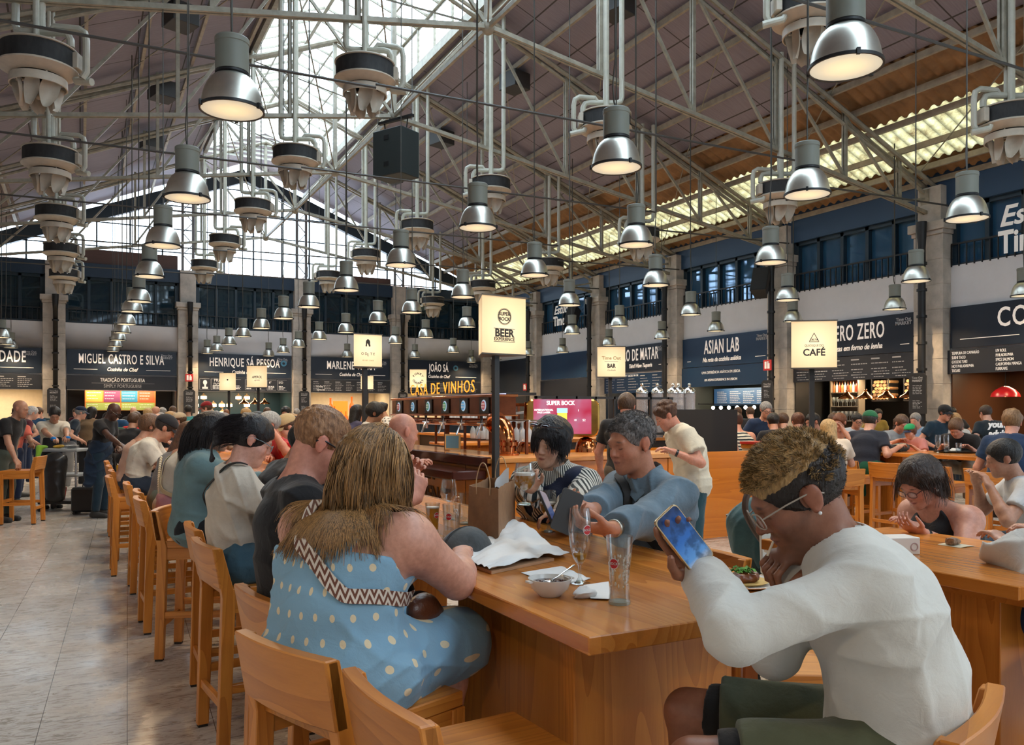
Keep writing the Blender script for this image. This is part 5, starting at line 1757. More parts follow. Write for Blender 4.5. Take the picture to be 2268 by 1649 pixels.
# materials for people -------------------------------------------------
skinm = bpy.data.materials.new('skin')
skinm.use_nodes = True
x = N(skinm)
at = x.n('ShaderNodeVertexColor', layer_name='Col')
nz = x.noise(x.coord(), 60, 4, .6)
mm = x.n('ShaderNodeMix', data_type='RGBA', blend_type='MULTIPLY', i_0=1.0)
x.l(at.outputs[0], mm.inputs[6])
x.l(x.ramp(nz, [(.3, (.86, .80, .78)), (.7, (1.08, 1.05, 1.04))]), mm.inputs[7])
x.l(mm.outputs[2], x.b.inputs['Base Color'])
x.b.inputs['Roughness'].default_value = .45
x.b.inputs['Subsurface Weight'].default_value = 0.08
x.b.inputs['Subsurface Scale'].default_value = .01
x.b.inputs['Subsurface Radius'].default_value = (1, .35, .2)
x.bump(x.noise(x.coord(), 260, 3, .6), .12, .002)
def cloth(name, col, rough=.85, weave=400, var=.12):
 if name in MATS: return MATS[name]
 m = mat(name, col, rough, sheen=.15, spec=.2)
 x = N(m)
 v = x.coord()
 n1 = x.noise(v, 9, 4, .6)
 x.l(x.ramp(n1, [(.3, tuple(c * (1 - var) for c in col)), (.7, tuple(min(1, c * (1 + var)) for c in col))]), x.b.inputs['Base Color'])
 n2 = x.noise(v, weave, 2, .7)
 n3 = x.noise(v, 26, 3, .5, .6)
 x.bump(x.math('ADD', x.math('MULTIPLY', n2, .12), n3), .3, .012)
 return m
def pattern(name, kind, c1, c2, rough=.8, su=.05, sv=.05, r=.3, cx=(0, 0)):
 """cloth printed in cylindrical body coordinates"""
 if name in MATS: return MATS[name]
 m = cloth(name, c1)
 x = N(m)
 tc = x.n('ShaderNodeTexCoord')
 sp = x.n('ShaderNodeSeparateXYZ')
 x.l(tc.outputs['Object'], sp.inputs[0])
 u = x.math('MULTIPLY', x.math('ARCTAN2', x.math('SUBTRACT', sp.outputs[0], cx[0]), x.math('MULTIPLY', x.math('SUBTRACT', sp.outputs[1], cx[1]), -1)), .24)
 wv = x.noise(tc.outputs['Object'], 6, 2)
 if kind == 'dots':
  v_ = x.math('DIVIDE', sp.outputs[2], sv)
  row = x.math('FLOOR', v_)
  u_ = x.math('ADD', x.math('DIVIDE', u, su), x.math('MULTIPLY', row, .5))
  fu = x.math('SUBTRACT', x.math('FRACT', u_), .5)
  fv = x.math('SUBTRACT', x.math('FRACT', v_), .5)
  d = x.math('SQRT', x.math('ADD', x.math('POWER', x.math('MULTIPLY', fu, su), 2), x.math('POWER', x.math('MULTIPLY', fv, sv), 2)))
  f = x.math('LESS_THAN', d, r)
 elif kind == 'stripes':
  u_ = x.math('ADD', x.math('DIVIDE', u, su), x.math('MULTIPLY', wv, .9))
  f = x.math('GREATER_THAN', x.math('FRACT', u_), r)
 elif kind == 'hstripes':
  f = x.math('GREATER_THAN', x.math('FRACT', x.math('ADD', x.math('DIVIDE', sp.outputs[2], sv), x.math('MULTIPLY', wv, .6))), r)
 x.l(x.mix(f, c1, c2), x.b.inputs['Base Color'])
 return m
def hairmat(name, col, tip=None, streak=.5):
 if name in MATS: return MATS[name]
 m = mat(name, col, .42, spec=.35)
 x = N(m)
 n1 = x.noise(x.coord((1, 1, .3)), 90, 3, .7)
 x.l(x.ramp(n1, [(.3, tuple(c * (1 - streak) for c in col)), (.7, tuple(min(1, c * (1 + streak)) for c in (tip or col)))]), x.b.inputs['Base Color'])
 x.bump(x.noise(x.coord((1, 1, .35)), 55, 3, .7), .8, .012)
 return m
def rotm(yaw=0, pitch=0, roll=0):
 """columns = right, forward, up axes; pitch>0 looks down"""
 return np.array((Matrix.Rotation(radians(yaw), 3, 'Z') @ Matrix.Rotation(radians(-pitch), 3, 'X') @ Matrix.Rotation(radians(roll), 3, 'Y')))
def head_prims(c, R, s=1., fem=False, ears=True, face=1.0):
 def T(p): return nv(c) + R @ (nv(p) * s)
 rows_ = R.T
 def E(p, r, **k): return ('e', T(p), tuple(q * s for q in r), dict(R=rows_, **k))
 def K(a, b, ra, rb, **k): return ('c', T(a), T(b), ra * s, rb * s, k)
 j = .9 if fem else 1.0
 P_ = [E((0, -.012, .035), (.076, .097, .086)), E((0, .03, -.02), (.064 * j, .066, .082)), E((0, .045, -.078), (.046 * j, .046, .038), k=.03), E((0, .077, -.1), (.018, .014, .016), k=.03),
          E((.036, .05, -.035), (.026, .034, .03), k=.02), E((-.036, .05, -.035), (.026, .034, .03), k=.02),
          E((0, .086, .022), (.046, .014, .012), k=.02)]
 if face:
  P_ += [K((0, .093, .008), (0, .112 if not fem else .107, -.026), .0065, .0105, k=.012), E((.012, .098, -.031), (.009, .010, .007), k=.006), E((-.012, .098, -.031), (.009, .010, .007), k=.006),
               E((0, .092, -.054), (.022, .012, .0055), k=.005), E((0, .089, -.0655), (.019, .012, .0065), k=.005)]
  S_ = [E((.031, .101, .004), (.019, .017, .012)), E((-.031, .101, .004), (.019, .017, .012))]
  L_ = [E((.030, .0775, .003), (.0155, .0145, .0125), k=.002), E((-.030, .0775, .003), (.0155, .0145, .0125), k=.002)]
 else: S_, L_ = [], []
 if ears:
  for q in (-1, 1):
   P_.append(E((.077 * q, -.006, -.004), (.009, .019, .031), k=.008))
   L_.append(E((.083 * q, -.014, .004), (.006, .014, .026), k=.004))
   L_.append(E((.080 * q, .002, -.028), (.006, .008, .010), k=.004))
 return P_, S_, L_, T
def hand_prims(w, d, n, thumb, curl=25, s=1., spread=.0, rf=1., point=None, thin=1.):
 """w wrist, d direction, n palm normal, thumb = +1/-1 side"""
 d = nv(d) / np.linalg.norm(d)
 n = nv(n)
 n = n - d * (n @ d)
 n /= np.linalg.norm(n)
 sd = np.cross(d, n) * thumb  # towards the thumb
 w = nv(w)
 kn = w + d * .088 * s
 out = [('c', w + d * .012 * s, kn - d * .004, .019 * s, .0155 * s, dict(u=sd, w=2.25, k=.02))]
 cr = curl if isinstance(curl, (list, tuple)) else [curl] * 4
 for i, (o, L) in enumerate(((.031, .92), (.0105, 1.0), (-.0105, .94), (-.030, .76))):
  p = kn + sd * o * s
  a = radians(cr[i]) * .8
  dirv = d + sd * (o * (3 + spread * 12))
  dirv /= np.linalg.norm(dirv)
  r = .0092 * s * rf * (1 if i < 3 else .88) * thin
  p = p - d * .006 * s
  for j, l in enumerate((.045, .028, .022)):
   q = p + (dirv * cos(a) + n * sin(a)) * l * L * s
   out.append(('c', p, q, r, r * .9, dict(k=.003)))
   p, r = q, r * .9
   a += radians(cr[i]) * (1.15 if j == 0 else .9)
 p = w + d * .022 * s + sd * .026 * s
 th = d * .62 + sd * .7 + n * .3
 th /= np.linalg.norm(th)
 q = p + th * .042 * s
 out.append(('c', p, q, .0145 * s, .0115 * s * rf, dict(k=.012)))
 th2 = d * .86 + sd * .12 + n * .5
 th2 /= np.linalg.norm(th2)
 q2 = q + th2 * .032 * s
 out.append(('c', q, q2, .0112 * s * rf, .0098 * s * rf, dict(k=.004)))
 th3 = d * .8 - sd * .15 + n * .6
 th3 /= np.linalg.norm(th3)
 out.append(('c', q2, q2 + th3 * .024 * s, .0096 * s * rf, .008 * s * rf, dict(k=.004)))
 return out
def ik(a, t, l1, l2, pole):
 a, t = nv(a), nv(t)
 d = t - a
 L = np.linalg.norm(d)
 if L > (l1 + l2) * .995:
  t = a + d / L * (l1 + l2) * .995
  d = t - a
  L = np.linalg.norm(d)
 L = max(L, abs(l1 - l2) * 1.05 + .02)
 x_ = (l1 * l1 - l2 * l2 + L * L) / (2 * L)
 h_ = sqrt(max(l1 * l1 - x_ * x_, 0))
 u = d / np.linalg.norm(d)
 p = nv(pole) - u * (nv(pole) @ u)
 p /= max(np.linalg.norm(p), 1e-6)
 return a + u * x_ + p * h_, t
def ptube(A, B, r0, r1, **k): return ('c', A, B, r0, r1, k)
def person(label, x=0, y=0, face=0, sit=True, s=1., w=1., lean=14, curve=10, twist=0, side=0, head=(0, 15, 0), hl=None, hr=None, handl=None, handr=None, polel=None, poler=None,
           skin=(.50, .26, .17), hair=('short', (.05, .03, .02)), top=('tee', (.5, .5, .5)), bottom=('trousers', (.03, .04, .08)), shoes=(.03, .03, .03), h=.012, fem=False, seat=.76,
           knees=None, feet=None, extras=(), beard=None, stub=0, belly=0., arms=1., hh=None, folds=.009, group=None, name='person', neckline=.0, world=True, legs=True, lips=(.42, .13, .11), sh=.175, brow=None, headoff=(0, 0, 0), age=0):
 rt = root(name, label, 'person', (x, y, 0), radians(face - 90), group)
 Mi = rmat(rt).inverted()
 L = lambda v: nv(Mi @ Vector(v)) if world else nv(v)
 hero = h < .008
 hz = (seat + .10) if sit else .94 * s
 pel = nv([0, 0, hz])
 def dr(a, sd_=0): return nv([sin(radians(sd_)), sin(radians(a)), cos(radians(a))]) / 1.0
 sl_ = s * (.90 if sit else 1)
 wa = pel + dr(lean * .5, side) * .18 * sl_
 ch = wa + dr(lean + curve * .5, side) * .17 * sl_
 nb = ch + dr(lean + curve, side) * .15 * sl_
 hd0 = nb + dr(lean + curve * 1.2 + head[1] * .25, side) * .085 * s
 R = rotm(*head)
 hc = hd0 + R @ (nv([0, .022, .085]) * s) + nv(headoff)
 tw = Matrix.Rotation(radians(twist), 3, 'Z')
 rt_ = nv(tw @ V(1, 0, 0))
 bw = w
 torso = [('e', pel + nv([0, 0, .0]), (.155 * bw * s, .115 * bw * s, .12 * s), {}),
             ptube(pel, wa, .105 * bw * s, (.095 + belly * .5) * bw * s, u=(1, 0, 0), w=1.32, k=.05), ptube(wa, ch, (.097 + belly * .4) * bw * s, .108 * (bw * .6 + .4) * s, u=rt_, w=1.35, k=.05),
             ptube(ch, nb - dr(lean + curve) * .05 * s, .105 * (bw * .5 + .5) * s, .062 * (bw * .5 + .5) * s, u=rt_, w=1.7, k=.05)]
 if belly: torso.append(('e', wa + nv([0, .05 + belly, -.02]), (.12 * bw * s, .10 * s, .12 * s), dict(k=.06)))
 shl, shr = nb - rt_ * sh * s * (bw * .25 + .75) - dr(lean + curve) * .055 * s, nb + rt_ * sh * s * (bw * .25 + .75) - dr(lean + curve) * .055 * s
 torso += [ptube(nb - dr(lean) * .015 * s, q, .045 * s, .055 * s * arms ** .5, k=.05) for q in (shl, shr)]
 if fem:
  fw = nv(tw @ V(0, 1, 0))
  for q in (-1, 1): torso.append(('e', ch + fw * .085 * s * (bw * .6 + .4) + rt_ * q * .075 * bw * s - nv([0, 0, .02]), (.06 * bw * s, .055 * bw * s, .06 * s), dict(k=.04)))
 neck = [ptube(nb - dr(lean) * .03 * s, hc + R @ (nv([0, -.02, -.05]) * s), (.054 if fem else .061) * s, (.048 if fem else .056) * s, k=.03)]
 HP, HS, HL, T = head_prims(hc, R, s, fem)
 # arms
 la, lf = .285 * s, .255 * s
 A = {}
 for sd_, shp, tgt, pole, hnd in ((-1, shl, hl, polel, handl), (1, shr, hr, poler, handr)):
  if tgt is None: tgt = nv([sd_ * .18, .32, 1.10]) if sit else nv([sd_ * .26, .06, hz - .12])
  else: tgt = L(tgt)
  if pole is None: pole = (sd_ * .5, -.35, -.8)
  el, wr = ik(shp, tgt, la, lf, pole)
  A[sd_] = (shp, el, wr, hnd)
 body = torso + neck
 upper, fore, hands = [], [], []
 ar = arms
 for sd_, (shp, el, wr, hnd) in A.items():
  upper.append(ptube(shp, el, .054 * s * ar, .041 * s * ar, k=.03))
  upper.append(('e', shp + (el - shp) * .1, (.056 * s * ar,) * 3, dict(k=.03)))
  mid = el + (wr - el) * .3
  fore.append(ptube(el, mid, .040 * s * ar, .041 * s * ar, k=.02))
  fore.append(ptube(mid, wr, .041 * s * ar, .027 * s * (ar * .4 + .6), k=.02))
  dd, nn, cu = (wr - el), nv([0, .2, -1]), 28
  thin = 1.
  if hnd:
   if hnd[0] is not None: dd = L(Vector(hnd[0]) + Vector((x, y, 0))) - L((x, y, 0)) if world else nv(hnd[0])
   if hnd[1] is not None: nn = L(Vector(hnd[1]) + Vector((x, y, 0))) - L((x, y, 0)) if world else nv(hnd[1])
   cu = hnd[2]
  hands += hand_prims(wr, dd, nn, sd_, cu, s * (1. if not fem else .92), rf=1.0 if h < .009 else 1.25)
 # legs
 thigh, shin, feetp = [], [], []
 K = {}
 for i, sd_ in enumerate((-1, 1)):
  hip = pel + nv([sd_ * .088 * s * (bw * .5 + .5), .0, -.02])
  if knees is not None and knees[i] is not None: kn = L(knees[i])
  elif sit: kn = hip + nv([sd_ * .06, .41 * s, .0])
  else: kn = nv([sd_ * .095 * s, .02, .50 * s])
  if feet is not None and feet[i] is not None: ft = L(feet[i])
  elif sit: ft = kn + nv([0, -.06, -.42 * s])
  else: ft = nv([sd_ * .10 * s, -.03, .085 * s])
  K[sd_] = (hip, kn, ft)
  tb = bw * .7 + .3
  thigh += [ptube(hip, kn, .086 * s * tb, .056 * s * (bw * .4 + .6), k=.04)]
  m_ = kn + (ft - kn) * .3
  shin += [ptube(kn, m_, .054 * s, .054 * s, k=.02), ptube(m_, ft, .054 * s, .036 * s, k=.02)]
  feetp += [ptube(ft + nv([0, -.02, -.035 * s]), ft + nv([0, .15 * s, -.055 * s]), .036 * s, .030 * s, u=(1, 0, 0), w=1.25, k=.02)]
 allp = body + upper + fore + thigh + (shin + feetp if legs else [])
 sk = nv(skin)
 bc = nv(brow if brow is not None else (hair[1] if hair and hair[0] != 'bald' else (.08, .05, .03)))
 inv = R.T
 def colf(v):
  c_ = np.tile(sk, (len(v), 1))
  q = ((v - hc) @ R) / s
  near = np.linalg.norm(q, axis=1) < .17
  qx, qy, qz = q[:, 0], q[:, 1], q[:, 2]
  def blend(mask_w, col):
   mw = np.clip(mask_w, 0, 1)[:, None] * near[:, None]
   return c_ * (1 - mw) + nv(col)[None] * mw
  fr = qy > .04
  if fr.any():
   c_ = blend(np.exp(-(((np.abs(qx) - .040) / .022) ** 2 + ((qz + .03) / .02) ** 2)) * .35 * fr, sk * nv([1.15, .72, .70]))
   c_ = blend(np.exp(-((qx / .016) ** 2 + ((qz + .028) / .012) ** 2)) * .35 * (qy > .09), sk * nv([1.15, .72, .70]))
   c_ = blend((1.6 - np.sqrt((qx / .022) ** 2 + ((qz + .060) / .0105) ** 2) * 1.6) * (qy > .082), lips)
   c_ = blend((1.2 - np.abs(qz + .0600 + .05 * np.abs(qx)) / .0022) * (np.abs(qx) < .021) * (qy > .08) * .8, nv(lips) * .35)
   c_ = blend((1.5 - np.sqrt(((np.abs(qx) - .032) / .019) ** 2 + ((qz - .0255 + (np.abs(qx) - .032) * .15) / .0045) ** 2) * 1.5) * fr * .85, bc)
   c_ = blend((1.3 - np.sqrt(((np.abs(qx) - .030) / .0155) ** 2 + ((qz + .0045 - 14 * (np.abs(qx) - .030) ** 2) / .0028) ** 2) * 1.2) * (qy > .06), (.015, .01, .008))
  if stub:
   m_ = np.clip((-.012 - qz) * 40, 0, 1) * np.clip((qy - .0) * 30, 0, 1) * (np.clip((np.abs(qx) / .045), 0, 1) + (qz < -.075) + ((qz < -.04) & (qz > -.052))).clip(0, 1)
   c_ = blend(m_ * stub, sk * .35)
  # ears and knuckles slightly redder
  c_ = blend(np.exp(-((np.abs(qx) - .082) / .01) ** 2) * (np.abs(qz) < .035) * (np.abs(qy) < .03) * .4, sk * nv([1.2, .75, .7]))
  return np.clip(c_, 0, 1)
 if hero:
  # fine head and hands in the same skin as the body: one field at head resolution over a coarse body
  vs, fs = [], []
  mb_ = [p for p in allp + hands]
  lo, hi = bounds(allp + HP + hands)
  F = SDF(lo, hi, h)
  for p in allp + HP: F.add(p, 0, .02)
  for p in HS: F.add(p, 0, 0, True)
  for p in HL: F.add(p, 0, .003)
  for p in hands: F.add(p, 0, .004)
  v, f = surface_nets(F.a, F.lo, h)
  v = smooth_net(v, f, 1)
  me = to_mesh('body', v, f, skinm, colf(v))
 else:
  lo, hi = bounds(allp + HP + hands)
  F = SDF(lo, hi, h)
  for p in allp + HP: F.add(p, 0, .02)
  if h < .013:
   for p in HS: F.add(p, 0, 0, True)
  for p in HL: F.add(p, 0, .003)
  for p in hands: F.add(p, 0, .004)
  v, f = surface_nets(F.a, F.lo, h)
  me = to_mesh('body', v, f, skinm, colf(v))
 part('body', me, None, rt)
 hseed = (hash(label) if False else sum(ord(c__) for c__ in label)) % 1000
 # clothes
 def cm(spec, default):
  c_ = spec[1]
  return c_ if isinstance(c_, bpy.types.Material) else cloth('cloth_%.3f_%.3f_%.3f' % tuple(c_), c_)
 if bottom:
  kind = bottom[0]
  pr = [torso[0], ptube(pel, wa, .105 * bw * s, .09 * bw * s, u=(1, 0, 0), w=1.32, k=.05, cut=[(wa - nv([0, 0, .06]), (0, 0, 1))])]
  for sd_, (hip, kn, ft) in K.items():
   tb = bw * .7 + .3
   if kind == 'shorts':
    e = hip + (kn - hip) * .78
    pr.append(ptube(hip, e + (kn - hip) * .1, .095 * s * tb, .082 * s, k=.04, cut=[(e, kn - hip)]))
   else:
    pr.append(ptube(hip, kn, .090 * s * tb, .062 * s * (bw * .4 + .6), k=.04))
    e = ft + (kn - ft) * .04
    pr.append(ptube(kn, ft, .062 * s, .050 * s, k=.02, cut=[(e, ft - kn)]))
  me = field_mesh(kind, pr, max(h, .008), cm(bottom, 0), .008, .03, folds=folds, seed=hseed + 3)
  if me: part(kind, me, None, rt)
 if legs and shoes is not None and bottom is not None:
  for i, (sd_, (hip, kn, ft)) in enumerate(K.items()):
   b0, b1 = ft + nv([0, -.03, -.035 * s]), ft + nv([0, .16 * s, -.055 * s])
   me = field_mesh('shoe', [ptube(b0, b1, .045 * s, .036 * s, u=(1, 0, 0), w=1.2, k=.02), ptube(ft, b0, .045 * s, .045 * s)], max(h, .01), cloth('shoe_%.2f_%.2f_%.2f' % tuple(shoes), shoes, .5), .004, .02, cuts=[((0, 0, min(b0[2], b1[2]) - .035), (0, 0, -1))])
   if me: part('shoe', me, None, rt)
 if top:
  kind = top[0]
  opt = top[2] if len(top) > 2 else {}
  off = opt.get('off', .012)
  cutz = opt.get('hem', None)
  pr = [torso[1], torso[2], torso[3], torso[0]] + torso[4:]
  if kind in ('tank', 'dress'): pr = [torso[0], torso[1], torso[2], torso[3]] + [p for p in torso[4:] if p[0] == 'e']
  if kind in ('tee', 'long', 'polo'):
   for sd_, (shp, el, wr, hnd) in A.items():
    fr = opt.get('sleeve', .62 if kind != 'long' else 1)
    if kind == 'long':
     pr.append(ptube(shp, el, .058 * s * ar, .048 * s * ar, k=.03))
     e = wr + (el - wr) * opt.get('cuff', .04)
     pr.append(ptube(el, wr, .048 * s * ar, .036 * s, k=.02, cut=[(e, wr - el)]))
    else:
     e = shp + (el - shp) * fr
     pr.append(ptube(shp, shp + (el - shp) * (fr + .15), .058 * s * ar, .062 * s * ar, k=.03, cut=[(e, el - shp)]))
  subs = [ptube(nb + R @ nv([0, .0, .0]) + dr(lean) * .012, hc, .064 * s + neckline, .07 * s + neckline)] if kind != 'dress' else []
  cuts = []
  fwd = nv(tw @ V(0, 1, 0))
  if kind == 'tank':
   subs = [ptube(nb - dr(lean + curve) * .02 + fwd * .07, hc + fwd * .06, .07 * s, .12 * s), ptube(nb + dr(lean) * .02, hc, .07, .07)]
   for sd_, (shp, *_r) in A.items(): subs.append(('e', shp + rt_ * sd_ * .055, (.062 * s, .09 * s, .10 * s), {}))
  if kind == 'dress':
   subs = []
   cuts = [(ch + dr(lean + curve) * opt.get('top', .02), dr(lean + curve * .5))]
   for sd_, (shp, *_r) in A.items(): subs.append(('e', shp + rt_ * sd_ * .03, (.075 * s, .09 * s, .13 * s), {}))
   for sd_, (hip, kn, ft) in K.items(): pr.append(ptube(hip, kn, .115 * s * bw ** .5, .10 * s, k=.06))
   pr.append(ptube(K[-1][1], K[1][1], .10 * s, .10 * s, k=.05))
   pr.append(('e', pel + nv([0, .0, -.02]), (.2 * bw * s, .125 * bw ** .5 * s, .14 * s), dict(k=.04)))
  hem = opt.get('hem', .02)
  if kind != 'dress': cuts.append((pel - dr(lean) * hem, (0, 0, -1)))
  subs += opt.get('subs', [])
  me = field_mesh('shirt' if kind != 'dress' else 'dress', pr + opt.get('add', []), h if h < .008 else max(h, .01), cm(top, 0), off, .035, subs=subs, folds=folds * opt.get('f', 1), seed=hseed, freq=opt.get('freq', 20), cuts=cuts)
  if me: part({'dress': 'dress', 'tank': 'tank_top', 'long': 'long_sleeved_top', 'tee': 'shirt', 'polo': 'shirt'}[kind], me, None, rt)
  if opt.get('collar'):
   cc = nb + dr(lean) * .02
   me = field_mesh('collar', [ptube(nb - dr(lean) * .01, nb + dr(lean + curve) * .035 * s, .078 * s, .07 * s, cut=[(nb + dr(lean + curve) * .035 * s, dr(lean + curve))])], max(h, .006), cm(top, 0), 0, .01, subs=[ptube(nb + dr(lean) * .0, hc, .062 * s, .066 * s)])
   if me: part('collar', me, None, rt)
 # hair
 info = dict(root=rt, hc=hc, R=R, T=T, nb=nb, ch=ch, pel=pel, wa=wa, A=A, K=K, s=s, HP=HP, torso=torso, L=L, Mi=Mi, rt_=rt_, h=h, ar=ar)
 if hair and hair[0] != 'bald': do_hair(info, hair, hseed)
 if beard:
  rows_ = R.T
  me = field_mesh('beard', [('e', T((0, .048, -.078)), (.055 * s, .052 * s, .045 * s), dict(R=rows_)), ('e', T((0, .07, -.10)), (.03 * s, .03 * s, .025 * s), dict(R=rows_))], max(.006, h * .7), hairmat('hair_%.3f_%.3f_%.3f' % tuple(beard), beard), .004, .02,
      subs=[('e', T((0, .09, -.045)), (.034 * s, .05 * s, .022 * s), dict(R=rows_))], folds=.003, freq=120, seed=3)
  if me: part('beard', me, None, rt)
 for e in extras: EXTRA[e[0]](info, *e[1:])
 return info
def do_hair(I, hair, seed=0):
 style, col = hair[0], hair[1]
 o = hair[2] if len(hair) > 2 else {}
 T, R, s, hc, h = I['T'], I['R'], I['s'], I['hc'], I['h']
 rows_ = R.T
 m = hairmat('hair_%.3f_%.3f_%.3f' % tuple(col), col, o.get('tip'))
 vol = o.get('vol', .010)
 E = lambda p, r, **k: ('e', T(p), tuple(q * s for q in r), dict(R=rows_, **k))
 Kp = lambda a, b, ra, rb, **k: ('c', T(a), T(b), ra * s, rb * s, k)
 pr = [E((0, -.014, .038), (.077 + vol, .099 + vol, .087 + vol))]
 line = o.get('line', .060)
 subs = [E((0, .105, -.03 + (line - .06)), (.085, .075, .088)), E((0, .03, -.095), (.12, .10, .062))]
 if style in ('short', 'buzz', 'long', 'bob', 'pony', 'bun', 'curly'):
  subs.append(E((0, .0, -.115), (.12, .15, .062 + (.0 if style != 'short' else .01))) if style in ('short', 'buzz', 'curly', 'pony', 'bun') else E((0, .02, -.12), (.10, .09, .06)))
 if o.get('ears', style in ('short', 'buzz', 'pony', 'bun', 'curly')):
  for q in (-1, 1): subs.append(E((.085 * q, .0, -.012), (.022, .030, .040)))
 if style == 'curly':
  r = random.Random(seed)
  for i in range(40):
   a, b = r.uniform(0, 2 * pi), r.uniform(.15, 1.45)
   p = (cos(a) * sin(b) * .085, -.02 + sin(a) * sin(b) * .1, .04 + cos(b) * .09)
   pr.append(E(p, (.022, .022, .020), k=.01))
 if style in ('long', 'bob'):
  ln = o.get('len', .28 if style == 'long' else .12)
  pr += [Kp((0, -.07, .03), (0, -.085, -ln), .07, .05, u=R[:, 0], w=1.25, k=.04)]
  for q in (-1, 1): pr.append(Kp((.066 * q, -.012, .03), (.065 * q, -.03 + o.get('fwd', 0), -ln * .85), .028, .02, k=.03))
  subs = [E((0, .105, -.035 + (line - .06)), (.066, .085, .092)), E((0, .05, -.13), (.052, .09, .08))]
 if style == 'pony':
  pr += [Kp((0, -.105, .02), (0, -.15, -.03), .02, .03, k=.02), Kp((0, -.15, -.03), (0, -.13, -o.get('len', .2)), .032, .012, k=.02)]
 if style == 'bun': pr += [E((0, -.11, .06), (.038, .034, .036), k=.015)]
 hm = min(max(h * .8, .0035), .012)
 lo, hi = bounds(pr, 0)
 me = field_mesh('hair', pr, hm, m, 0, .02, subs=subs, folds=o.get('fold', .003 if h < .008 else .002), freq=o.get('freq', 130), seed=seed)
 if me: part('hair', me, None, I['root'])
 if o.get('strands'): strands(I, col, **o['strands'])
def strands(I, col, n=800, steps=12, step=.03, r=.0016, grav=.25, comb=(0, -.3, 0), clear=.012, wave=.0, seed=1, tones=(.6, 1.0, 1.7), zmin=-.03, front=.06, lift=.5, sides=3, part_x=None, tipc=None, keep=None, name='hair_strands', flat=1., collide=True, bang=None, along=0., clump=0, jit=.12):
 rs = np.random.RandomState(seed)
 s, R, hc = I['s'], I['R'], I['hc']
 c0 = nv([0, -.014, .038])
 rad = nv([.08, .102, .09])
 P_ = []
 while len(P_) < n:
  q = rs.normal(size=3)
  q /= np.linalg.norm(q)
  p = c0 + q * rad
  if p[2] < zmin and not (p[1] < -.03 and p[2] > zmin - .045): continue
  if p[1] > .0 and p[2] < front + (p[1] - .06) * .2 and p[1] > .035: continue
  if abs(p[0]) > .06 and p[2] < .028 and p[1] > -.03: continue
  P_.append(p)
 p = np.array(P_)
 nrm = (p - c0) / rad ** 2
 nrm /= np.linalg.norm(nrm, axis=1)[:, None]
 cb = nv(comb)[None].repeat(n, 0).copy()
 if part_x is not None: cb[:, 0] += np.sign(p[:, 0] - part_x) * .8
 ph = rs.uniform(0, 6.28, n)
 jr = rs.normal(size=(n, 3)) * jit
 fr = p[:, 1] > .02
 if bang is None and collide:
  cb[fr, 1] -= .9
  cb[fr, 0] += np.sign(p[fr, 0] + .01) * .7
 if clump:
  cid = np.array([np.argmin(((p[rs.choice(n, clump, replace=False)] - q) ** 2).sum(1)) for q in p[:1]])
  cs = p[rs.choice(n, clump, replace=False)]
  cid = np.argmin(((p[:, None, :] - cs[None]) ** 2).sum(2), 1)
  ph = ph * .12 + rs.uniform(0, 6.28, clump)[cid]
  jr = jr * .4 + (rs.normal(size=(clump, 3)) * jit * 1.3)[cid]
 d = nrm * lift + cb + jr
 W_ = lambda q: hc[None] + (q * s) @ R.T
 pos = W_(p)
 d = d @ R.T
 d /= np.linalg.norm(d, axis=1)[:, None]
 pts = [pos.copy()]
 side = np.cross(d, nv([0, 0, 1])) + rs.normal(size=(n, 3)) * .2
 if clump: side = side + (rs.normal(size=(clump, 3)) * nv([1, 1, .1]))[cid]
 side /= np.linalg.norm(side, axis=1)[:, None]
 tor = I['torso'][1:4] + [q for q in I['torso'][4:] if q[0] == 'c']
 stp = step * rs.uniform(.8, 1.08, n)[:, None]
 if bang is not None: stp[fr] *= bang
 for i in range(steps):
  d = d + nv([0, 0, -1])[None] * grav + (cb @ R.T) * (along if i > 2 else .25)
  if wave: d = d + side * (np.sin(ph + i * .9) * wave * min(1, .15 + i / 9))[:, None]
  d /= np.linalg.norm(d, axis=1)[:, None]
  pos = pos + d * stp * s
  if collide:
   q = (pos - hc[None]) @ R / s
   k = (q - c0) / (rad + clear - .003)
   kk = np.linalg.norm(k, axis=1)
   ins = kk < 1
   if ins.any():
    q2 = c0 + (q - c0) / np.maximum(kk, .3)[:, None]
    pos = np.where(ins[:, None], W_(q2), pos)
   for t_ in tor:
    if t_[0] == 'c':
     a, b, ra, rb = nv(t_[1]), nv(t_[2]), t_[3], t_[4]
     o = t_[5] if len(t_) > 5 else {}
     ab = b - a
     tt = np.clip(((pos - a) @ ab) / max(ab @ ab, 1e-9), 0, 1)
     qq = pos - a - tt[:, None] * ab
     if 'u' in o:
      u = nv(o['u']) / np.linalg.norm(o['u'])
      qq = qq - (qq @ u)[:, None] * u * (1 - 1 / o['w'])
     L_ = np.linalg.norm(qq, axis=1)
     rr_ = ra + (rb - ra) * tt + .027
     ins = L_ < rr_
     if ins.any():
      push = (qq / np.maximum(L_, 1e-5)[:, None]) * (rr_ - L_)[:, None]
      pos = pos + np.where(ins[:, None], push, 0)
   d = pos - pts[-1]
   d /= np.maximum(np.linalg.norm(d, axis=1), 1e-6)[:, None]
  pts.append(pos.copy())
 pts = np.array(pts)  # steps+1, n, 3
 m_, S_ = n, len(pts)
 tan = np.gradient(pts, axis=0)
 tan /= np.maximum(np.linalg.norm(tan, axis=2), 1e-6)[..., None]
 u = np.cross(tan, nv([.13, .3, .94]))
 u /= np.maximum(np.linalg.norm(u, axis=2), 1e-6)[..., None]
 w_ = np.cross(tan, u)
 tap = np.linspace(1, .35, S_)[:, None, None]
 V_ = []
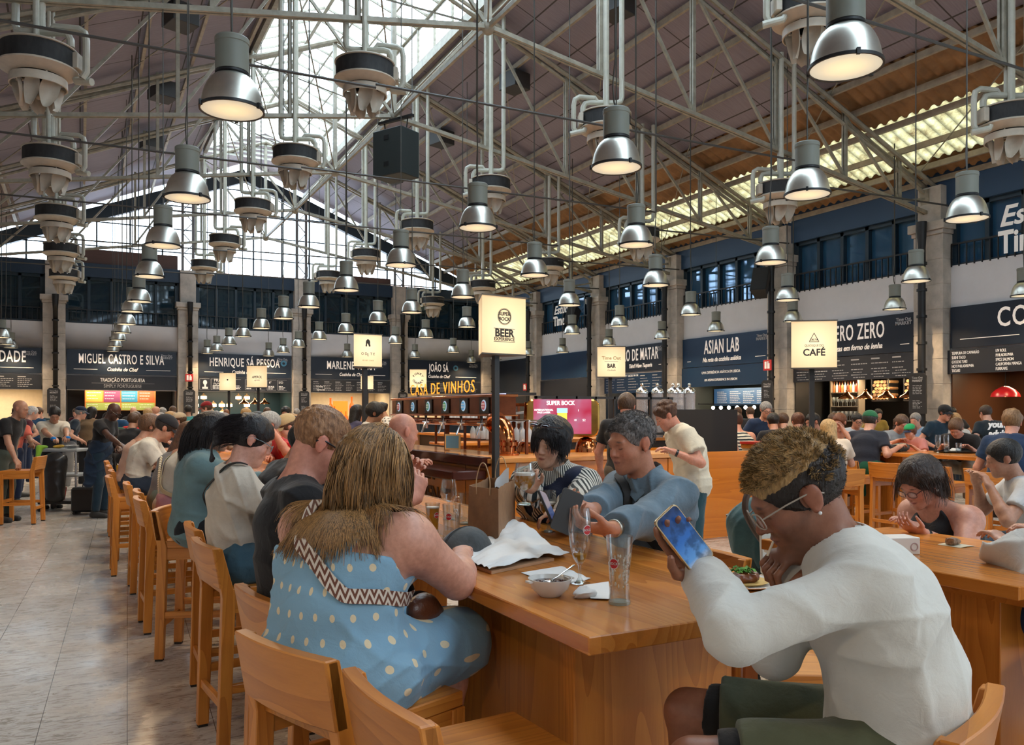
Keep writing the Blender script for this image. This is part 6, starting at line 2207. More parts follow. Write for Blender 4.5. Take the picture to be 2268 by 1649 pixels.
 for k in range(sides):
  t = 2 * pi * k / sides
  V_.append(pts + (u * cos(t) + w_ * sin(t) * flat) * r * tap)
 V_ = np.stack(V_, 2)  # S,n,sides,3
 vid = np.arange(S_ * m_ * sides).reshape(S_, m_, sides)
 f = []
 for k in range(sides):
  k2 = (k + 1) % sides
  f.append(np.stack([vid[:-1, :, k], vid[:-1, :, k2], vid[1:, :, k2], vid[1:, :, k]], -1).transpose(1, 0, 2))
 f = np.stack(f, 1)  # n, sides, S-1, 4
 tone = rs.randint(0, len(tones), m_)
 me = to_mesh('hair', V_.reshape(-1, 3), f.reshape(-1, 4), None)
 me.materials.clear()
 for j, t in enumerate(tones):
  cc = tuple(min(1, c * t) for c in (col if tipc is None or j == 0 else tipc))
  me.materials.append(mat('strand_%.3f_%.3f_%.3f' % cc, cc, .38, spec=.4))
 me.polygons.foreach_set('material_index', np.repeat(tone, sides * (S_ - 1)).astype(np.int32))
 part(name, me, None, I['root'])
EXTRA = {}
def extra(f):
 EXTRA[f.__name__] = f
 return f
@extra
def glasses(I, col=(.01, .01, .01), r=.0022, up=False, lens=None, size=1.):
 T, s = I['T'], I['s']
 b = MB()
 dz, dy, dx = (.075, .045, 0) if up else (0, 0, 0)
 for q in (-1, 1):
  pts = []
  for k in range(17):
   t = 2 * pi * k / 16
   ct, st = cos(t), sin(t)
   px_ = .031 * q + .023 * size * np.sign(ct) * abs(ct) ** .7
   pz = .000 + .017 * size * np.sign(st) * abs(st) ** .7
   if up: pts.append(T((px_, .055 + dy - .2 * 0 - pz * .8, .118 + pz * .35)))
   else: pts.append(T((px_, .113 - abs(px_) * .15, pz)))
  b.tube(pts, r * s, 6)
  if up: b.tube([T((.055 * q, .10, .115)), T((.08 * q, .02, .09)), T((.084 * q, -.02, .07))], r * s, 6)
  else: b.tube([T((.054 * q, .105, .006)), T((.078 * q, .05, .012)), T((.084 * q, -.01, .010)), T((.083 * q, -.03, -.006))], r * s * (1.2), 6)
 b.tube([T((-.009, .112 if not up else .1, .004 if not up else .119)), T((.009, .112 if not up else .1, .004 if not up else .119))], r * s, 6)
 m = mat('glasses_%.2f' % col[0], col, .3)
 o = part('glasses' if not up else 'sunglasses', b, m, I['root'])
 if lens or up:
  lb = MB()
  for q in (-1, 1):
   c = T((.031 * q, .1, .119)) if up else T((.031 * q, .108, 0))
   Rm = Matrix([list(map(float, I['R'][i])) for i in range(3)])
   if up: lb.sphere(c, (.021 * s, .015 * s, .004 * s), 12, 6, Rm)
   else: lb.sphere(c, (.021 * s, .0015 * s, .015 * s), 12, 6, Rm)
  part('lens', lb, mat('dark_lens', (.02, .008, .012), .06, spec=1) if up else mat('clear_lens', (.8, .85, .9), .05, alpha=.18, spec=1), o)
@extra
def cap(I, col=(.02, .02, .02), front=None, back=False, s2=1.0):
 T, R, s = I['T'], I['R'], I['s']
 rows_ = R.T
 m = cloth('cap_%.2f_%.2f_%.2f' % tuple(col), col)
 q = -1 if back else 1
 h = max(.007, I['h'])
 b = field_mesh('cap', [('e', T((0, -.014, .048)), (.097 * s, .118 * s, .098 * s), dict(R=rows_))], h, m, 0, .01, cuts=[(T((0, 0, .045)), -(R @ nv([0, -.12, 1])))])
 o = part('cap', b, None, I['root'])
 mb = MB()
 def fn(u, v, zz=0):
  a = (u - .5) * 2
  return T((a * .075, q * (.085 * cos(a * .9) + v * .075 * (1 - .5 * a * a)), .048 - .014 * a * a - .02 * v + zz))
 mb.grid(fn, 10, 5).grid(lambda u, v: fn(1 - u, v, -.004), 10, 5)
 part('brim', mb, cloth('cap_%.2f_%.2f_%.2f' % tuple(front), front) if front else m, o)
@extra
def watch(I, sd=1, col=(.02, .02, .02), metal=0):
 shp, el, wr, _ = I['A'][sd]
 d = (el - wr) / np.linalg.norm(el - wr)
 c = wr + d * .03
 r = .033 * I['s']
 pr = [('c', c - d * .011, c + d * .011, r, r, dict(cut=[(c + d * .011, d), (c - d * .011, -d)]))]
 me = field_mesh('wrist_watch', pr, .0035, mat('watch_%.2f_%d' % (col[0], metal), col, .3, metal), 0, 0)
 if me: part('watch', me, None, I['root'])
@extra
def strap(I, pts, width=.03, col=(.02, .02, .02), m=None, name='bag_strap', local=True, t=.004, off=.032):
 """a flat strap through points given in body-local coordinates"""
 b = MB()
 P3 = spline([p if local else I['L'](p) for p in pts], 5)
 A = I['A']
 body = I['torso'] + [ptube(A[q][0], A[q][1], .056 * I['ar'], .05 * I['ar']) for q in (-1, 1)]
 P3, g = snap(body, P3, off)
 n = len(P3)
 vs = []
 for i in range(n):
  p = P3[i]
  d = P3[min(i + 1, n - 1)] - P3[max(i - 1, 0)]
  d /= max(np.linalg.norm(d), 1e-6)
  out = g[i] - d * (g[i] @ d)
  out /= np.linalg.norm(out)
  u = np.cross(d, out)
  for a, c in ((-1, -1), (1, -1), (1, 1), (-1, 1)): vs.append(p + u * a * width / 2 + out * (c * t / 2 - abs(a) * .002))
 fs = [(i * 4 + k, i * 4 + (k + 1) % 4, i * 4 + 4 + (k + 1) % 4, i * 4 + 4 + k) for i in range(n - 1) for k in range(4)] + [(3, 2, 1, 0), tuple(n * 4 - 4 + k for k in range(4))]
 b.add(vs, fs)
 part(name, b, m or mat('strap_%.2f_%.2f' % col[:2], col, .7), I['root'], smooth=.9)
@extra
def lapels(I, m):
 nb, R, s = I['nb'], rotm(0, 0, 0), I['s']
 b = MB()
 for q in (-1, 1):
  P_ = [nv((.0 * q, .085, -.045)), nv((.055 * q, .095, -.075)), nv((.098 * q, .035, .0)), nv((.075 * q, -.045, .032)), nv((.0, -.075, .045)), nv((.0, -.062, .075)), nv((.062 * q, -.035, .068)), nv((.072 * q, .03, .045))]
  vs = [nb + p * s for p in P_] + [nb + p * s * nv([1.06, 1.06, 1]) - nv([0, 0, .006]) for p in P_]
  f = [(0, 1, 2, 7), (7, 2, 3, 6), (6, 3, 4, 5)]
  b.add(vs, f + [tuple(8 + k for k in g)[::-1] for g in f] + [(0, 8, 9, 1), (1, 9, 10, 2), (2, 10, 11, 3), (3, 11, 12, 4)])
 part('collar', b, m, I['root'], smooth=1)
@extra
def lump(I, name, prims, col, h=.012, off=0., k=.03, folds=.004, m=None, subs=()):
 """extra garment or object carried, given as local prims"""
 me = field_mesh(name, prims, h, m or cloth('cloth_%.3f_%.3f_%.3f' % tuple(col), col), off, k, subs=subs, folds=folds)
 if me: part(name, me, None, I['root'])
# ================================================================== the people at the foreground table
LS = (.62, .34, .24)   # light skin
MS = (.42, .22, .14)
DS = (.20, .09, .05)
BS = (.075, .033, .020)
PINK = (.62, .30, .22)
BLK = (.010, .008, .008)
# --- woman in the polka dot dress (back to us)
poly = pattern('polka_dot_blue', 'dots', (.22, .40, .55), (.72, .62, .42), su=.078, sv=.066, r=.0108)
I1 = person('woman with long blonde-brown hair in a light blue polka dot dress, seen from behind', .652, 2.34, 34, s=.94, w=1.45, lean=8, curve=14, head=(-8, 10, 5), fem=True, skin=(.60, .32, .235),
   hl=(1.15, 2.80, 1.10), hr=(1.13, 2.52, 1.10), poler=(.085, -.07, -.07), arms=1.42, h=.0055, sh=.185,
   hair=('long', (.20, .105, .038), dict(len=.20, vol=.002, strands=dict(n=5600, steps=15, step=.024, r=.0015, grav=.55, comb=(-.05, -.8, -.5), wave=.30, tones=(.45, .9, 1.5, 2.2), lift=.05, seed=5, clear=.014, clump=110, jit=.14))),
   top=('dress', poly, dict(top=.015, off=.011, f=.9, freq=26)), bottom=None, legs=True, shoes=(.4, .3, .25))
R1 = I1['root']
lb_ = cloth('plain_dot_strap', (.24, .42, .57))
nb, ch, wa, pel, T, hc = I1['nb'], I1['ch'], I1['wa'], I1['pel'], I1['T'], I1['hc']
for q in (1, -1):
 shp = nv(I1['A'][q][0])
 EXTRA['strap'](I1, [ch + nv([.085 * q, -.16, .0]), ch + nv([.10 * q, -.15, .08]), nb * .5 + shp * .5 + nv([0, -.03, .05]), nb * .5 + shp * .5 + nv([0, .05, .05]), ch + nv([.10 * q, .14, .05])], .045 if q > 0 else .03, m=poly if q > 0 else lb_, name='dress_strap', off=.006)
zig = mat('zigzag_webbing', (.6, .5, .42), .8)
x = N(zig)
sp = x.n('ShaderNodeSeparateXYZ')
x.l(x.coord(), sp.inputs[0])
a = x.math('ADD', x.math('MULTIPLY', sp.outputs[2], 34), x.math('PINGPONG', x.math('MULTIPLY', x.math('ADD', sp.outputs[0], sp.outputs[1]), 55), 1.0))
x.l(x.mix(x.math('GREATER_THAN', x.math('FRACT', a), .5), (.62, .55, .47), (.13, .045, .025)), x.b.inputs['Base Color'])
EXTRA['strap'](I1, [nb + nv([-.12, -.03, .03]), ch + nv([-.06, -.16, .08]), ch + nv([.02, -.17, .02]), ch + nv([.10, -.16, -.05]), wa + nv([.16, -.13, .08])] + [I1['L'](P(912, 1325, 2.42))], .040, m=zig, name='bag_strap', off=.026)
leather = mat('brown_leather', (.10, .03, .012), .35, bump=.3, bs=60)
EXTRA['lump'](I1, 'shoulder_bag', [('e', I1['L'](P(935, 1348, 2.52)), (.035, .07, .05), {}), ('e', I1['L'](P(945, 1375, 2.56)), (.04, .08, .06), {})], None, .008, m=leather, folds=.006)
# --- man in the black t-shirt
dkc = cloth('black_cotton', (.013, .013, .015))
I2 = person('man with short reddish hair, glasses and black t-shirt bending to his food', .69, 3.0, -2, s=1.03, w=1.10, lean=-6, curve=10, head=(-4, 34, 0), skin=(.60, .27, .19), hl=(1.25, 3.35, 1.28), hr=(1.16, 3.05, 1.24), poler=(.3, -.6, -.8),
   handr=((.5, .3, .8), (0, 1, .3), 40), handl=((.5, -.3, .8), (0, -1, .3), 40), h=.0055, hair=('buzz', (.20, .085, .035), dict(vol=.006, line=.066, tip=(.30, .15, .07), strands=dict(n=5500, steps=1, step=.006, r=.0009, grav=.1, comb=(0, .6, 0), lift=.7, tones=(.6, 1, 1.5), collide=False, seed=3))),
   top=('tee', dkc, dict(sleeve=.75, f=1.6, hem=.10)), bottom=('trousers', (.02, .025, .04)), stub=.25, extras=(('glasses', (.012, .01, .01), .0030, False, True, 1.05),))
# --- woman in cream top with ponytail
crm = cloth('cream_knit', (.52, .46, .38))
I3 = person('woman with black ponytail, glasses and cream long sleeve top with black strap', .665, 4.21, 0, s=.97, w=.98, lean=-3, curve=8, head=(-8, 26, -6), fem=True, skin=(.62, .34, .26), hl=(1.12, 4.45, 1.10), hr=(1.10, 4.1, 1.12), h=.0065,
   hair=('pony', (.012, .009, .010), dict(vol=.014, len=.17, line=.055, strands=dict(n=1300, steps=5, step=.022, r=.0013, grav=.25, comb=(0, -1.6, -.2), lift=-.1, tones=(.8, 1.3, 2.2), zmin=.0, seed=8, clear=.006))),
   top=('long', crm, dict(f=1.5, hem=.04, freq=24)), bottom=('jeans', (.045, .10, .14)), extras=(('glasses', (.15, .2, .22), .0018, False, True),))
EXTRA['strap'](I3, [tuple(I3['nb'] + nv([.11, .04, .035])), tuple(I3['nb'] + nv([.09, -.05, .035])), tuple(I3['ch'] + nv([.02, -.145, .09])), tuple(I3['ch'] + nv([-.10, -.125, -.02])), tuple(I3['wa'] + nv([-.165, .0, .0])), tuple(I3['wa'] + nv([-.12, .12, -.06]))], .02, (.012, .012, .012))
# --- woman in denim jacket
dnm = cloth('light_denim', (.125, .20, .21), weave=250)
I4 = person('woman with long black hair in a hair clip and light denim jacket', .65, 5.62, -8, s=.98, w=1.12, lean=3, curve=10, head=(-6, 8, 0), fem=True, skin=(.50, .25, .165), hl=(1.12, 5.8, 1.12), hr=(1.15, 5.3, 1.12), h=.0075,
   hair=('long', (.012, .009, .009), dict(len=.20, vol=.014, strands=dict(n=1200, steps=11, step=.024, r=.0018, grav=.4, comb=(0, -1.0, -.2), wave=.16, lift=.0, clear=.006, tones=(.8, 1.4, 2.4), seed=9))),
   top=('long', dnm, dict(f=2.0, hem=.16, off=.03, freq=16)), bottom=('trousers', (.012, .012, .014)))
part('hair_clip', MB().sphere(I4['T']((.0, -.125, .0)), (.035, .012, .02)), mat('beige_clip', (.55, .40, .24), .35), I4['root'])
# --- the next ones along the row
I5 = person('woman with straight long black hair, cream tee and pearl chain bag', .62, 6.72, -5, s=.96, w=1.08, lean=15, curve=10, head=(0, 20, 0), fem=True, skin=MS, h=.010, hair=('long', (.012, .009, .009), dict(len=.30, vol=.012)), top=('tee', (.50, .45, .37), dict(f=1.6)), bottom=('trousers', (.42, .20, .22)))
EXTRA['strap'](I5, [tuple(I5['nb'] + nv([-.1, -.05, .02])), tuple(I5['ch'] + nv([-.02, -.16, .05])), tuple(I5['wa'] + nv([.12, -.13, .02])), tuple(I5['pel'] + nv([.16, .02, .1]))], .028, (.42, .34, .2))
b = MB()
for k in range(22):
 t = k / 21
 p = Vector(I5['ch'] + nv([-.14 + .26 * t, -.155 - .015 * sin(pi * t), .08 - .34 * t]))
 b.sphere(p, .011, 8, 6)
part('pearl_chain', b, mat('pearls', (.75, .62, .42), .25), I5['root'])
person('woman with brown hair and grey top beside the pearl chain woman', .60, 7.45, 0, s=.93, w=.9, lean=18, head=(0, 25, 0), fem=True, skin=(.46, .24, .16), h=.012, hair=('long', (.10, .045, .022), dict(len=.26)), top=('tank', (.17, .16, .16)), bottom=('trousers', (.12, .16, .14)))
person('man in white tee with red back print and black cap, sitting with waist bag', .50, 9.05, -6, s=1.02, w=1.0, lean=12, curve=16, head=(0, 36, 0), skin=(.50, .26, .17), h=.011, hair=('short', (.03, .02, .015)), top=('tee', (.62, .57, .48), dict(f=2.0, hem=.08)), bottom=('trousers', (.02, .03, .05)),
       hl=(1.0, 9.1, 1.12), hr=(.95, 8.9, 1.1), extras=(('cap', (.02, .02, .024)),), beard=None)
person('person with long curly brown hair behind the cap man', .45, 9.75, 8, s=.98, w=.9, lean=15, head=(0, 20, 0), fem=True, skin=(.55, .3, .2), h=.014, hair=('curly', (.12, .06, .03), dict(vol=.03)), top=('tank', (.5, .3, .22)), bottom=('trousers', (.03, .03, .05)))
# --- couple on the far side of the table
cham = cloth('chambray', (.13, .19, .24), weave=500, var=.22)
p6 = (2.19, 2.80)
I6 = person('older man with grey hair and blue chambray shirt holding a black phone case', p6[0], p6[1], 184, s=1.0, w=1.1, lean=9, curve=10, head=(2, 12, 0), skin=(.50, .215, .125), h=.0055,
   hair=('short', (.045, .038, .034), dict(line=.070, tip=(.22, .20, .19), vol=.007, strands=dict(n=7000, steps=2, step=.007, r=.0009, grav=.02, comb=(0, .5, 0), lift=.7, tones=(.7, 1.6, 4.5), collide=False, seed=12))),
   hl=P(1345, 1176, 2.86), hr=P(1300, 1140, 3.02), handl=((-.85, .35, .10), (.1, .45, .9), 32), handr=((-.75, -.25, .1), (.1, -.5, .8), 36), poler=(-.1, .9, -.5), polel=(.35, -.55, -.7),
   top=('long', cham, dict(f=1.6, hem=.15, cuff=.18, collar=True, off=.016)), bottom=('trousers', (.03, .03, .04)), lips=(.42, .16, .13), extras=(('watch', -1, (.55, .5, .42), 1),))
EXTRA['lapels'](I6, cham)
EXTRA['strap'](I6, [tuple(I6['nb'] + nv([.10, -.06, .03])), tuple(I6['nb'] + nv([.10, .05, .02])), tuple(I6['ch'] + nv([.03, .155, .06])), tuple(I6['wa'] + nv([-.08, .16, .06])), tuple(I6['wa'] + nv([-.18, .06, -.05]))], .035, (.010, .010, .011))
strp = pattern('striped_shirt', 'stripes', (.62, .60, .54), (.02, .028, .03), su=.020, r=.52)
I7 = person('woman with black bob and sunglasses on head, striped shirt, navy vest, holding beer', 2.12, 3.52, 206, s=.95, w=1.05, lean=3, curve=8, head=(4, 14, -6), fem=True, skin=(.60, .36, .25), h=.0055,
   hair=('bob', (.012, .010, .011), dict(vol=.016, len=.035, line=.050, fwd=.01, strands=dict(n=2400, steps=5, step=.017, r=.0017, grav=1.1, comb=(0, .1, 0), lift=.1, jit=.05, tones=(.8, 1.4, 2.6), seed=15, front=.03, clear=.012))),
   hl=P(1216, 1172, 3.22), hr=P(1178, 1100, 3.25), handl=((-.5, .35, -.12), (0, 0, -1), 30), handr=((-.05, -.2, .95), (-.5, -.8, 0), 62), poler=(-.2, .5, -.9), top=('long', strp, dict(f=1.8, cuff=.0, collar=True, off=.014)), bottom=('trousers', (.02, .02, .03)),
   lips=(.40, .12, .10), extras=(('glasses', (.05, .02, .02), .002, True, True),))
EXTRA['lapels'](I7, strp)
vest = cloth('navy_knit', (.012, .018, .045), weave=250)
tp = I7['torso']
me = field_mesh('knit_vest', [tp[1], tp[2], tp[3]] + [p for p in tp[4:] if p[0] == 'e'] + [('e', nv(I7['A'][q][0]) * .8 + nv(I7['nb']) * .2, (.062, .066, .055), dict(k=.04)) for q in (-1, 1)], .008, vest, .021, .035, subs=[ptube(I7['nb'] + nv([0, .075, -.01]), I7['hc'] + nv([0, .05, .05]), .052, .085)] + [('e', nv(I7['A'][q][0]) + nv([q * .055, 0, -.02]), (.055, .09, .10), {}) for q in (-1, 1)], folds=.003, seed=4, cuts=[(I7['pel'], (0, 0, -1))])
part('knit_vest', me, None, I7['root'])
EXTRA['strap'](I7, [tuple(I7['nb'] + nv([.10, .03, .03])), tuple(I7['ch'] + nv([.105, .15, .06])), tuple(I7['wa'] + nv([.09, .17, .05])), tuple(I7['wa'] + nv([.02, .17, -.07]))], .032, (.30, .24, .15), t=.004)
# --- young man in the white sweatshirt
wsw = cloth('white_sweatshirt', (.60, .60, .56), weave=350, var=.04)
x8, y8 = 1.61, 1.215
I8 = person('man with bleached curly top hair, glasses and white sweatshirt looking at his phone', x8, y8, 142, s=1.03, w=1.12, arms=.70, lean=10, curve=18, headoff=(0, -.035, -.012), seat=.74, head=(8, 32, 0), skin=(.27, .115, .065), h=.0048, side=0,
   hair=('short', (.022, .014, .010), dict(line=.060, vol=.011)), hl=P(1558, 1275, 1.88), hr=P(1800, 1222, 1.90), handl=((-.55, .25, .78), (-.25, -.8, .35), (14, 20, 24, 28)), handr=((-.65, .15, -.05), (-.1, .2, -1), 55),
   polel=tuple(Matrix.Rotation(-radians(52), 3, 'Z') @ (P(1600, 1350, 1.66) - P(1705, 1240, 1.81))), poler=(.3, .2, -1.0), top=('long', wsw, dict(f=.8, hem=.13, off=.020, cuff=.03, freq=20)), bottom=('shorts', cloth('olive_cotton', (.085, .095, .055))), stub=.55, lips=(.30, .10, .08), knees=((1.20, 1.42, .80), (1.40, 1.68, .80)),
   feet=((1.25, 1.40, .36), (1.45, 1.70, .36)), extras=(('glasses', (.35, .3, .25), .0016, False, True, 1.1),), neckline=.004)
hm8 = hairmat('two_tone_hair', (.30, .18, .07), streak=.6)
x = N(hm8)
upv = I8['R'][:, 2] + I8['R'][:, 1] * .15
dp = x.n('ShaderNodeVectorMath', operation='DOT_PRODUCT')
x.l(x.coord(), dp.inputs[0])
dp.inputs[1].default_value = tuple(upv)
h0 = float(I8['hc'] @ upv) + .055
ff = x.math('GREATER_THAN', x.math('ADD', dp.outputs['Value'], x.math('MULTIPLY', x.noise(x.coord(), 60, 2), .02)), h0 + .01)
lk = [l_ for l_ in x.t.links if l_.to_socket == x.b.inputs['Base Color']][0].from_socket
x.l(x.mix(ff, (.016, .011, .009), lk), x.b.inputs['Base Color'])
for o_ in C.objects:
 if o_.parent == I8['root'] and o_.name.split('.')[0] == 'hair': o_.data.materials[0] = hm8
strands(I8, (.40, .25, .10), n=9000, steps=3, step=.0068, r=.0010, grav=-.02, comb=(0, .35, .1), lift=1.0, tones=(.5, 1.0, 1.5, .25), collide=False, seed=22, zmin=.062, front=.05, wave=.5, clump=600, jit=.3, name='hair_strands')
strands(I8, (.014, .010, .008), n=3500, steps=2, step=.006, r=.001, grav=.1, comb=(0, -.2, -.2), lift=.9, tones=(.8, 1.3), collide=False, seed=23, zmin=-.04, name='hair_strands')
# black liner of the shorts
for q, (kn_) in ((-1, 0), (1, 1)):
 hip, kn, ft = I8['K'][q]
 e0, e1 = hip + (kn - hip) * .70, hip + (kn - hip) * .88
 me = field_mesh('shorts_liner', [ptube(e0, e1, .083, .078, cut=[(e1, kn - hip)])], .007, cloth('liner_black', (.012, .012, .012)), 0, .01, folds=.002)
 part('shorts_liner', me, None, I8['root'])
part('earring', MB().sphere(I8['T']((-.088, .0, -.036)), .0042, 8, 6), mat('pearl_white', (.8, .8, .8), .15), I8['root'])
part('drinking_straw', MB().tube([I8['T']((0, .098, -.058)), I8['T']((.002, .128, -.080))], .0028, 6), mat('straw_pale', (.7, .6, .45), .4), I8['root'])
# --- right edge: embroidered blouse, tank top woman
emb = cloth('white_embroidered', (.60, .58, .54))
x = N(emb)
vv = x.coord()
vo = x.n('ShaderNodeTexVoronoi', i_Scale=9.0)
x.l(vv, vo.inputs['Vector'])
vo2 = x.n('ShaderNodeTexVoronoi', i_Scale=40.0)
x.l(vv, vo2.inputs['Vector'])
sp = x.n('ShaderNodeSeparateXYZ')
x.l(vv, sp.inputs[0])
low = x.math('LESS_THAN', sp.outputs[2], 1.02)
d1 = x.math('MULTIPLY', x.math('LESS_THAN', vo.outputs['Distance'], .46), x.math('GREATER_THAN', vo2.outputs['Distance'], .30))
d2 = x.math('LESS_THAN', vo2.outputs['Distance'], .16)
f = x.math('MULTIPLY', x.math('MAXIMUM', d1, d2), low)
x.l(x.mix(f, (.60, .58, .54), (.02, .03, .08)), x.b.inputs['Base Color'])
person('person in white blouse with navy flower embroidery, cut by the right edge', 3.22, 1.52, 100, s=.96, w=1.1, lean=6, curve=8, head=(0, 10, 0), fem=True, skin=LS, h=.008, hair=('short', (.4, .38, .36)), top=('long', emb, dict(f=3.0, hem=.14, off=.045, freq=13)), bottom=('jeans', (.015, .03, .08)))
blk = cloth('black_rib', (.02, .022, .026))
o_ = stool(3.62, 2.42, 80, 'low pine stool under the woman in the black tank top')
o_.scale = (1, 1, .8)
p9 = P(2085, 1100, 4.15)
I9 = person('woman with dark shoulder length hair, glasses and black tank top looking down', p9.x + .08, p9.y - .02, 172, s=.97, w=1.05, lean=13, curve=14, head=(6, 34, 0), fem=True, skin=(.56, .27, .19), h=.0075, seat=.60,
   hair=('bob', (.035, .020, .014), dict(len=.10, vol=.013, strands=dict(n=1400, steps=9, step=.019, r=.0016, grav=.5, comb=(0, -.8, 0), lift=.0, clear=.006, tones=(.7, 1.2, 1.8), seed=31))),
   hl=P(2040, 1180, 3.75), hr=P(2028, 1168, 3.95), handl=((-.8, .2, .35), (0, .3, 1), 30), handr=((-.7, .2, .5), (0, .1, -1), 25), arms=1.2, top=('tank', blk), bottom=('trousers', (.03, .03, .04)), extras=(('glasses', (.08, .03, .03), .002, False, True), ('watch', -1, (.01, .01, .012))))
part('earring', MB().sphere(I9['T']((.088, .0, -.04)), .007, 8, 6).sphere(I9['T']((-.088, .0, -.04)), .007, 8, 6), mat('pearl_white'), I9['root'])
# ================================================================== things on the tables
TZ = 1.05
gglass = bpy.data.materials.new('drinking_glass')
gglass.use_nodes = True
x = N(gglass)
x.b.inputs['Base Color'].default_value = (.97, .99, 1, 1)
x.b.inputs['Roughness'].default_value = .02
x.b.inputs['Transmission Weight'].default_value = 1
x.b.inputs['IOR'].default_value = 1.45
thin = pane_mat('thin_glass', (.93, .95, .95), .10)
x = N(thin)
lw = x.n('ShaderNodeLayerWeight', i_Blend=.35)
mx = [n_ for n_ in thin.node_tree.nodes if n_.type == 'MIX_SHADER'][0]
x.l(x.math('ADD', x.math('MULTIPLY', lw.outputs['Facing'], .55), .05), mx.inputs[0])
redl = mat('red_logo', (.45, .01, .015), .4)
whl = mat('white_logo', (.8, .8, .8), .4)
beer = mat('lager_beer', (.70, .36, .03), .1, trans=.6, ior=1.33)
pale_beer = mat('amber_beer', (.75, .33, .06), .15, trans=.4, ior=1.33)
foamm = mat('beer_foam', (.8, .74, .66), .8)
def glassware(name, label, p, prof, fill=None, fm=beer, foam=0, logo=None, wall=.0022, extra_=None, rz=0, tilt=None):
 """prof: outer profile; fill = liquid height"""
 r = root(name, label, 'glass', tuple(p), rz)
 inner = [(max(a - wall, .0), z + (.004 if i == 0 else 0)) for i, (a, z) in enumerate(prof)]
 part('bowl' if name != 'beer_mug' else 'mug_body', MB().lathe(prof, 32).lathe([(a, z) for a, z in inner[::-1]], 32), thin, r, smooth=1.2)
 part('base', MB().lathe([(0, 0), (prof[0][0] if prof[0][0] > .01 else prof[1][0], 0), (prof[1][0] * .96, .008), (0, .010)], 28), mat('thick_glass_base', (.55, .68, .62), .05, alpha=.6, spec=1), r)
 if fill:
  f0, f1 = fill
  pr = [(0, f0)]
  for i in range(9):
   z = f0 + (f1 - f0) * i / 8
   pr.append((np.interp(z, [q[1] for q in prof], [q[0] for q in prof]) - wall - .0006, z))
  pr.append((0, f1))
  part('beer', MB().lathe(pr, 28), fm, r)
  if foam:
   rr_ = np.interp(f1, [q[1] for q in prof], [q[0] for q in prof]) - wall - .0004
   part('foam', MB().lathe([(0, f1), (rr_, f1), (rr_ * 1.0, f1 + foam), (0, f1 + foam)], 28), foamm, r)
 if logo:
  z, ang, rad = logo
  rr_ = np.interp(z, [q[1] for q in prof], [q[0] for q in prof]) + .0012
  b, c = MB(), MB()
  for mb_, R_, o_ in ((b, rad, 0), (c, rad * 1.12, -.0006)):
   vs = [(0, 0)] + [(R_ * cos(t), R_ * sin(t)) for t in np.linspace(0, 2 * pi, 24, endpoint=False)]
   pts = [((rr_ + o_) * cos(radians(ang) + u / rr_), (rr_ + o_) * sin(radians(ang) + u / rr_), z + w_) for u, w_ in vs]
   mb_.add(pts, [(0, 1 + k, 1 + (k + 1) % 24) for k in range(24)])
  part('logo_ring', c, whl, r)
  part('logo', b, redl, r)
  me = text_mesh('BOCK', rad * .75, .0002, bold=.0004)
  for v in me.vertices:
   u, w_ = v.co.x, v.co.y
   v.co = V((rr_ + .0006) * cos(radians(ang) + u / rr_), (rr_ + .0006) * sin(radians(ang) + u / rr_), z + w_)
  me.materials.clear()
  me.materials.append(whl)
  link('logo_lettering', me, r)
 if extra_: extra_(r)
 return r
def towards(p, off=0): return math.degrees(atan2(-p[1], -p[0])) + off
pil = [(.030, 0), (.031, .004), (.028, .03), (.027, .06), (.030, .10), (.035, .15), (.038, .188)]
p = G(1372, 1336, TZ)
glassware('beer_glass', 'empty straight beer glass with foam streaks and red round logo on the table', p, pil, logo=(.115, towards(p, -30), .013))
st = MB()
rr = random.Random(5)
for i in range(70):
 z = rr.uniform(.05, .14)
 t = radians(towards(p)) + rr.uniform(-1.3, 1.3)
 R_ = np.interp(z, [q[1] for q in pil], [q[0] for q in pil]) - .003
 st.sphere((p.x + R_ * cos(t), p.y + R_ * sin(t), p.z + z), (.0022, .0022, .0012 + rr.random() * .006), 6, 4)
o = [q for q in C.objects if q.name.startswith('beer_glass') and q.get('label', '').startswith('empty straight')][0]
part('foam_streak', st, foamm, o, world=True, kind='stuff')
flute = [(.006, .062), (.012, .066), (.022, .082), (.031, .12), (.035, .165), (.034, .205), (.030, .235)]
def stem(r_, z_, rb=.032):
 def f(r):
  part('stem', MB().lathe([(0, 0), (rb, 0), (rb, .003), (.012, .008), (.005, .02), (.005, z_ - .008), (.009, z_)], 24), thin, r, smooth=1.2)
 return f
p = G(1284, 1292, TZ)
glassware('beer_glass', 'tall stemmed beer glass with a little beer left and red logo, behind the bowl', p, flute, (.066, .092), logo=(.17, towards(p, 42), .014), extra_=stem(.006, .062))
gob = [(.006, .07), (.02, .078), (.036, .10), (.039, .13), (.036, .165), (.034, .185)]
p = G(1214, 1178, TZ)
glassware('beer_glass', 'stemmed beer glass of pale beer with foam before the striped shirt woman', p, gob, (.074, .125), foam=.008, extra_=stem(.006, .07))
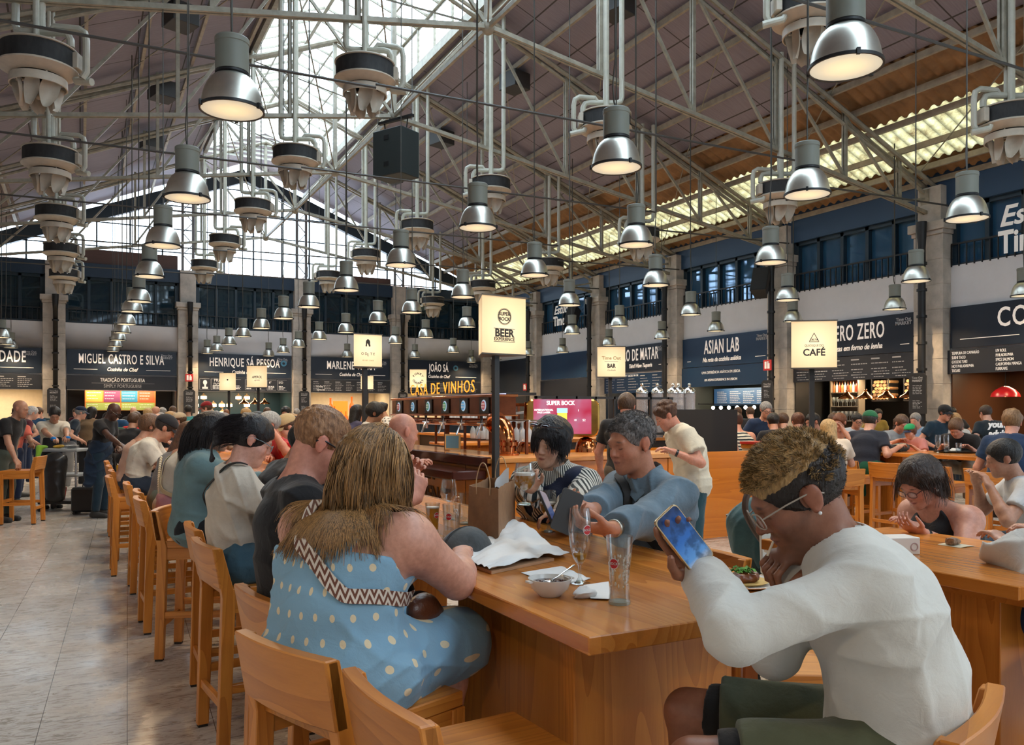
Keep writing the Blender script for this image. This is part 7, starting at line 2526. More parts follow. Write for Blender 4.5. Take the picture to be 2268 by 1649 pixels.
# held goblet
h7 = I7['A'][1][2]
hw = rmat(I7['root']) @ Vector(h7)
p = P(1162, 1086, 3.18)
tul = [(.006, .055), (.024, .062), (.040, .085), (.043, .11), (.038, .14), (.034, .162)]
glassware('beer_glass', 'tulip beer glass of amber beer held up by the striped shirt woman', (p.x, p.y, p.z - .055), tul, (.058, .115), fm=pale_beer, foam=.010, extra_=stem(.006, .055))
p = G(958, 1175, TZ)
wil = [(.026, 0), (.027, .004), (.028, .04), (.031, .09), (.034, .125)]
glassware('beer_glass', 'full glass of lager with red logo beside the polka dot woman', p, wil, (.006, .102), foam=.006, logo=(.072, towards(p, 38), .012))
def handle(r):
 part('handle', MB().tube(spline([(.040, 0, .125), (.065, 0, .125), (.075, 0, .10), (.072, 0, .06), (.06, 0, .035), (.038, 0, .03)], 5), .007, 10, flat=1.3), thin, r, smooth=2)
p = G(1000, 1195, TZ)
mug = [(.036, 0), (.038, .006), (.034, .05), (.036, .10), (.039, .15)]
glassware('beer_mug', 'empty glass beer mug with handle next to the lager glass', p, mug, logo=(.10, towards(p, 75), .013), extra_=handle, rz=radians(towards(p) + 20))
p = G(1032, 1160, TZ)
glassware('beer_mug', 'second empty glass mug half hidden by the paper bag', p, mug, extra_=handle, rz=radians(200))
p = G(994, 1150, TZ)
win = [(.006, .085), (.03, .095), (.042, .125), (.040, .16), (.033, .20)]
glassware('wine_glass', 'tall round wine glass behind the empty mugs', p, win, extra_=stem(.006, .085))
p = G(1057, 1140, TZ)
glassware('wine_glass', 'glass whose rim shows behind the paper bag', p, wil)
p = G(900, 1108, TZ)
glassware('beer_glass', 'tall slim empty glass behind the polka dot woman', p, [(.022, 0), (.024, .006), (.020, .03), (.024, .09), (.032, .16), (.034, .20)])
# tray with glasses on the family table
q = G(2130, 1002, TZ)
r = root('serving_tray', 'black oval tray with glasses and napkins on the family table at the right', 'tray', (q.x, q.y + .05, TZ))
part('tray', MB().lathe([(0, 0), (.28, 0), (.30, .02), (.295, .02), (.275, .005), (0, .005)], 32), blackm, r)
for i, (px, pf) in enumerate(((2097, flute), (2130, flute), (2168, [(.03, 0), (.031, .003), (.036, .13)]), (2180, [(.03, 0), (.031, .003), (.038, .12)]))):
 g_ = G(px, 1001, TZ + .02)
 glassware('beer_glass', ('%s empty stemmed glass on the black tray' % ('left', 'right')[i]) if i < 2 else '%s tumbler on the black tray' % ('rear', 'front')[i - 2], (g_.x, q.y + (.03 if i != 2 else .16), TZ + .006), pf, (.003, .02) if i == 3 else None, fm=mat('cola', (.05, .015, .01), .1), extra_=stem(.006, .062, .03) if i < 2 else None)
def crumple(name, label, p, sx, sy, sz, m, seed, cat='napkin'):
 pr = [('e', (0, 0, sz * .4), (sx, sy, sz * .55))]
 rr = random.Random(seed)
 for i in range(7): pr.append(('e', (rr.uniform(-.7, .7) * sx, rr.uniform(-.7, .7) * sy, sz * rr.uniform(.3, .8)), (sx * .4, sy * .4, sz * .4)))
 me = field_mesh(name, pr, max(.0025, sx / 14), m, 0, .004, folds=.006, freq=90, seed=seed, cuts=[((0, 0, .0008), (0, 0, -1))], sm=0)
 o = thing(name, me, None, label, cat)
 o.location = p
 return o
paper = mat('white_paper', (.72, .72, .71), .8, bump=.1, bs=30)
crumple('napkin', 'crumpled white napkins on the black tray', (q.x + .04, q.y + .12, TZ + .007), .07, .05, .04, paper, 3)
# paper sheet with folds -------------------------------------------------
def sheet(name, label, pts, hfn, m=paper, nu=22, nv_=16, cat='paper'):
 """quad sheet between four table points a,b,c,d with height function"""
 a, b, c, d = [Vector(q) for q in pts]
 mb = MB()
 def fn(u, v, dz=0):
  p = (a * (1 - u) + b * u) * (1 - v) + (d * (1 - u) + c * u) * v
  z, dx, dy = hfn(u, v)
  return p + V(dx, dy, z + dz + .0012)
 mb.grid(fn, nu, nv_)
 mb.grid(lambda u, v: fn(1 - u, v, -.0010), nu, nv_)
 return thing(name, mb, m, label, cat, smooth=.5)
rr = random.Random(8)
A_, B_, C_, D_ = G(1020, 1248, TZ), G(1090, 1272, TZ), G(1258, 1235, TZ), G(1130, 1180, TZ)
def hf(u, v):
 z = .016 * sin(pi * u) * sin(pi * v) + .014 * abs(sin(7 * u + 5 * v + sin(9 * v))) * (.2 + sin(pi * v)) + .008 * abs(sin(17 * u - 9 * v)) + .045 * max(0, v - .65) / .35 * sin(pi * min(1, u + .35)) ** .8
 return z, .01 * sin(8 * v), .008 * sin(7 * u)
sheet('wrapping_paper', 'crumpled white wrapping paper lying on a brown tray before the paper bag', (A_ + V(0, 0, .012), B_ + V(0, 0, .012), C_ + V(0, 0, .010), D_ + V(0, 0, .012)), hf)
r = root('tray', 'thin brown paper tray under the white wrapping paper', 'tray', (0, 0, 0))
r.location = (A_.x, A_.y, TZ)
b = MB()
q4 = [A_ + V(.01, 0, 0), B_ + V(0, .005, 0), C_ * .8 + B_ * .2, D_ * .6 + A_ * .4]
b.add([(q_.x, q_.y, TZ + z_) for z_ in (0.0005, .010) for q_ in q4], [(3, 2, 1, 0), (4, 5, 6, 7), (0, 1, 5, 4), (1, 2, 6, 5), (2, 3, 7, 6), (3, 0, 4, 7)])
part('base', b, mat('kraft_card', (.42, .24, .13), .7), r, world=True)
sheet('napkin', 'large flat white napkin behind the soup bowl', (G(1154, 1268, TZ), G(1228, 1300, TZ), G(1309, 1283, TZ), G(1240, 1254, TZ)), lambda u, v: (.004 * abs(sin(9 * u * v + 2 * u)), 0, 0))
sheet('napkin', 'small square folded white napkin between the glasses', (G(1292, 1300, TZ), G(1308, 1328, TZ), G(1352, 1330, TZ), G(1348, 1292, TZ)), lambda u, v: (.006 + .002 * sin(5 * u), 0, 0))
crumple('napkin', 'crumpled stained napkin beside the soup bowl', G(1292, 1322, TZ), .030, .028, .026, paper, 9)
# bowl with dark soup and spoon
p = G(1226, 1322, TZ)
r = root('soup_bowl', 'small white bowl of dark bean soup with a spoon', 'bowl', (p.x, p.y + .02, TZ))
cer = mat('white_ceramic', (.66, .65, .62), .18)
part('bowl', MB().lathe([(0, .0), (.030, .0), (.033, .004), (.052, .022), (.062, .046), (.064, .052), (.061, .052), (.050, .028), (.03, .012), (0, .010)], 40).box(-.075, -.055, -.012, .012, .044, .049).box(.055, .075, -.012, .012, .044, .049), cer, r, smooth=1)
sp_ = MB().lathe([(0, .040), (.058, .040), (.0565, .036), (0, .036)], 32)
part('soup', sp_, mat('dark_soup', (.05, .012, .006), .12, var=.6, vs=60), r)
b = MB()
rr = random.Random(3)
for i in range(26):
 a, d = rr.uniform(0, 6.28), rr.uniform(0, .048)
 b.sphere((d * cos(a), d * sin(a), .040), (.007, .005, .004), 8, 5, Matrix.Rotation(a, 3, 'Z'))
part('beans', b, mat('dark_beans', (.06, .018, .012), .3, var=.5, vs=90), r, kind='stuff')
sil = mat('spoon_steel', (.75, .74, .72), .15, metal=1)
part('spoon', MB().tube([(.0, .0, .044), (.03, .01, .050), (.06, .022, .060), (.11, .045, .072)], [.009, .003, .0028, .004], 8, flat=.5).sphere((-.008, -.003, .043), (.016, .011, .004), 10, 6), sil, r)
# paper bag
p0, p1, p2 = G(1037, 1196, TZ), G(1104, 1207, TZ), G(1141, 1170, TZ)
r = root('paper_bag', 'brown kraft paper bag with twisted handles on the table', 'bag', (p1.x, p1.y, TZ))
kraft = mat('kraft_paper', (.30, .165, .085), .75, var=.12, vs=30, bump=.25, bs=18)
hb = .225
a_, b_, c_ = [Vector((q_.x - p1.x, q_.y - p1.y, 0)) for q_ in (p0, p1, p2)]
d_ = a_ + c_
b = MB()
ctr = (a_ + c_) / 2
def ring(z, k, rag=0):
 out = []
 base = [a_, b_, c_, d_]
 for i in range(4):
  for j in range(6):
   t = j / 6
   q_ = base[i] * (1 - t) + base[(i + 1) % 4] * t
   pin = (.014 * sin(pi * t) if i in (1, 3) else -.002 * sin(pi * t)) * (z / hb)
   q_ = ctr + (q_ - ctr) * (k - pin * 8)
   out.append((q_.x, q_.y, z + (rag * (.5 - abs(sin(11 * t + i))))))
 return out
vs = []
for z, k, g_ in ((0, 1, 0), (.03, 1.01, 0), (.12, 1.0, 0), (hb, .97, .005), (hb, .955, .005), (.12, .98, 0), (.004, .98, 0)): vs += ring(z, k, g_)
fs = [(i * 24 + j, i * 24 + (j + 1) % 24, (i + 1) * 24 + (j + 1) % 24, (i + 1) * 24 + j) for i in range(6) for j in range(24)] + [tuple(range(24))[::-1]]
b.add(vs, fs)
part('bag_body', b, kraft, r, smooth=.3)
for q_, o_ in ((a_, b_), (d_, c_)):
 e0, e1 = q_ * .72 + o_ * .28, q_ * .28 + o_ * .72
 part('handle', MB().tube(spline([e0 + V(0, 0, hb - .03), e0 + V(0, 0, hb + .03), (e0 * .75 + e1 * .25) + V(0, 0, hb + .085), (e0 + e1) / 2 + V(0, 0, hb + .10), (e0 * .25 + e1 * .75) + V(0, 0, hb + .085), e1 + V(0, 0, hb + .03), e1 + V(0, 0, hb - .03)], 5), .0024, 6), mat('paper_cord', (.50, .32, .17), .8), r)
cc_ = ctr + (c_ - ctr) * .35
b = MB()
b.grid(lambda u, v: (cc_.x + (u - .5) * .07, cc_.y + .02 * sin(3 * u), hb - .03 + v * (.02 + .065 * u) + .004 * sin(9 * u)), 8, 8)
b.grid(lambda u, v: (cc_.x + (.5 - u) * .07, cc_.y + .003 + .02 * sin(3 * (1 - u)), hb - .03 + v * (.02 + .065 * (1 - u)) + .004 * sin(9 * (1 - u))), 8, 8)
thing('napkin', b, paper, 'white napkin sticking up out of the paper bag', 'napkin', smooth=.5).location = (p1.x + cc_.x, p1.y + cc_.y, TZ + hb - .03)
# grey cap
p = G(1046, 1230, TZ)
capm = cloth('washed_grey_denim', (.085, .092, .095), weave=300, var=.35)
pr = [('e', (0, 0, .018), (.088, .10, .085), {})]
me = field_mesh('crown', pr, .004, capm, 0, 0, subs=[('e', (0, 0, .012), (.083, .095, .080), {})], cuts=[((0, 0, .002), (0, 0, -1))], folds=.003, freq=40, seed=5)
r = root('baseball_cap', 'washed dark grey baseball cap lying on the table by the bag', 'cap', (p.x - .01, p.y + .03, TZ), radians(99))
part('crown', me, None, r)
b = MB()
for s_ in (1, -1):
 b.grid(lambda u, v, s_=s_: (((u if s_ > 0 else 1 - u) - .5) * 2 * .078, .082 * cos(((u if s_ > 0 else 1 - u) - .5) * 1.9) + v * .07, .012 - .010 * (u - .5) ** 2 * 4 + .004 * s_ * .4), 10, 5)
part('brim', b, capm, r)
b = MB().sphere((0, 0, .104), (.006, .006, .004), 8, 5)
for k in range(4): b.sphere((.055 * cos(k * 1.57 + .8), .06 * sin(k * 1.57 + .8), .080), (.004, .004, .003), 6, 4)
part('eyelets', b, mat('eyelet_black', (.01, .01, .01), .5), r)
b = MB()
for x_ in (-.004, .004): b.tube([(x_, .099 * cos(t), .019 + .087 * sin(t)) for t in np.linspace(.02, pi - .02, 16)], .0012, 5)
part('seam', b, mat('seam_dark', (.03, .032, .034), .8), r)
# phone case held by the older man and the phone of the young man
fm_ = Matrix
def slab_at(name, label, p, ex, ey, w_, h_, t_, m, cat='phone', screen=None, group=None):
 ex, ey = Vector(ex).normalized(), Vector(ey)
 ey = (ey - ex * ey.dot(ex)).normalized()
 ez = ex.cross(ey)
 M = Matrix((ex, ey, ez)).transposed().to_4x4()
 r = root(name, label, cat, tuple(p))
 r.rotation_euler = M.to_euler()
 b = MB()
 pts = []
 for cx_, cy_, a0 in ((w_ / 2 - .012, -h_ / 2 + .012, -90), (w_ / 2 - .012, h_ / 2 - .012, 0), (-w_ / 2 + .012, h_ / 2 - .012, 90), (-w_ / 2 + .012, -h_ / 2 + .012, 180)):
  for k in range(5):
   t = radians(a0 + 22.5 * k)
   pts.append((cx_ + .011 * cos(t), cy_ + .011 * sin(t)))
 b.prism(pts, 'z', -t_ / 2, t_ / 2)
 part('body', b, m, r, bevel=.001)
 if screen:
  b = MB().prism([(a * .93, c * .96) for a, c in pts], 'z', t_ / 2, t_ / 2 + .0004)
  part('screen', b, screen, r)
 return r
scr = mat('phone_picture', (.01, .02, .04), .15)
x = N(scr)
sp2 = x.n('ShaderNodeSeparateXYZ')
x.l(x.coord(), sp2.inputs[0])
g2 = x.ramp(x.math('ADD', x.math('MULTIPLY', sp2.outputs[1], 6), .5), [(.05, (.75, .68, .5)), (.22, (.10, .28, .6)), (.5, (.02, .12, .42)), (.9, (.01, .03, .12))])
n2 = x.ramp(x.noise(x.coord(), 38, 3), [(.45, 1.0), (.6, .25)])
m3 = x.n('ShaderNodeMix', data_type='RGBA', blend_type='MULTIPLY', i_0=.8)
x.l(g2, m3.inputs[6])
x.l(n2, m3.inputs[7])
x.l(m3.outputs[2], x.b.inputs['Emission Color'])
x.b.inputs['Emission Strength'].default_value = .55
Rt = V(ca, -sa, 0)
Fw = V(sa, ca, 0)
up = V(0, 0, 1)
_d, _n = V(-.55, .25, .78).normalized(), V(-.25, -.8, .35)
_n = (_n - _d * _n.dot(_d)).normalized()
_w = rmat(I8['root']) @ Vector(I8['A'][-1][2])
slab_at('phone', 'phone with a blue picture on its screen, held by the white sweatshirt man', _w + _d * .105 + _n * .036, _d.cross(_n), _d, .074, .152, .010, mat('gold_phone_edge', (.55, .42, .25), .25, metal=.8), screen=scr)
blkc = mat('black_leatherette', (.012, .011, .011), .45)
pc = P(1256, 1132, 2.88)
r = slab_at('phone_case', 'open black folding phone case held by the older man', pc, Rt * .75 - up * .35 + Fw * .2, Rt * .35 + up * .85 + Fw * .25, .085, .155, .006, blkc)
r2 = slab_at('phone', 'dark phone inside the open black case of the older man', P(1216, 1128, 2.94), Rt * .35 + Fw * .8 - up * .25, -Rt * .40 + up * .8 + Fw * .2, .075, .15, .009, blkc, screen=mat('phone_dark_screen', (.02, .03, .08), .1, emit=(.03, .05, .14), es=.6))
# plate with taco and dipping tub
p = G(1640, 1300, TZ)
r = root('taco_plate', 'white plate with a meat taco topped with green herbs', 'plate', (p.x + .03, p.y + .02, TZ))
part('plate', MB().lathe([(0, 0), (.07, 0), (.11, .010), (.115, .014), (.11, .015), (.07, .005), (0, .004)], 40), cer, r, smooth=1)
part('tortilla', MB().lathe([(0, .008), (.065, .009), (.078, .016), (.065, .012), (0, .011)], 28), mat('tortilla', (.62, .40, .12), .7, var=.2, vs=40), r)
me = field_mesh('meat', [('e', (0, 0, .022), (.05, .035, .016), {})] + [('e', (rnd.uniform(-.045, .045), rnd.uniform(-.03, .03), .028), (.014, .011, .010), {}) for _ in range(18)], .003, mat('braised_meat', (.12, .035, .012), .35, var=.6, vs=60), 0, .006, folds=.003, freq=150)
part('meat', me, None, r)
b = MB()
rr = random.Random(12)
for i in range(34):
 a, d = rr.uniform(0, 6.28), rr.uniform(0, .035)
 M = Matrix.Translation((d * cos(a), d * sin(a), .042 + rr.uniform(0, .010))) @ Matrix.Rotation(rr.uniform(0, 6), 4, 'Z') @ Matrix.Rotation(rr.uniform(-.7, .7), 4, 'X')
 b.grid(lambda u, v, M=M: M @ V((u - .5) * .016, (v - .5) * .013, .004 * sin(5 * u)), 3, 3)
part('herbs', b, mat('green_herbs', (.10, .28, .04), .5, var=.4, vs=90), r, kind='stuff')
r = root('dip_cup', 'small clear cup of orange sauce in front of the taco plate', 'cup', tuple(G(1633, 1322, TZ)))
part('cup', MB().lathe([(.022, 0), (.031, .028), (.030, .028), (.021, .001), (0, .001)], 28), mat('cup_plastic', (.75, .60, .42), .2, alpha=.7), r)
part('sauce', MB().lathe([(0, .020), (.027, .020), (.022, .002), (0, .002)], 24), mat('orange_sauce', (.42, .17, .05), .3), r)
# second table: white box, snack on napkin, baby seat
p = G(2035, 1232, 1.03)
r = root('white_box', 'small white cardboard box with round emblem on the right hand table', 'box', (p.x, p.y + .1, 1.03), radians(-20))
part('carton', MB().box(-.07, .07, -.05, .05, 0, .065), mat('white_card', (.68, .66, .63), .5), r, bevel=.002)
part('emblem', MB().lathe([(.012, 0), (.016, 0), (.016, .001), (.012, .001)], 24, (.045, -.051, .03), RX), mat('grey_pink', (.45, .32, .32), .5), r)
p = G(2120, 1207, 1.03)
sheet('napkin', 'pale napkin under the crumpled snack on the right hand table', [(p.x + a * .055, p.y + b__ * .05, 1.03) for a, b__ in ((-1, -1), (1, -1), (1, 1), (-1, 1))], lambda u, v: (.002 * sin(4 * u), 0, 0), mat('cream_napkin', (.62, .55, .40), .8))
crumple('crumpled_paper', 'crumpled brown patterned paper on the pale napkin', (p.x - .01, p.y + .01, 1.034), .035, .022, .026, mat('brown_print_paper', (.26, .17, .11), .7, var=.6, vs=60), 14, 'wrapper')
r = root('high_chair', 'white plastic child high chair behind the right hand table', 'high chair', (3.42, 3.25, 0), radians(-25))
wp = mat('white_plastic', (.70, .72, .66), .3)
part('backrest', MB().prism([(-.16, .70), (.16, .70), (.17, 1.0)] + [(.17 * cos(t), 1.03 + .17 * sin(t)) for t in np.linspace(.1, pi - .1, 12)] + [(-.17, 1.0)], 'y', .0, .03), wp, r, bevel=.008)
part('seat', MB().box(-.17, .17, -.28, .03, .66, .70), wp, r, bevel=.01)
part('tray', MB().box(-.23, .23, -.55, -.22, .86, .885).box(-.23, .23, -.55, -.54, .885, .90), wp, r, bevel=.008)
for sx in (-1, 1):
 for sy in (-1, 1): part('leg', MB().tube([(sx * .15, -.13 + sy * .12, .68), (sx * .27, -.13 + sy * .27, .0)], .018, 8), mat('leg_metal', (.5, .5, .5), .3, metal=.8), r)
# stroller -----------------------------------------------------------------
r = root('stroller', 'teal baby stroller with brown handle parked by the kiosk', 'stroller', (*P(1676, 913, 4.9).xy, 0), -YAW + radians(20))
teal = cloth('teal_canvas', (.055, .13, .15), weave=300)
part('handle', MB().tube(spline([(-.06, -.22, .78), (-.20, -.25, .92), (-.27, -.26, 1.05), (-.23, -.26, 1.15), (-.09, -.26, 1.17), (.02, -.26, 1.12), (.10, -.24, 1.0)], 5), .018, 10), mat('brown_leather_grip', (.07, .042, .03), .5), r)
me = field_mesh('canopy', [('e', (.02, .0, .86), (.16, .20, .22), {}), ('c', (-.05, 0, .92), (.16, 0, .60), .10, .15, dict(u=(0, 1, 0), w=1.5, k=.05))], .009, teal, 0, .04, folds=.012, freq=24, seed=6)
part('canopy', me, None, r)
me = field_mesh('seat', [('c', (-.02, 0, .75), (.22, .0, .38), .09, .12, dict(u=(0, 1, 0), w=1.5))], .01, cloth('dark_teal_canvas', (.03, .06, .065)), 0, .04, folds=.008, seed=2)
part('seat', me, None, r)
b = MB()
for sy in (-.22, .22): b.tube([(-.05, sy, .95), (.25, sy, .25), (.32, sy, .1)], .014, 8).tube([(.05, sy, .6), (-.22, sy, .12)], .014, 8)
part('frame', b, blackm, r)
for sx in (-.24, .32):
 for sy in (-.24, .24): part('wheel', MB().lathe([(.0, -.015), (.075, -.018), (.085, 0), (.075, .018), (0, .015)], 20, (sx, sy, .087), Matrix.Rotation(pi / 2, 4, 'X')), mat('tyre_black', (.02, .02, .02), .7), r)
part('strap', MB().tube([(-.1, -.25, .62), (-.12, -.26, .48), (-.13, -.26, .45)], .012, 6), blackm, r)
# bag on the family table
q = G(2010, 1000, TZ)
me = field_mesh('carrier_bag', [('e', (0, 0, .045), (.20, .12, .055), {}), ('e', (.1, .02, .06), (.12, .08, .05), {})], .008, cloth('black_canvas_bag', (.018, .018, .018)), 0, .03, folds=.012, freq=20, seed=5, cuts=[((0, 0, .001), (0, 0, -1))])
o = thing('cloth_bag', me, None, 'black cloth bag with cream print lying on the family table', 'bag')
o.location = (q.x, q.y + .15, TZ)
part('print', MB().box(-.12, -.03, -.09, -.02, .093, .104).box(.02, .09, -.06, .0, .100, .108), mat('cream_print', (.6, .55, .42), .7), o)
# ================================================================== everyone else
AW, CM, LF, RT = 62, 242, 152, -28
BR, BK, BL, GY, RD = (.07, .035, .018), (.012, .010, .009), (.36, .22, .09), (.22, .21, .20), (.15, .05, .02)
NV, WH, CR, DK, JN = (.015, .025, .06), (.62, .62, .60), (.60, .55, .46), (.014, .014, .016), (.03, .06, .10)
def pp(px, Z, pose, face, skin, hair, top, bot, label, **k):
 p = P(px, 900, Z)
 k.setdefault('h', .010 if Z < 9 else .0125 if Z < 13 else .02 if Z < 18 else .026)
 k.setdefault('folds', .006 if Z < 10 else .003 if Z < 15 else 0)
 hs = hair if hair is None or len(hair) > 2 else (hair[0], hair[1], dict(vol=.014))
 if pose == 't' and 'hl' not in k:
  R = Matrix.Rotation(radians(face - 90), 3, 'Z')
  for n_, s_ in (('hl', -1), ('hr', 1)): k.setdefault(n_, tuple(Vector((p.x, p.y, 0)) + R @ Vector((s_ * .20, .22, 1.02))))
 return person(label, p.x, p.y, face, sit=(pose == 's'), skin=skin, hair=hs, top=top, bottom=('trousers', bot), legs=k.pop('legs', Z < 16 and pose == 't'), **k)
T_ = lambda c: ('tee', c)
K_ = ('tank', DK)
# --- left part
wt = pp(113, 13.6, 't', -75, MS, ('short', BK), ('polo', CR), DK, 'waiter in white shirt, black apron and blue gloves leaning over the cleaning trolley', lean=16, head=(-10, 30, 0), hl=P(150, 978, 13.0), hr=P(128, 980, 12.9), h=.011, feet=None)
EXTRA['lump'](wt, 'apron', [ptube(wt['pel'] + nv([0, .07, -.42]), wt['wa'] + nv([0, .06, .1]), .13, .09, u=(1, 0, 0), w=1.5)], DK)
for q in (-1, 1): EXTRA['lump'](wt, 'glove', [('e', wt['A'][q][2] + nv([0, .05, -.02]), (.045, .06, .035), {})], (.01, .16, .50), folds=0)
bm_ = pp(224, 12.4, 't', RT - 5, BS, ('bald', BK), T_(DK), (.012, .03, .05), 'tall bald man in black tee with a navy jacket tied round his waist', s=1.02, lean=7, head=(0, 34, 0), hr=P(268, 985, 12.0), hl=P(262, 990, 12.4), h=.010, extras=(('glasses', (.01, .01, .01), .003),))
EXTRA['lump'](bm_, 'tied_jacket', [ptube(bm_['pel'] + nv([0, 0, .12]), bm_['pel'] + nv([.0, -.06, -.30]), .15, .17, u=(1, 0, 0), w=1.2), ptube(bm_['pel'] + nv([.1, -.08, -.1]), bm_['pel'] + nv([.16, -.10, -.45]), .07, .05)], (.012, .025, .05), folds=.02)
pp(10, 11.9, 't', RT, MS, ('bald', BK), T_(DK), (.06, .08, .07), 'bald man cut by the left edge, hand on a stool back, black tee', hr=P(36, 1022, 11.6), hl=P(20, 1030, 12), s=1.04, w=1.1)
pp(28, 14.2, 't', AW, MS, ('short', BK), T_((.60, .13, .09)), NV, 'person in coral top behind the bald man at the left edge', s=.95)
pp(42, 15.4, 't', 20, LS, ('short', (.5, .48, .46)), T_((.10, .02, .03)), NV, 'white haired man in maroon shirt near the left edge')
pp(52, 17.5, 't', CM, LS, ('short', BR), T_((.45, .36, .26)), NV, 'woman in brown brimmed hat and pale patterned shirt', extras=(('cap', (.12, .06, .03)),))
pp(72, 18.5, 't', AW, LS, ('short', BR), ('long', (.01, .05, .12)), NV, 'person in a blue coat left of the waiter')
pp(98, 20, 't', CM, LS, ('short', RD), T_((.01, .04, .05)), DK, 'ginger haired man in dark teal tee behind the waiter', w=1.2)
pp(152, 16.5, 't', 0, LS, ('short', GY), T_((.015, .025, .04)), (.2, .2, .2), 'man in flat navy cap and dark tee right of the waiter', w=1.15, extras=(('cap', (.01, .02, .05)),))
pp(177, 24, 't', CM, LS, ('short', BR), T_((.09, .01, .02)), DK, 'man in dark red tee before the portuguese stall', w=1.2)
pp(192, 17, 't', AW, LS, ('bob', BK), T_((.17, .11, .06)), DK, 'woman with black bob and brown top left of the tall bald man')
pp(262, 16, 't', CM, MS, ('curly', BK), ('long', (.02, .07, .16)), DK, 'curly haired person in blue jacket right of the tall bald man')
pp(282, 13.2, 's', AW, MS, ('short', BR), ('long', DK), DK, 'person in black printed top seen from behind, left of the curly hair')
pp(352, 21, 't', AW, LS, ('curly', GY), T_((.25, .38, .5)), DK, 'grey curly haired man in light blue tee in front of the portuguese stall')
pp(376, 13.5, 's', 150, LS, ('bald', BR), T_(DK), DK, 'bald sunburnt man in black tee behind the long haired women', extras=(('glasses', (.01, .01, .01), .003, True),))
pp(398, 17, 's', CM, LS, ('short', BK), T_((.3, .3, .32)), DK, 'dark haired person in grey tee, right of the bald sunburnt man')
pp(428, 13, 's', 170, LS, ('short', BR), T_((.4, .35, .3)), DK, 'man in a beige baseball cap among the seated crowd', extras=(('cap', (.42, .33, .22)),))
pp(484, 17, 't', 165, LS, ('short', BR), T_(NV), DK, 'standing man in a red baseball cap and navy top', s=1.06, extras=(('cap', (.22, .012, .015)),))
pp(502, 12.2, 's', 185, LS, ('bald', GY), T_((.2, .25, .35)), DK, 'bald older man behind the ponytail woman')
pp(525, 11.4, 's', 190, LS, ('bob', (.18, .14, .11)), T_((.35, .3, .25)), DK, 'woman with greyish hair and sunglasses on her head behind the ponytail woman', extras=(('glasses', (.03, .02, .02), .003, True),))
pp(574, 12.0, 's', 200, LS, ('short', (.35, .28, .22)), T_((.05, .07, .12)), DK, 'fair haired man in dark blue top behind the older man in red')
pp(592, 13.5, 's', 200, LS, ('bob', (.6, .48, .3)), T_((.5, .4, .3)), DK, 'platinum blonde woman in the crowd left of the grey haired man in red')
pp(606, 9.8, 's', 195, MS, ('curly', BK, dict(vol=.03)), T_((.45, .33, .22)), DK, 'woman with curly black hair beside the grey haired man in red')
pp(634, 8.3, 's', 188, (.52, .21, .13), ('short', (.30, .29, .27), dict(vol=.02)), ('polo', (.42, .012, .015)), DK, 'grey haired man in red polo shirt with a hand to his mouth', hl=P(605, 955, 7.9), hr=P(592, 1010, 7.9), lean=10, h=.009)
pp(640, 16, 't', CM, MS, ('short', BK), T_(DK), DK, 'standing man with sunglasses on his head behind the red polo man', extras=(('glasses', (.01, .01, .01), .003, True),))
pp(681, 8.9, 's', 190, LS, ('short', BR), T_((.4, .36, .3)), DK, 'person in a plain tan cap behind the black t-shirt man', extras=(('cap', (.45, .33, .17)),), head=(0, 30, 0))
pp(708, 10.2, 's', 190, LS, ('long', RD), T_((.12, .10, .18)), DK, 'woman with brown hair and sunglasses on top, left of the orange display', extras=(('glasses', (.03, .02, .02), .003, True),))
pp(736, 7.6, 's', 182, LS, ('short', BK), ('long', WH), DK, 'person in a white shirt behind the black t-shirt man', w=1.2, lean=14)
pp(770, 12.4, 't', 30, LS, ('long', BK), T_((.05, .045, .09)), DK, 'woman with long black hair in dark purple top by the orange display')
sp_ = pattern('spotted_shirt', 'dots', (.62, .58, .50), (.02, .02, .02), su=.05, sv=.05, r=.011)
pp(792, 10.6, 't', RT + 6, (.36, .18, .10), ('short', BK, dict(vol=.028, fold=.006)), ('polo', sp_), DK, 'young man with thick black hair and spotted cream shirt looking right', s=1.0, stub=.4)
pp(872, 15.2, 't', LF, (.36, .18, .10), ('bun', BK), ('polo', sp_), DK, 'bearded barman with tied black hair behind the beer taps', s=1.04, beard=BK)
pp(838, 5.45, 's', 5, (.56, .26, .18), ('bald', GY), T_((.24, .36, .46)), NV, 'bald man in light blue tee with folded elbow behind the blonde-brown hair', hl=P(915, 1035, 5.3), hr=P(888, 1040, 5.2), w=1.1, lean=10, h=.0085, poler=(.8, -.3, -.6))
pp(585, 4.92, 's', 2, (.34, .16, .09), ('short', BK), ('long', DK), DK, 'person in black top leaning in beyond the ponytail woman', lean=20, head=(0, 20, 0), h=.009, s=.95)
# --- right part
pp(1384, 8.5, 't', 50, (.56, .26, .19), ('short', (.06, .035, .022), dict(vol=.016)), T_(DK), (.10, .08, .06), 'tall man in black tee with his back turned, standing at the kiosk', s=1.05, w=1.15, hl=P(1330, 1040, 8.9), hr=P(1400, 1030, 9), legs=True)
pp(1536, 7.5, 't', LF + 4, (.58, .27, .19), ('curly', (.07, .03, .016), dict(vol=.008)), ('tee', (.58, .54, .44), dict(hem=.22, f=2, off=.035)), (.02, .06, .08), 'standing man in cream tee looking down at his phone by the black screen', s=1.0, w=1.08, head=(0, 32, 0), hl=P(1492, 1000, 7.2), hr=P(1490, 1000, 7.6), h=.009, stub=.3, legs=True, extras=(('watch', -1, (.01, .01, .01)),))
pp(1620, 11.6, 's', LF - 40, LS, ('long', BL), ('tank', (.4, .2, .14)), DK, 'woman with a hand at her mouth and blue sunglasses right of the black screen', hl=P(1612, 955, 11.3))
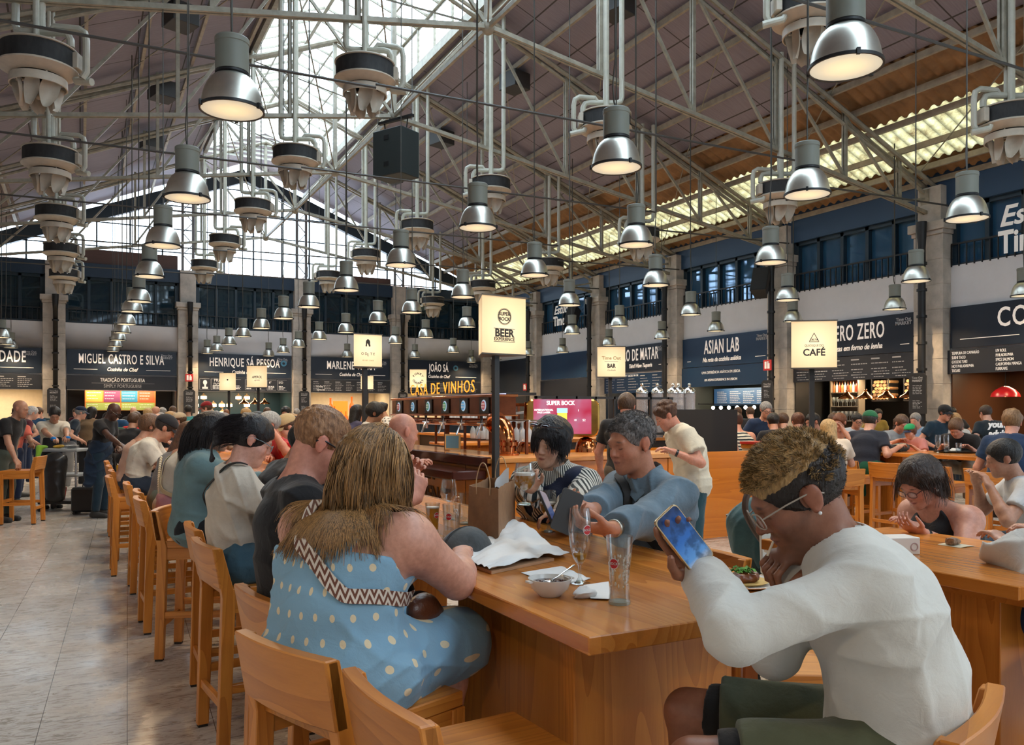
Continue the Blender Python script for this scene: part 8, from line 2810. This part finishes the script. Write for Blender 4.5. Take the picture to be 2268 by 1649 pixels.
strp2 = pattern('black_cream_stripes', 'hstripes', (.55, .52, .42), (.02, .03, .035), sv=.045, r=.55)
pp(1643, 11.7, 's', AW + 8, (.55, .27, .18), ('bun', (.06, .025, .015), dict(vol=.02)), ('tank', strp2), DK, 'woman with brown hair up and striped sleeveless top seen from behind', w=1.05)
pp(1684, 13.2, 't', CM + 5, LS, ('short', GY), T_((.015, .03, .07)), DK, 'standing grey haired man with glasses and navy tee with a pale disc print', s=1.03, extras=(('glasses', (.02, .02, .02), .003),), stub=.3)
pp(1722, 12.0, 's', AW, (.52, .26, .17), ('short', BK), T_(DK), DK, 'man in black tee with pale lettering on its back at the kiosk bench', w=1.1)
pp(1748, 12.8, 's', AW + 10, LS, ('short', BR), T_(NV), DK, 'short haired man in navy between the black tee man and the auburn bun')
pp(1778, 12.1, 's', AW, LS, ('bun', (.11, .04, .02), dict(vol=.02)), ('tee', WH), DK, 'woman with auburn bun and white tee seen from behind')
pp(1826, 12.2, 's', 170, (.42, .22, .15), ('short', BK), T_((.09, .085, .05)), DK, 'bearded man in olive tee behind the café sign pole', beard=BK)
pp(1850, 9.4, 's', AW + 5, LS, ('long', (.42, .27, .12)), ('tee', (.60, .50, .40)), DK, 'girl with long blonde hair and cream ruffled top', s=.9, w=.9)
pp(1838, 14.4, 's', CM, LS, ('long', BR), T_((.3, .3, .3)), DK, 'woman with glasses behind the blonde girl')
pp(1872, 11.6, 's', 200, LS, ('short', RD), ('tank', DK), DK, 'dark haired woman with her hand at her face', hl=P(1866, 950, 11.2), fem=True)
pp(1887, 14.2, 's', CM, (.48, .24, .16), ('short', BK), T_((.4, .45, .5)), DK, 'man with glasses under the second copper lamp', extras=(('glasses', (.01, .01, .01), .003),))
gc = pp(1916, 11.0, 's', 22, (.50, .26, .18), ('short', (.03, .03, .03)), ('tee', (.018, .022, .035)), (.01, .08, .045), 'man in green cap and dark navy tee on a stool with his back to us', w=1.15, s=1.04, hr=P(1990, 990, 10.9), extras=(('cap', (.015, .11, .05)),))
pp(1975, 12.3, 's', CM + 8, (.52, .26, .18), ('pony', (.09, .05, .03)), T_((.22, .24, .26)), DK, 'woman in grey tee reaching down across the family table', lean=16, head=(0, 28, 0), fem=True, hr=P(1990, 975, 11.7))
pp(2032, 11.6, 's', 180, LS, ('bob', (.12, .05, .025), dict(len=.04)), T_((.50, .20, .18)), DK, 'child in a green and white cap and pink tee at the family table', s=.78, extras=(('cap', (.02, .28, .10), (.01, .02, .05)),))
pp(2068, 13.6, 't', CM + 20, (.52, .24, .16), ('short', BK), T_((.012, .03, .05)), DK, 'standing man in black cap and navy tee behind the capped child', s=1.0, w=1.15, extras=(('cap', DK), ('glasses', (.01, .01, .01), .003)))
pp(2040, 15, 's', 190, LS, ('short', GY), T_((.25, .4, .6)), DK, 'older man in pale blue shirt behind the woman in grey tee')
pp(2108, 13.6, 's', CM - 15, LS, ('long', (.5, .27, .11)), ('long', (.6, .57, .52)), DK, 'strawberry blonde woman in white top left of the bowed young man')
pp(2132, 11.3, 's', 200, (.56, .27, .19), ('short', (.10, .05, .025), dict(vol=.018)), T_(DK), (.3, .25, .18), 'young man in black tee bending his head over the tray of glasses', lean=26, head=(0, 38, 0), w=1.1)
ya = pp(2203, 13.4, 't', AW + 6, LS, ('short', (.05, .03, .02)), T_((.014, .022, .03)), DK, 'man in a black tee with young adults printed on the back', w=1.25, s=1.0)
me = text_mesh('young\nadults', .15, .004, bold=.006, shear=.15)
M = Matrix.Translation(Vector(ya['ch']) + V(0, -.175, .03)) @ RX
me.transform(M)
me.materials.clear()
me.materials.append(txtw)
link('shirt_print', me, ya['root'])
pp(2236, 8.7, 's', 25, (.56, .27, .19), ('curly', (.20, .11, .05), dict(vol=.018)), ('polo', (.012, .03, .075)), DK, 'curly fair haired man in navy polo shirt at the right edge, seen from behind', w=1.3, s=1.05)
pp(2300, 5.35, 's', 135, MS, ('short', BK), ('tee', (.50, .52, .54)), JN, 'person in white tee cut by the right edge above the embroidered blouse', w=1.1, s=.96, seat=.62)
for q_ in (P(2236, 900, 8.7), P(2300, 900, 5.35)):
 o_ = stool(q_.x, q_.y, -65 if q_.y > 4.5 else 45, 'pine stool under the %s' % ('man in navy polo at the right edge' if q_.y > 4.5 else 'white tee person cut by the right edge'))
 if q_.y < 4.5: o_.scale = (1, 1, .8)
pp(1936, 18.9, 't', CM, MS, ('short', BK), T_((.25, .17, .03)), DK, 'cook in mustard tee behind the copper lamps', s=.98)
pp(2120, 18, 't', AW, MS, ('short', BK), T_(DK), DK, 'dark haired person in front of the sushi stall')
pp(1668, 17.5, 't', AW, LS, ('short', BR), T_(DK), DK, 'man at the asian stall counter, left one')
pp(1700, 19, 't', CM, MS, ('short', BK), T_(DK), DK, 'cook with dark moustache in the asian stall')
pp(1640, 18.6, 't', AW, LS, ('short', BR), T_((.02, .06, .08)), DK, 'person in teal with dark hair at the asian stall, far left one')
# --- deeper crowd on the left, each different
cols = [('dark green', (.02, .07, .04)), ('white', WH), ('black', DK), ('red', (.4, .02, .02)), ('sky blue', (.2, .36, .55)), ('grey', (.2, .2, .21)), ('mustard', (.4, .25, .04)), ('navy', NV), ('pink', (.55, .25, .28)), ('beige', (.45, .36, .26)), ('teal', (.02, .15, .16)), ('purple', (.12, .05, .16)), ('orange', (.6, .2, .03))]
hairs = [('short black hair', ('short', BK)), ('long brown hair', ('long', BR)), ('grey hair', ('short', GY)), ('blonde hair', ('bob', BL)), ('a bald head', ('bald', BK))]
rc = random.Random(77)
k = 0
for i in range(30):
 px = 250 + i * 17.5 + rc.uniform(-6, 6)
 Z = (14.5, 19, 23)[i % 3] + rc.uniform(-1, 1)
 cn, cc_ = cols[i % 13]
 hn, hh_ = hairs[(i * 2 + i // 13) % 5]
 sk_ = (LS, MS, LS, DS)[rc.randrange(4)]
 place = 'before the portuguese stall' if px < 400 else 'below the boxed menu board' if px < 600 else 'near the orange bottle display'
 pp(px, Z, 's' if i % 3 == 0 else 't', rc.choice((AW, CM, 180, 0, AW + 30)), sk_, hh_, T_(cc_), DK, 'distant person with %s and %s top %s' % (hn, cn, place), s=rc.uniform(.92, 1.04), group='crowd in the far left of the hall', legs=False)
# ------------------------------------------------------------------ luggage and trolley
case = mat('black_suitcase', (.014, .014, .015), .55, bump=.2, bs=50)
for i, (px, lb_) in enumerate(((192, 'left'), (238, 'right'))):
 p = G(px, 1136 if i else 1139, 0)
 r = root('suitcase', '%s of two black suitcases standing by the tall bald man' % lb_, 'suitcase', (p.x, p.y + .1, 0), radians(-25))
 part('body', MB().box(-.19, .19, -.13, .13, .04, .42), case, r, bevel=.03)
 part('handle', MB().tube([(-.06, 0, .42), (-.06, 0, .46), (.06, 0, .46), (.06, 0, .42)], .01, 6), blackm, r)
 for sx in (-.15, .15): part('wheel', MB().tube([(sx, -.1, .022), (sx, .1, .022)], .022, 8), blackm, r)
p = G(252, 1105, 0)
r = root('suitcase', 'yellow hard suitcase behind the stools', 'suitcase', (p.x + .1, p.y, 0), radians(-20))
part('body', MB().box(-.22, .22, -.13, .13, .04, .62), mat('yellow_shell', (.50, .26, .01), .35), r, bevel=.03)
part('handle', MB().tube([(-.06, 0, .62), (-.06, 0, .66), (.06, 0, .66), (.06, 0, .62)], .01, 6), blackm, r)
me = field_mesh('backpack', [('e', (0, 0, .16), (.17, .13, .17), {}), ('e', (0, -.1, .1), (.12, .07, .10), {})], .015, cloth('backpack_black', DK), 0, .03, folds=.012)
o = thing('backpack', me, None, 'black backpack on top of the yellow suitcase', 'bag')
o.location = (p.x + .1, p.y, .64)
p = G(142, 1132, 0)
r = root('cleaning_trolley', 'grey cleaning trolley with black bin bag and green cloth', 'trolley', (p.x, p.y + .2, 0), radians(-25))
gp = mat('trolley_grey', (.30, .32, .33), .45)
for sx in (-1, 1):
 for sy in (-1, 1):
  part('post', MB().tube([(sx * .28, sy * .2, .08), (sx * .28, sy * .2, .98)], .02, 8), mat('trolley_silver', (.6, .6, .62), .25, metal=.9), r)
  part('wheel', MB().tube([(sx * .28 - .02, sy * .2, .045), (sx * .28 + .02, sy * .2, .045)], .045, 12), blackm, r)
for z in (.12, .55, .95): part('tray', MB().box(-.31, .31, -.23, .23, z, z + .05), gp if z > .2 else blackm, r, bevel=.01)
me = field_mesh('bin_bag', [ptube((-.02, -.26, .25), (-.02, -.26, .82), .10, .13, u=(1, 0, 0), w=1.45)], .015, mat('bin_bag_black', (.012, .012, .013), .35), 0, .02, folds=.01)
part('bin_bag', me, None, r)
me = field_mesh('cleaning_cloth', [('e', (-.26, -.12, 1.02), (.08, .12, .03), {}), ptube((-.30, -.2, 1.0), (-.33, -.23, .82), .05, .03)], .012, cloth('lime_cloth', (.25, .50, .05)), 0, .03, folds=.01)
o = thing('cleaning_cloth', me, None, 'lime green cleaning cloth hanging over the trolley corner', 'cloth')
o.location = rmat(r) @ V(-.27, -.17, .80)
part('bucket', MB().lathe([(.0, 0), (.10, 0), (.13, .2), (.12, .2), (.09, .01)], 16, (-.1, 0, .17)), red, r)
for i in range(4):
 o = thing('plate', MB().lathe([(0, 0), (.06, 0), (.11, .012), (.06, .005), (0, .004)], 20), cer, 'white used plate in the stack on the cleaning trolley', 'plate', 'plates on the trolley')
 o.location = rmat(r) @ V(.12, 0, 1.0 + i * .013)
me = field_mesh('food_scraps', [('e', (0, 0, .01), (.08, .06, .025), {}), ('e', (.05, 0, .02), (.04, .04, .02), {})], .008, mat('yellow_food', (.6, .38, .05), .6, var=.3), 0, .02, folds=.006)
thing('food_scraps', me, None, 'yellow food scraps on the trolley top by the gloved hands', 'food').location = rmat(r) @ V(-.1, .02, 1.0)
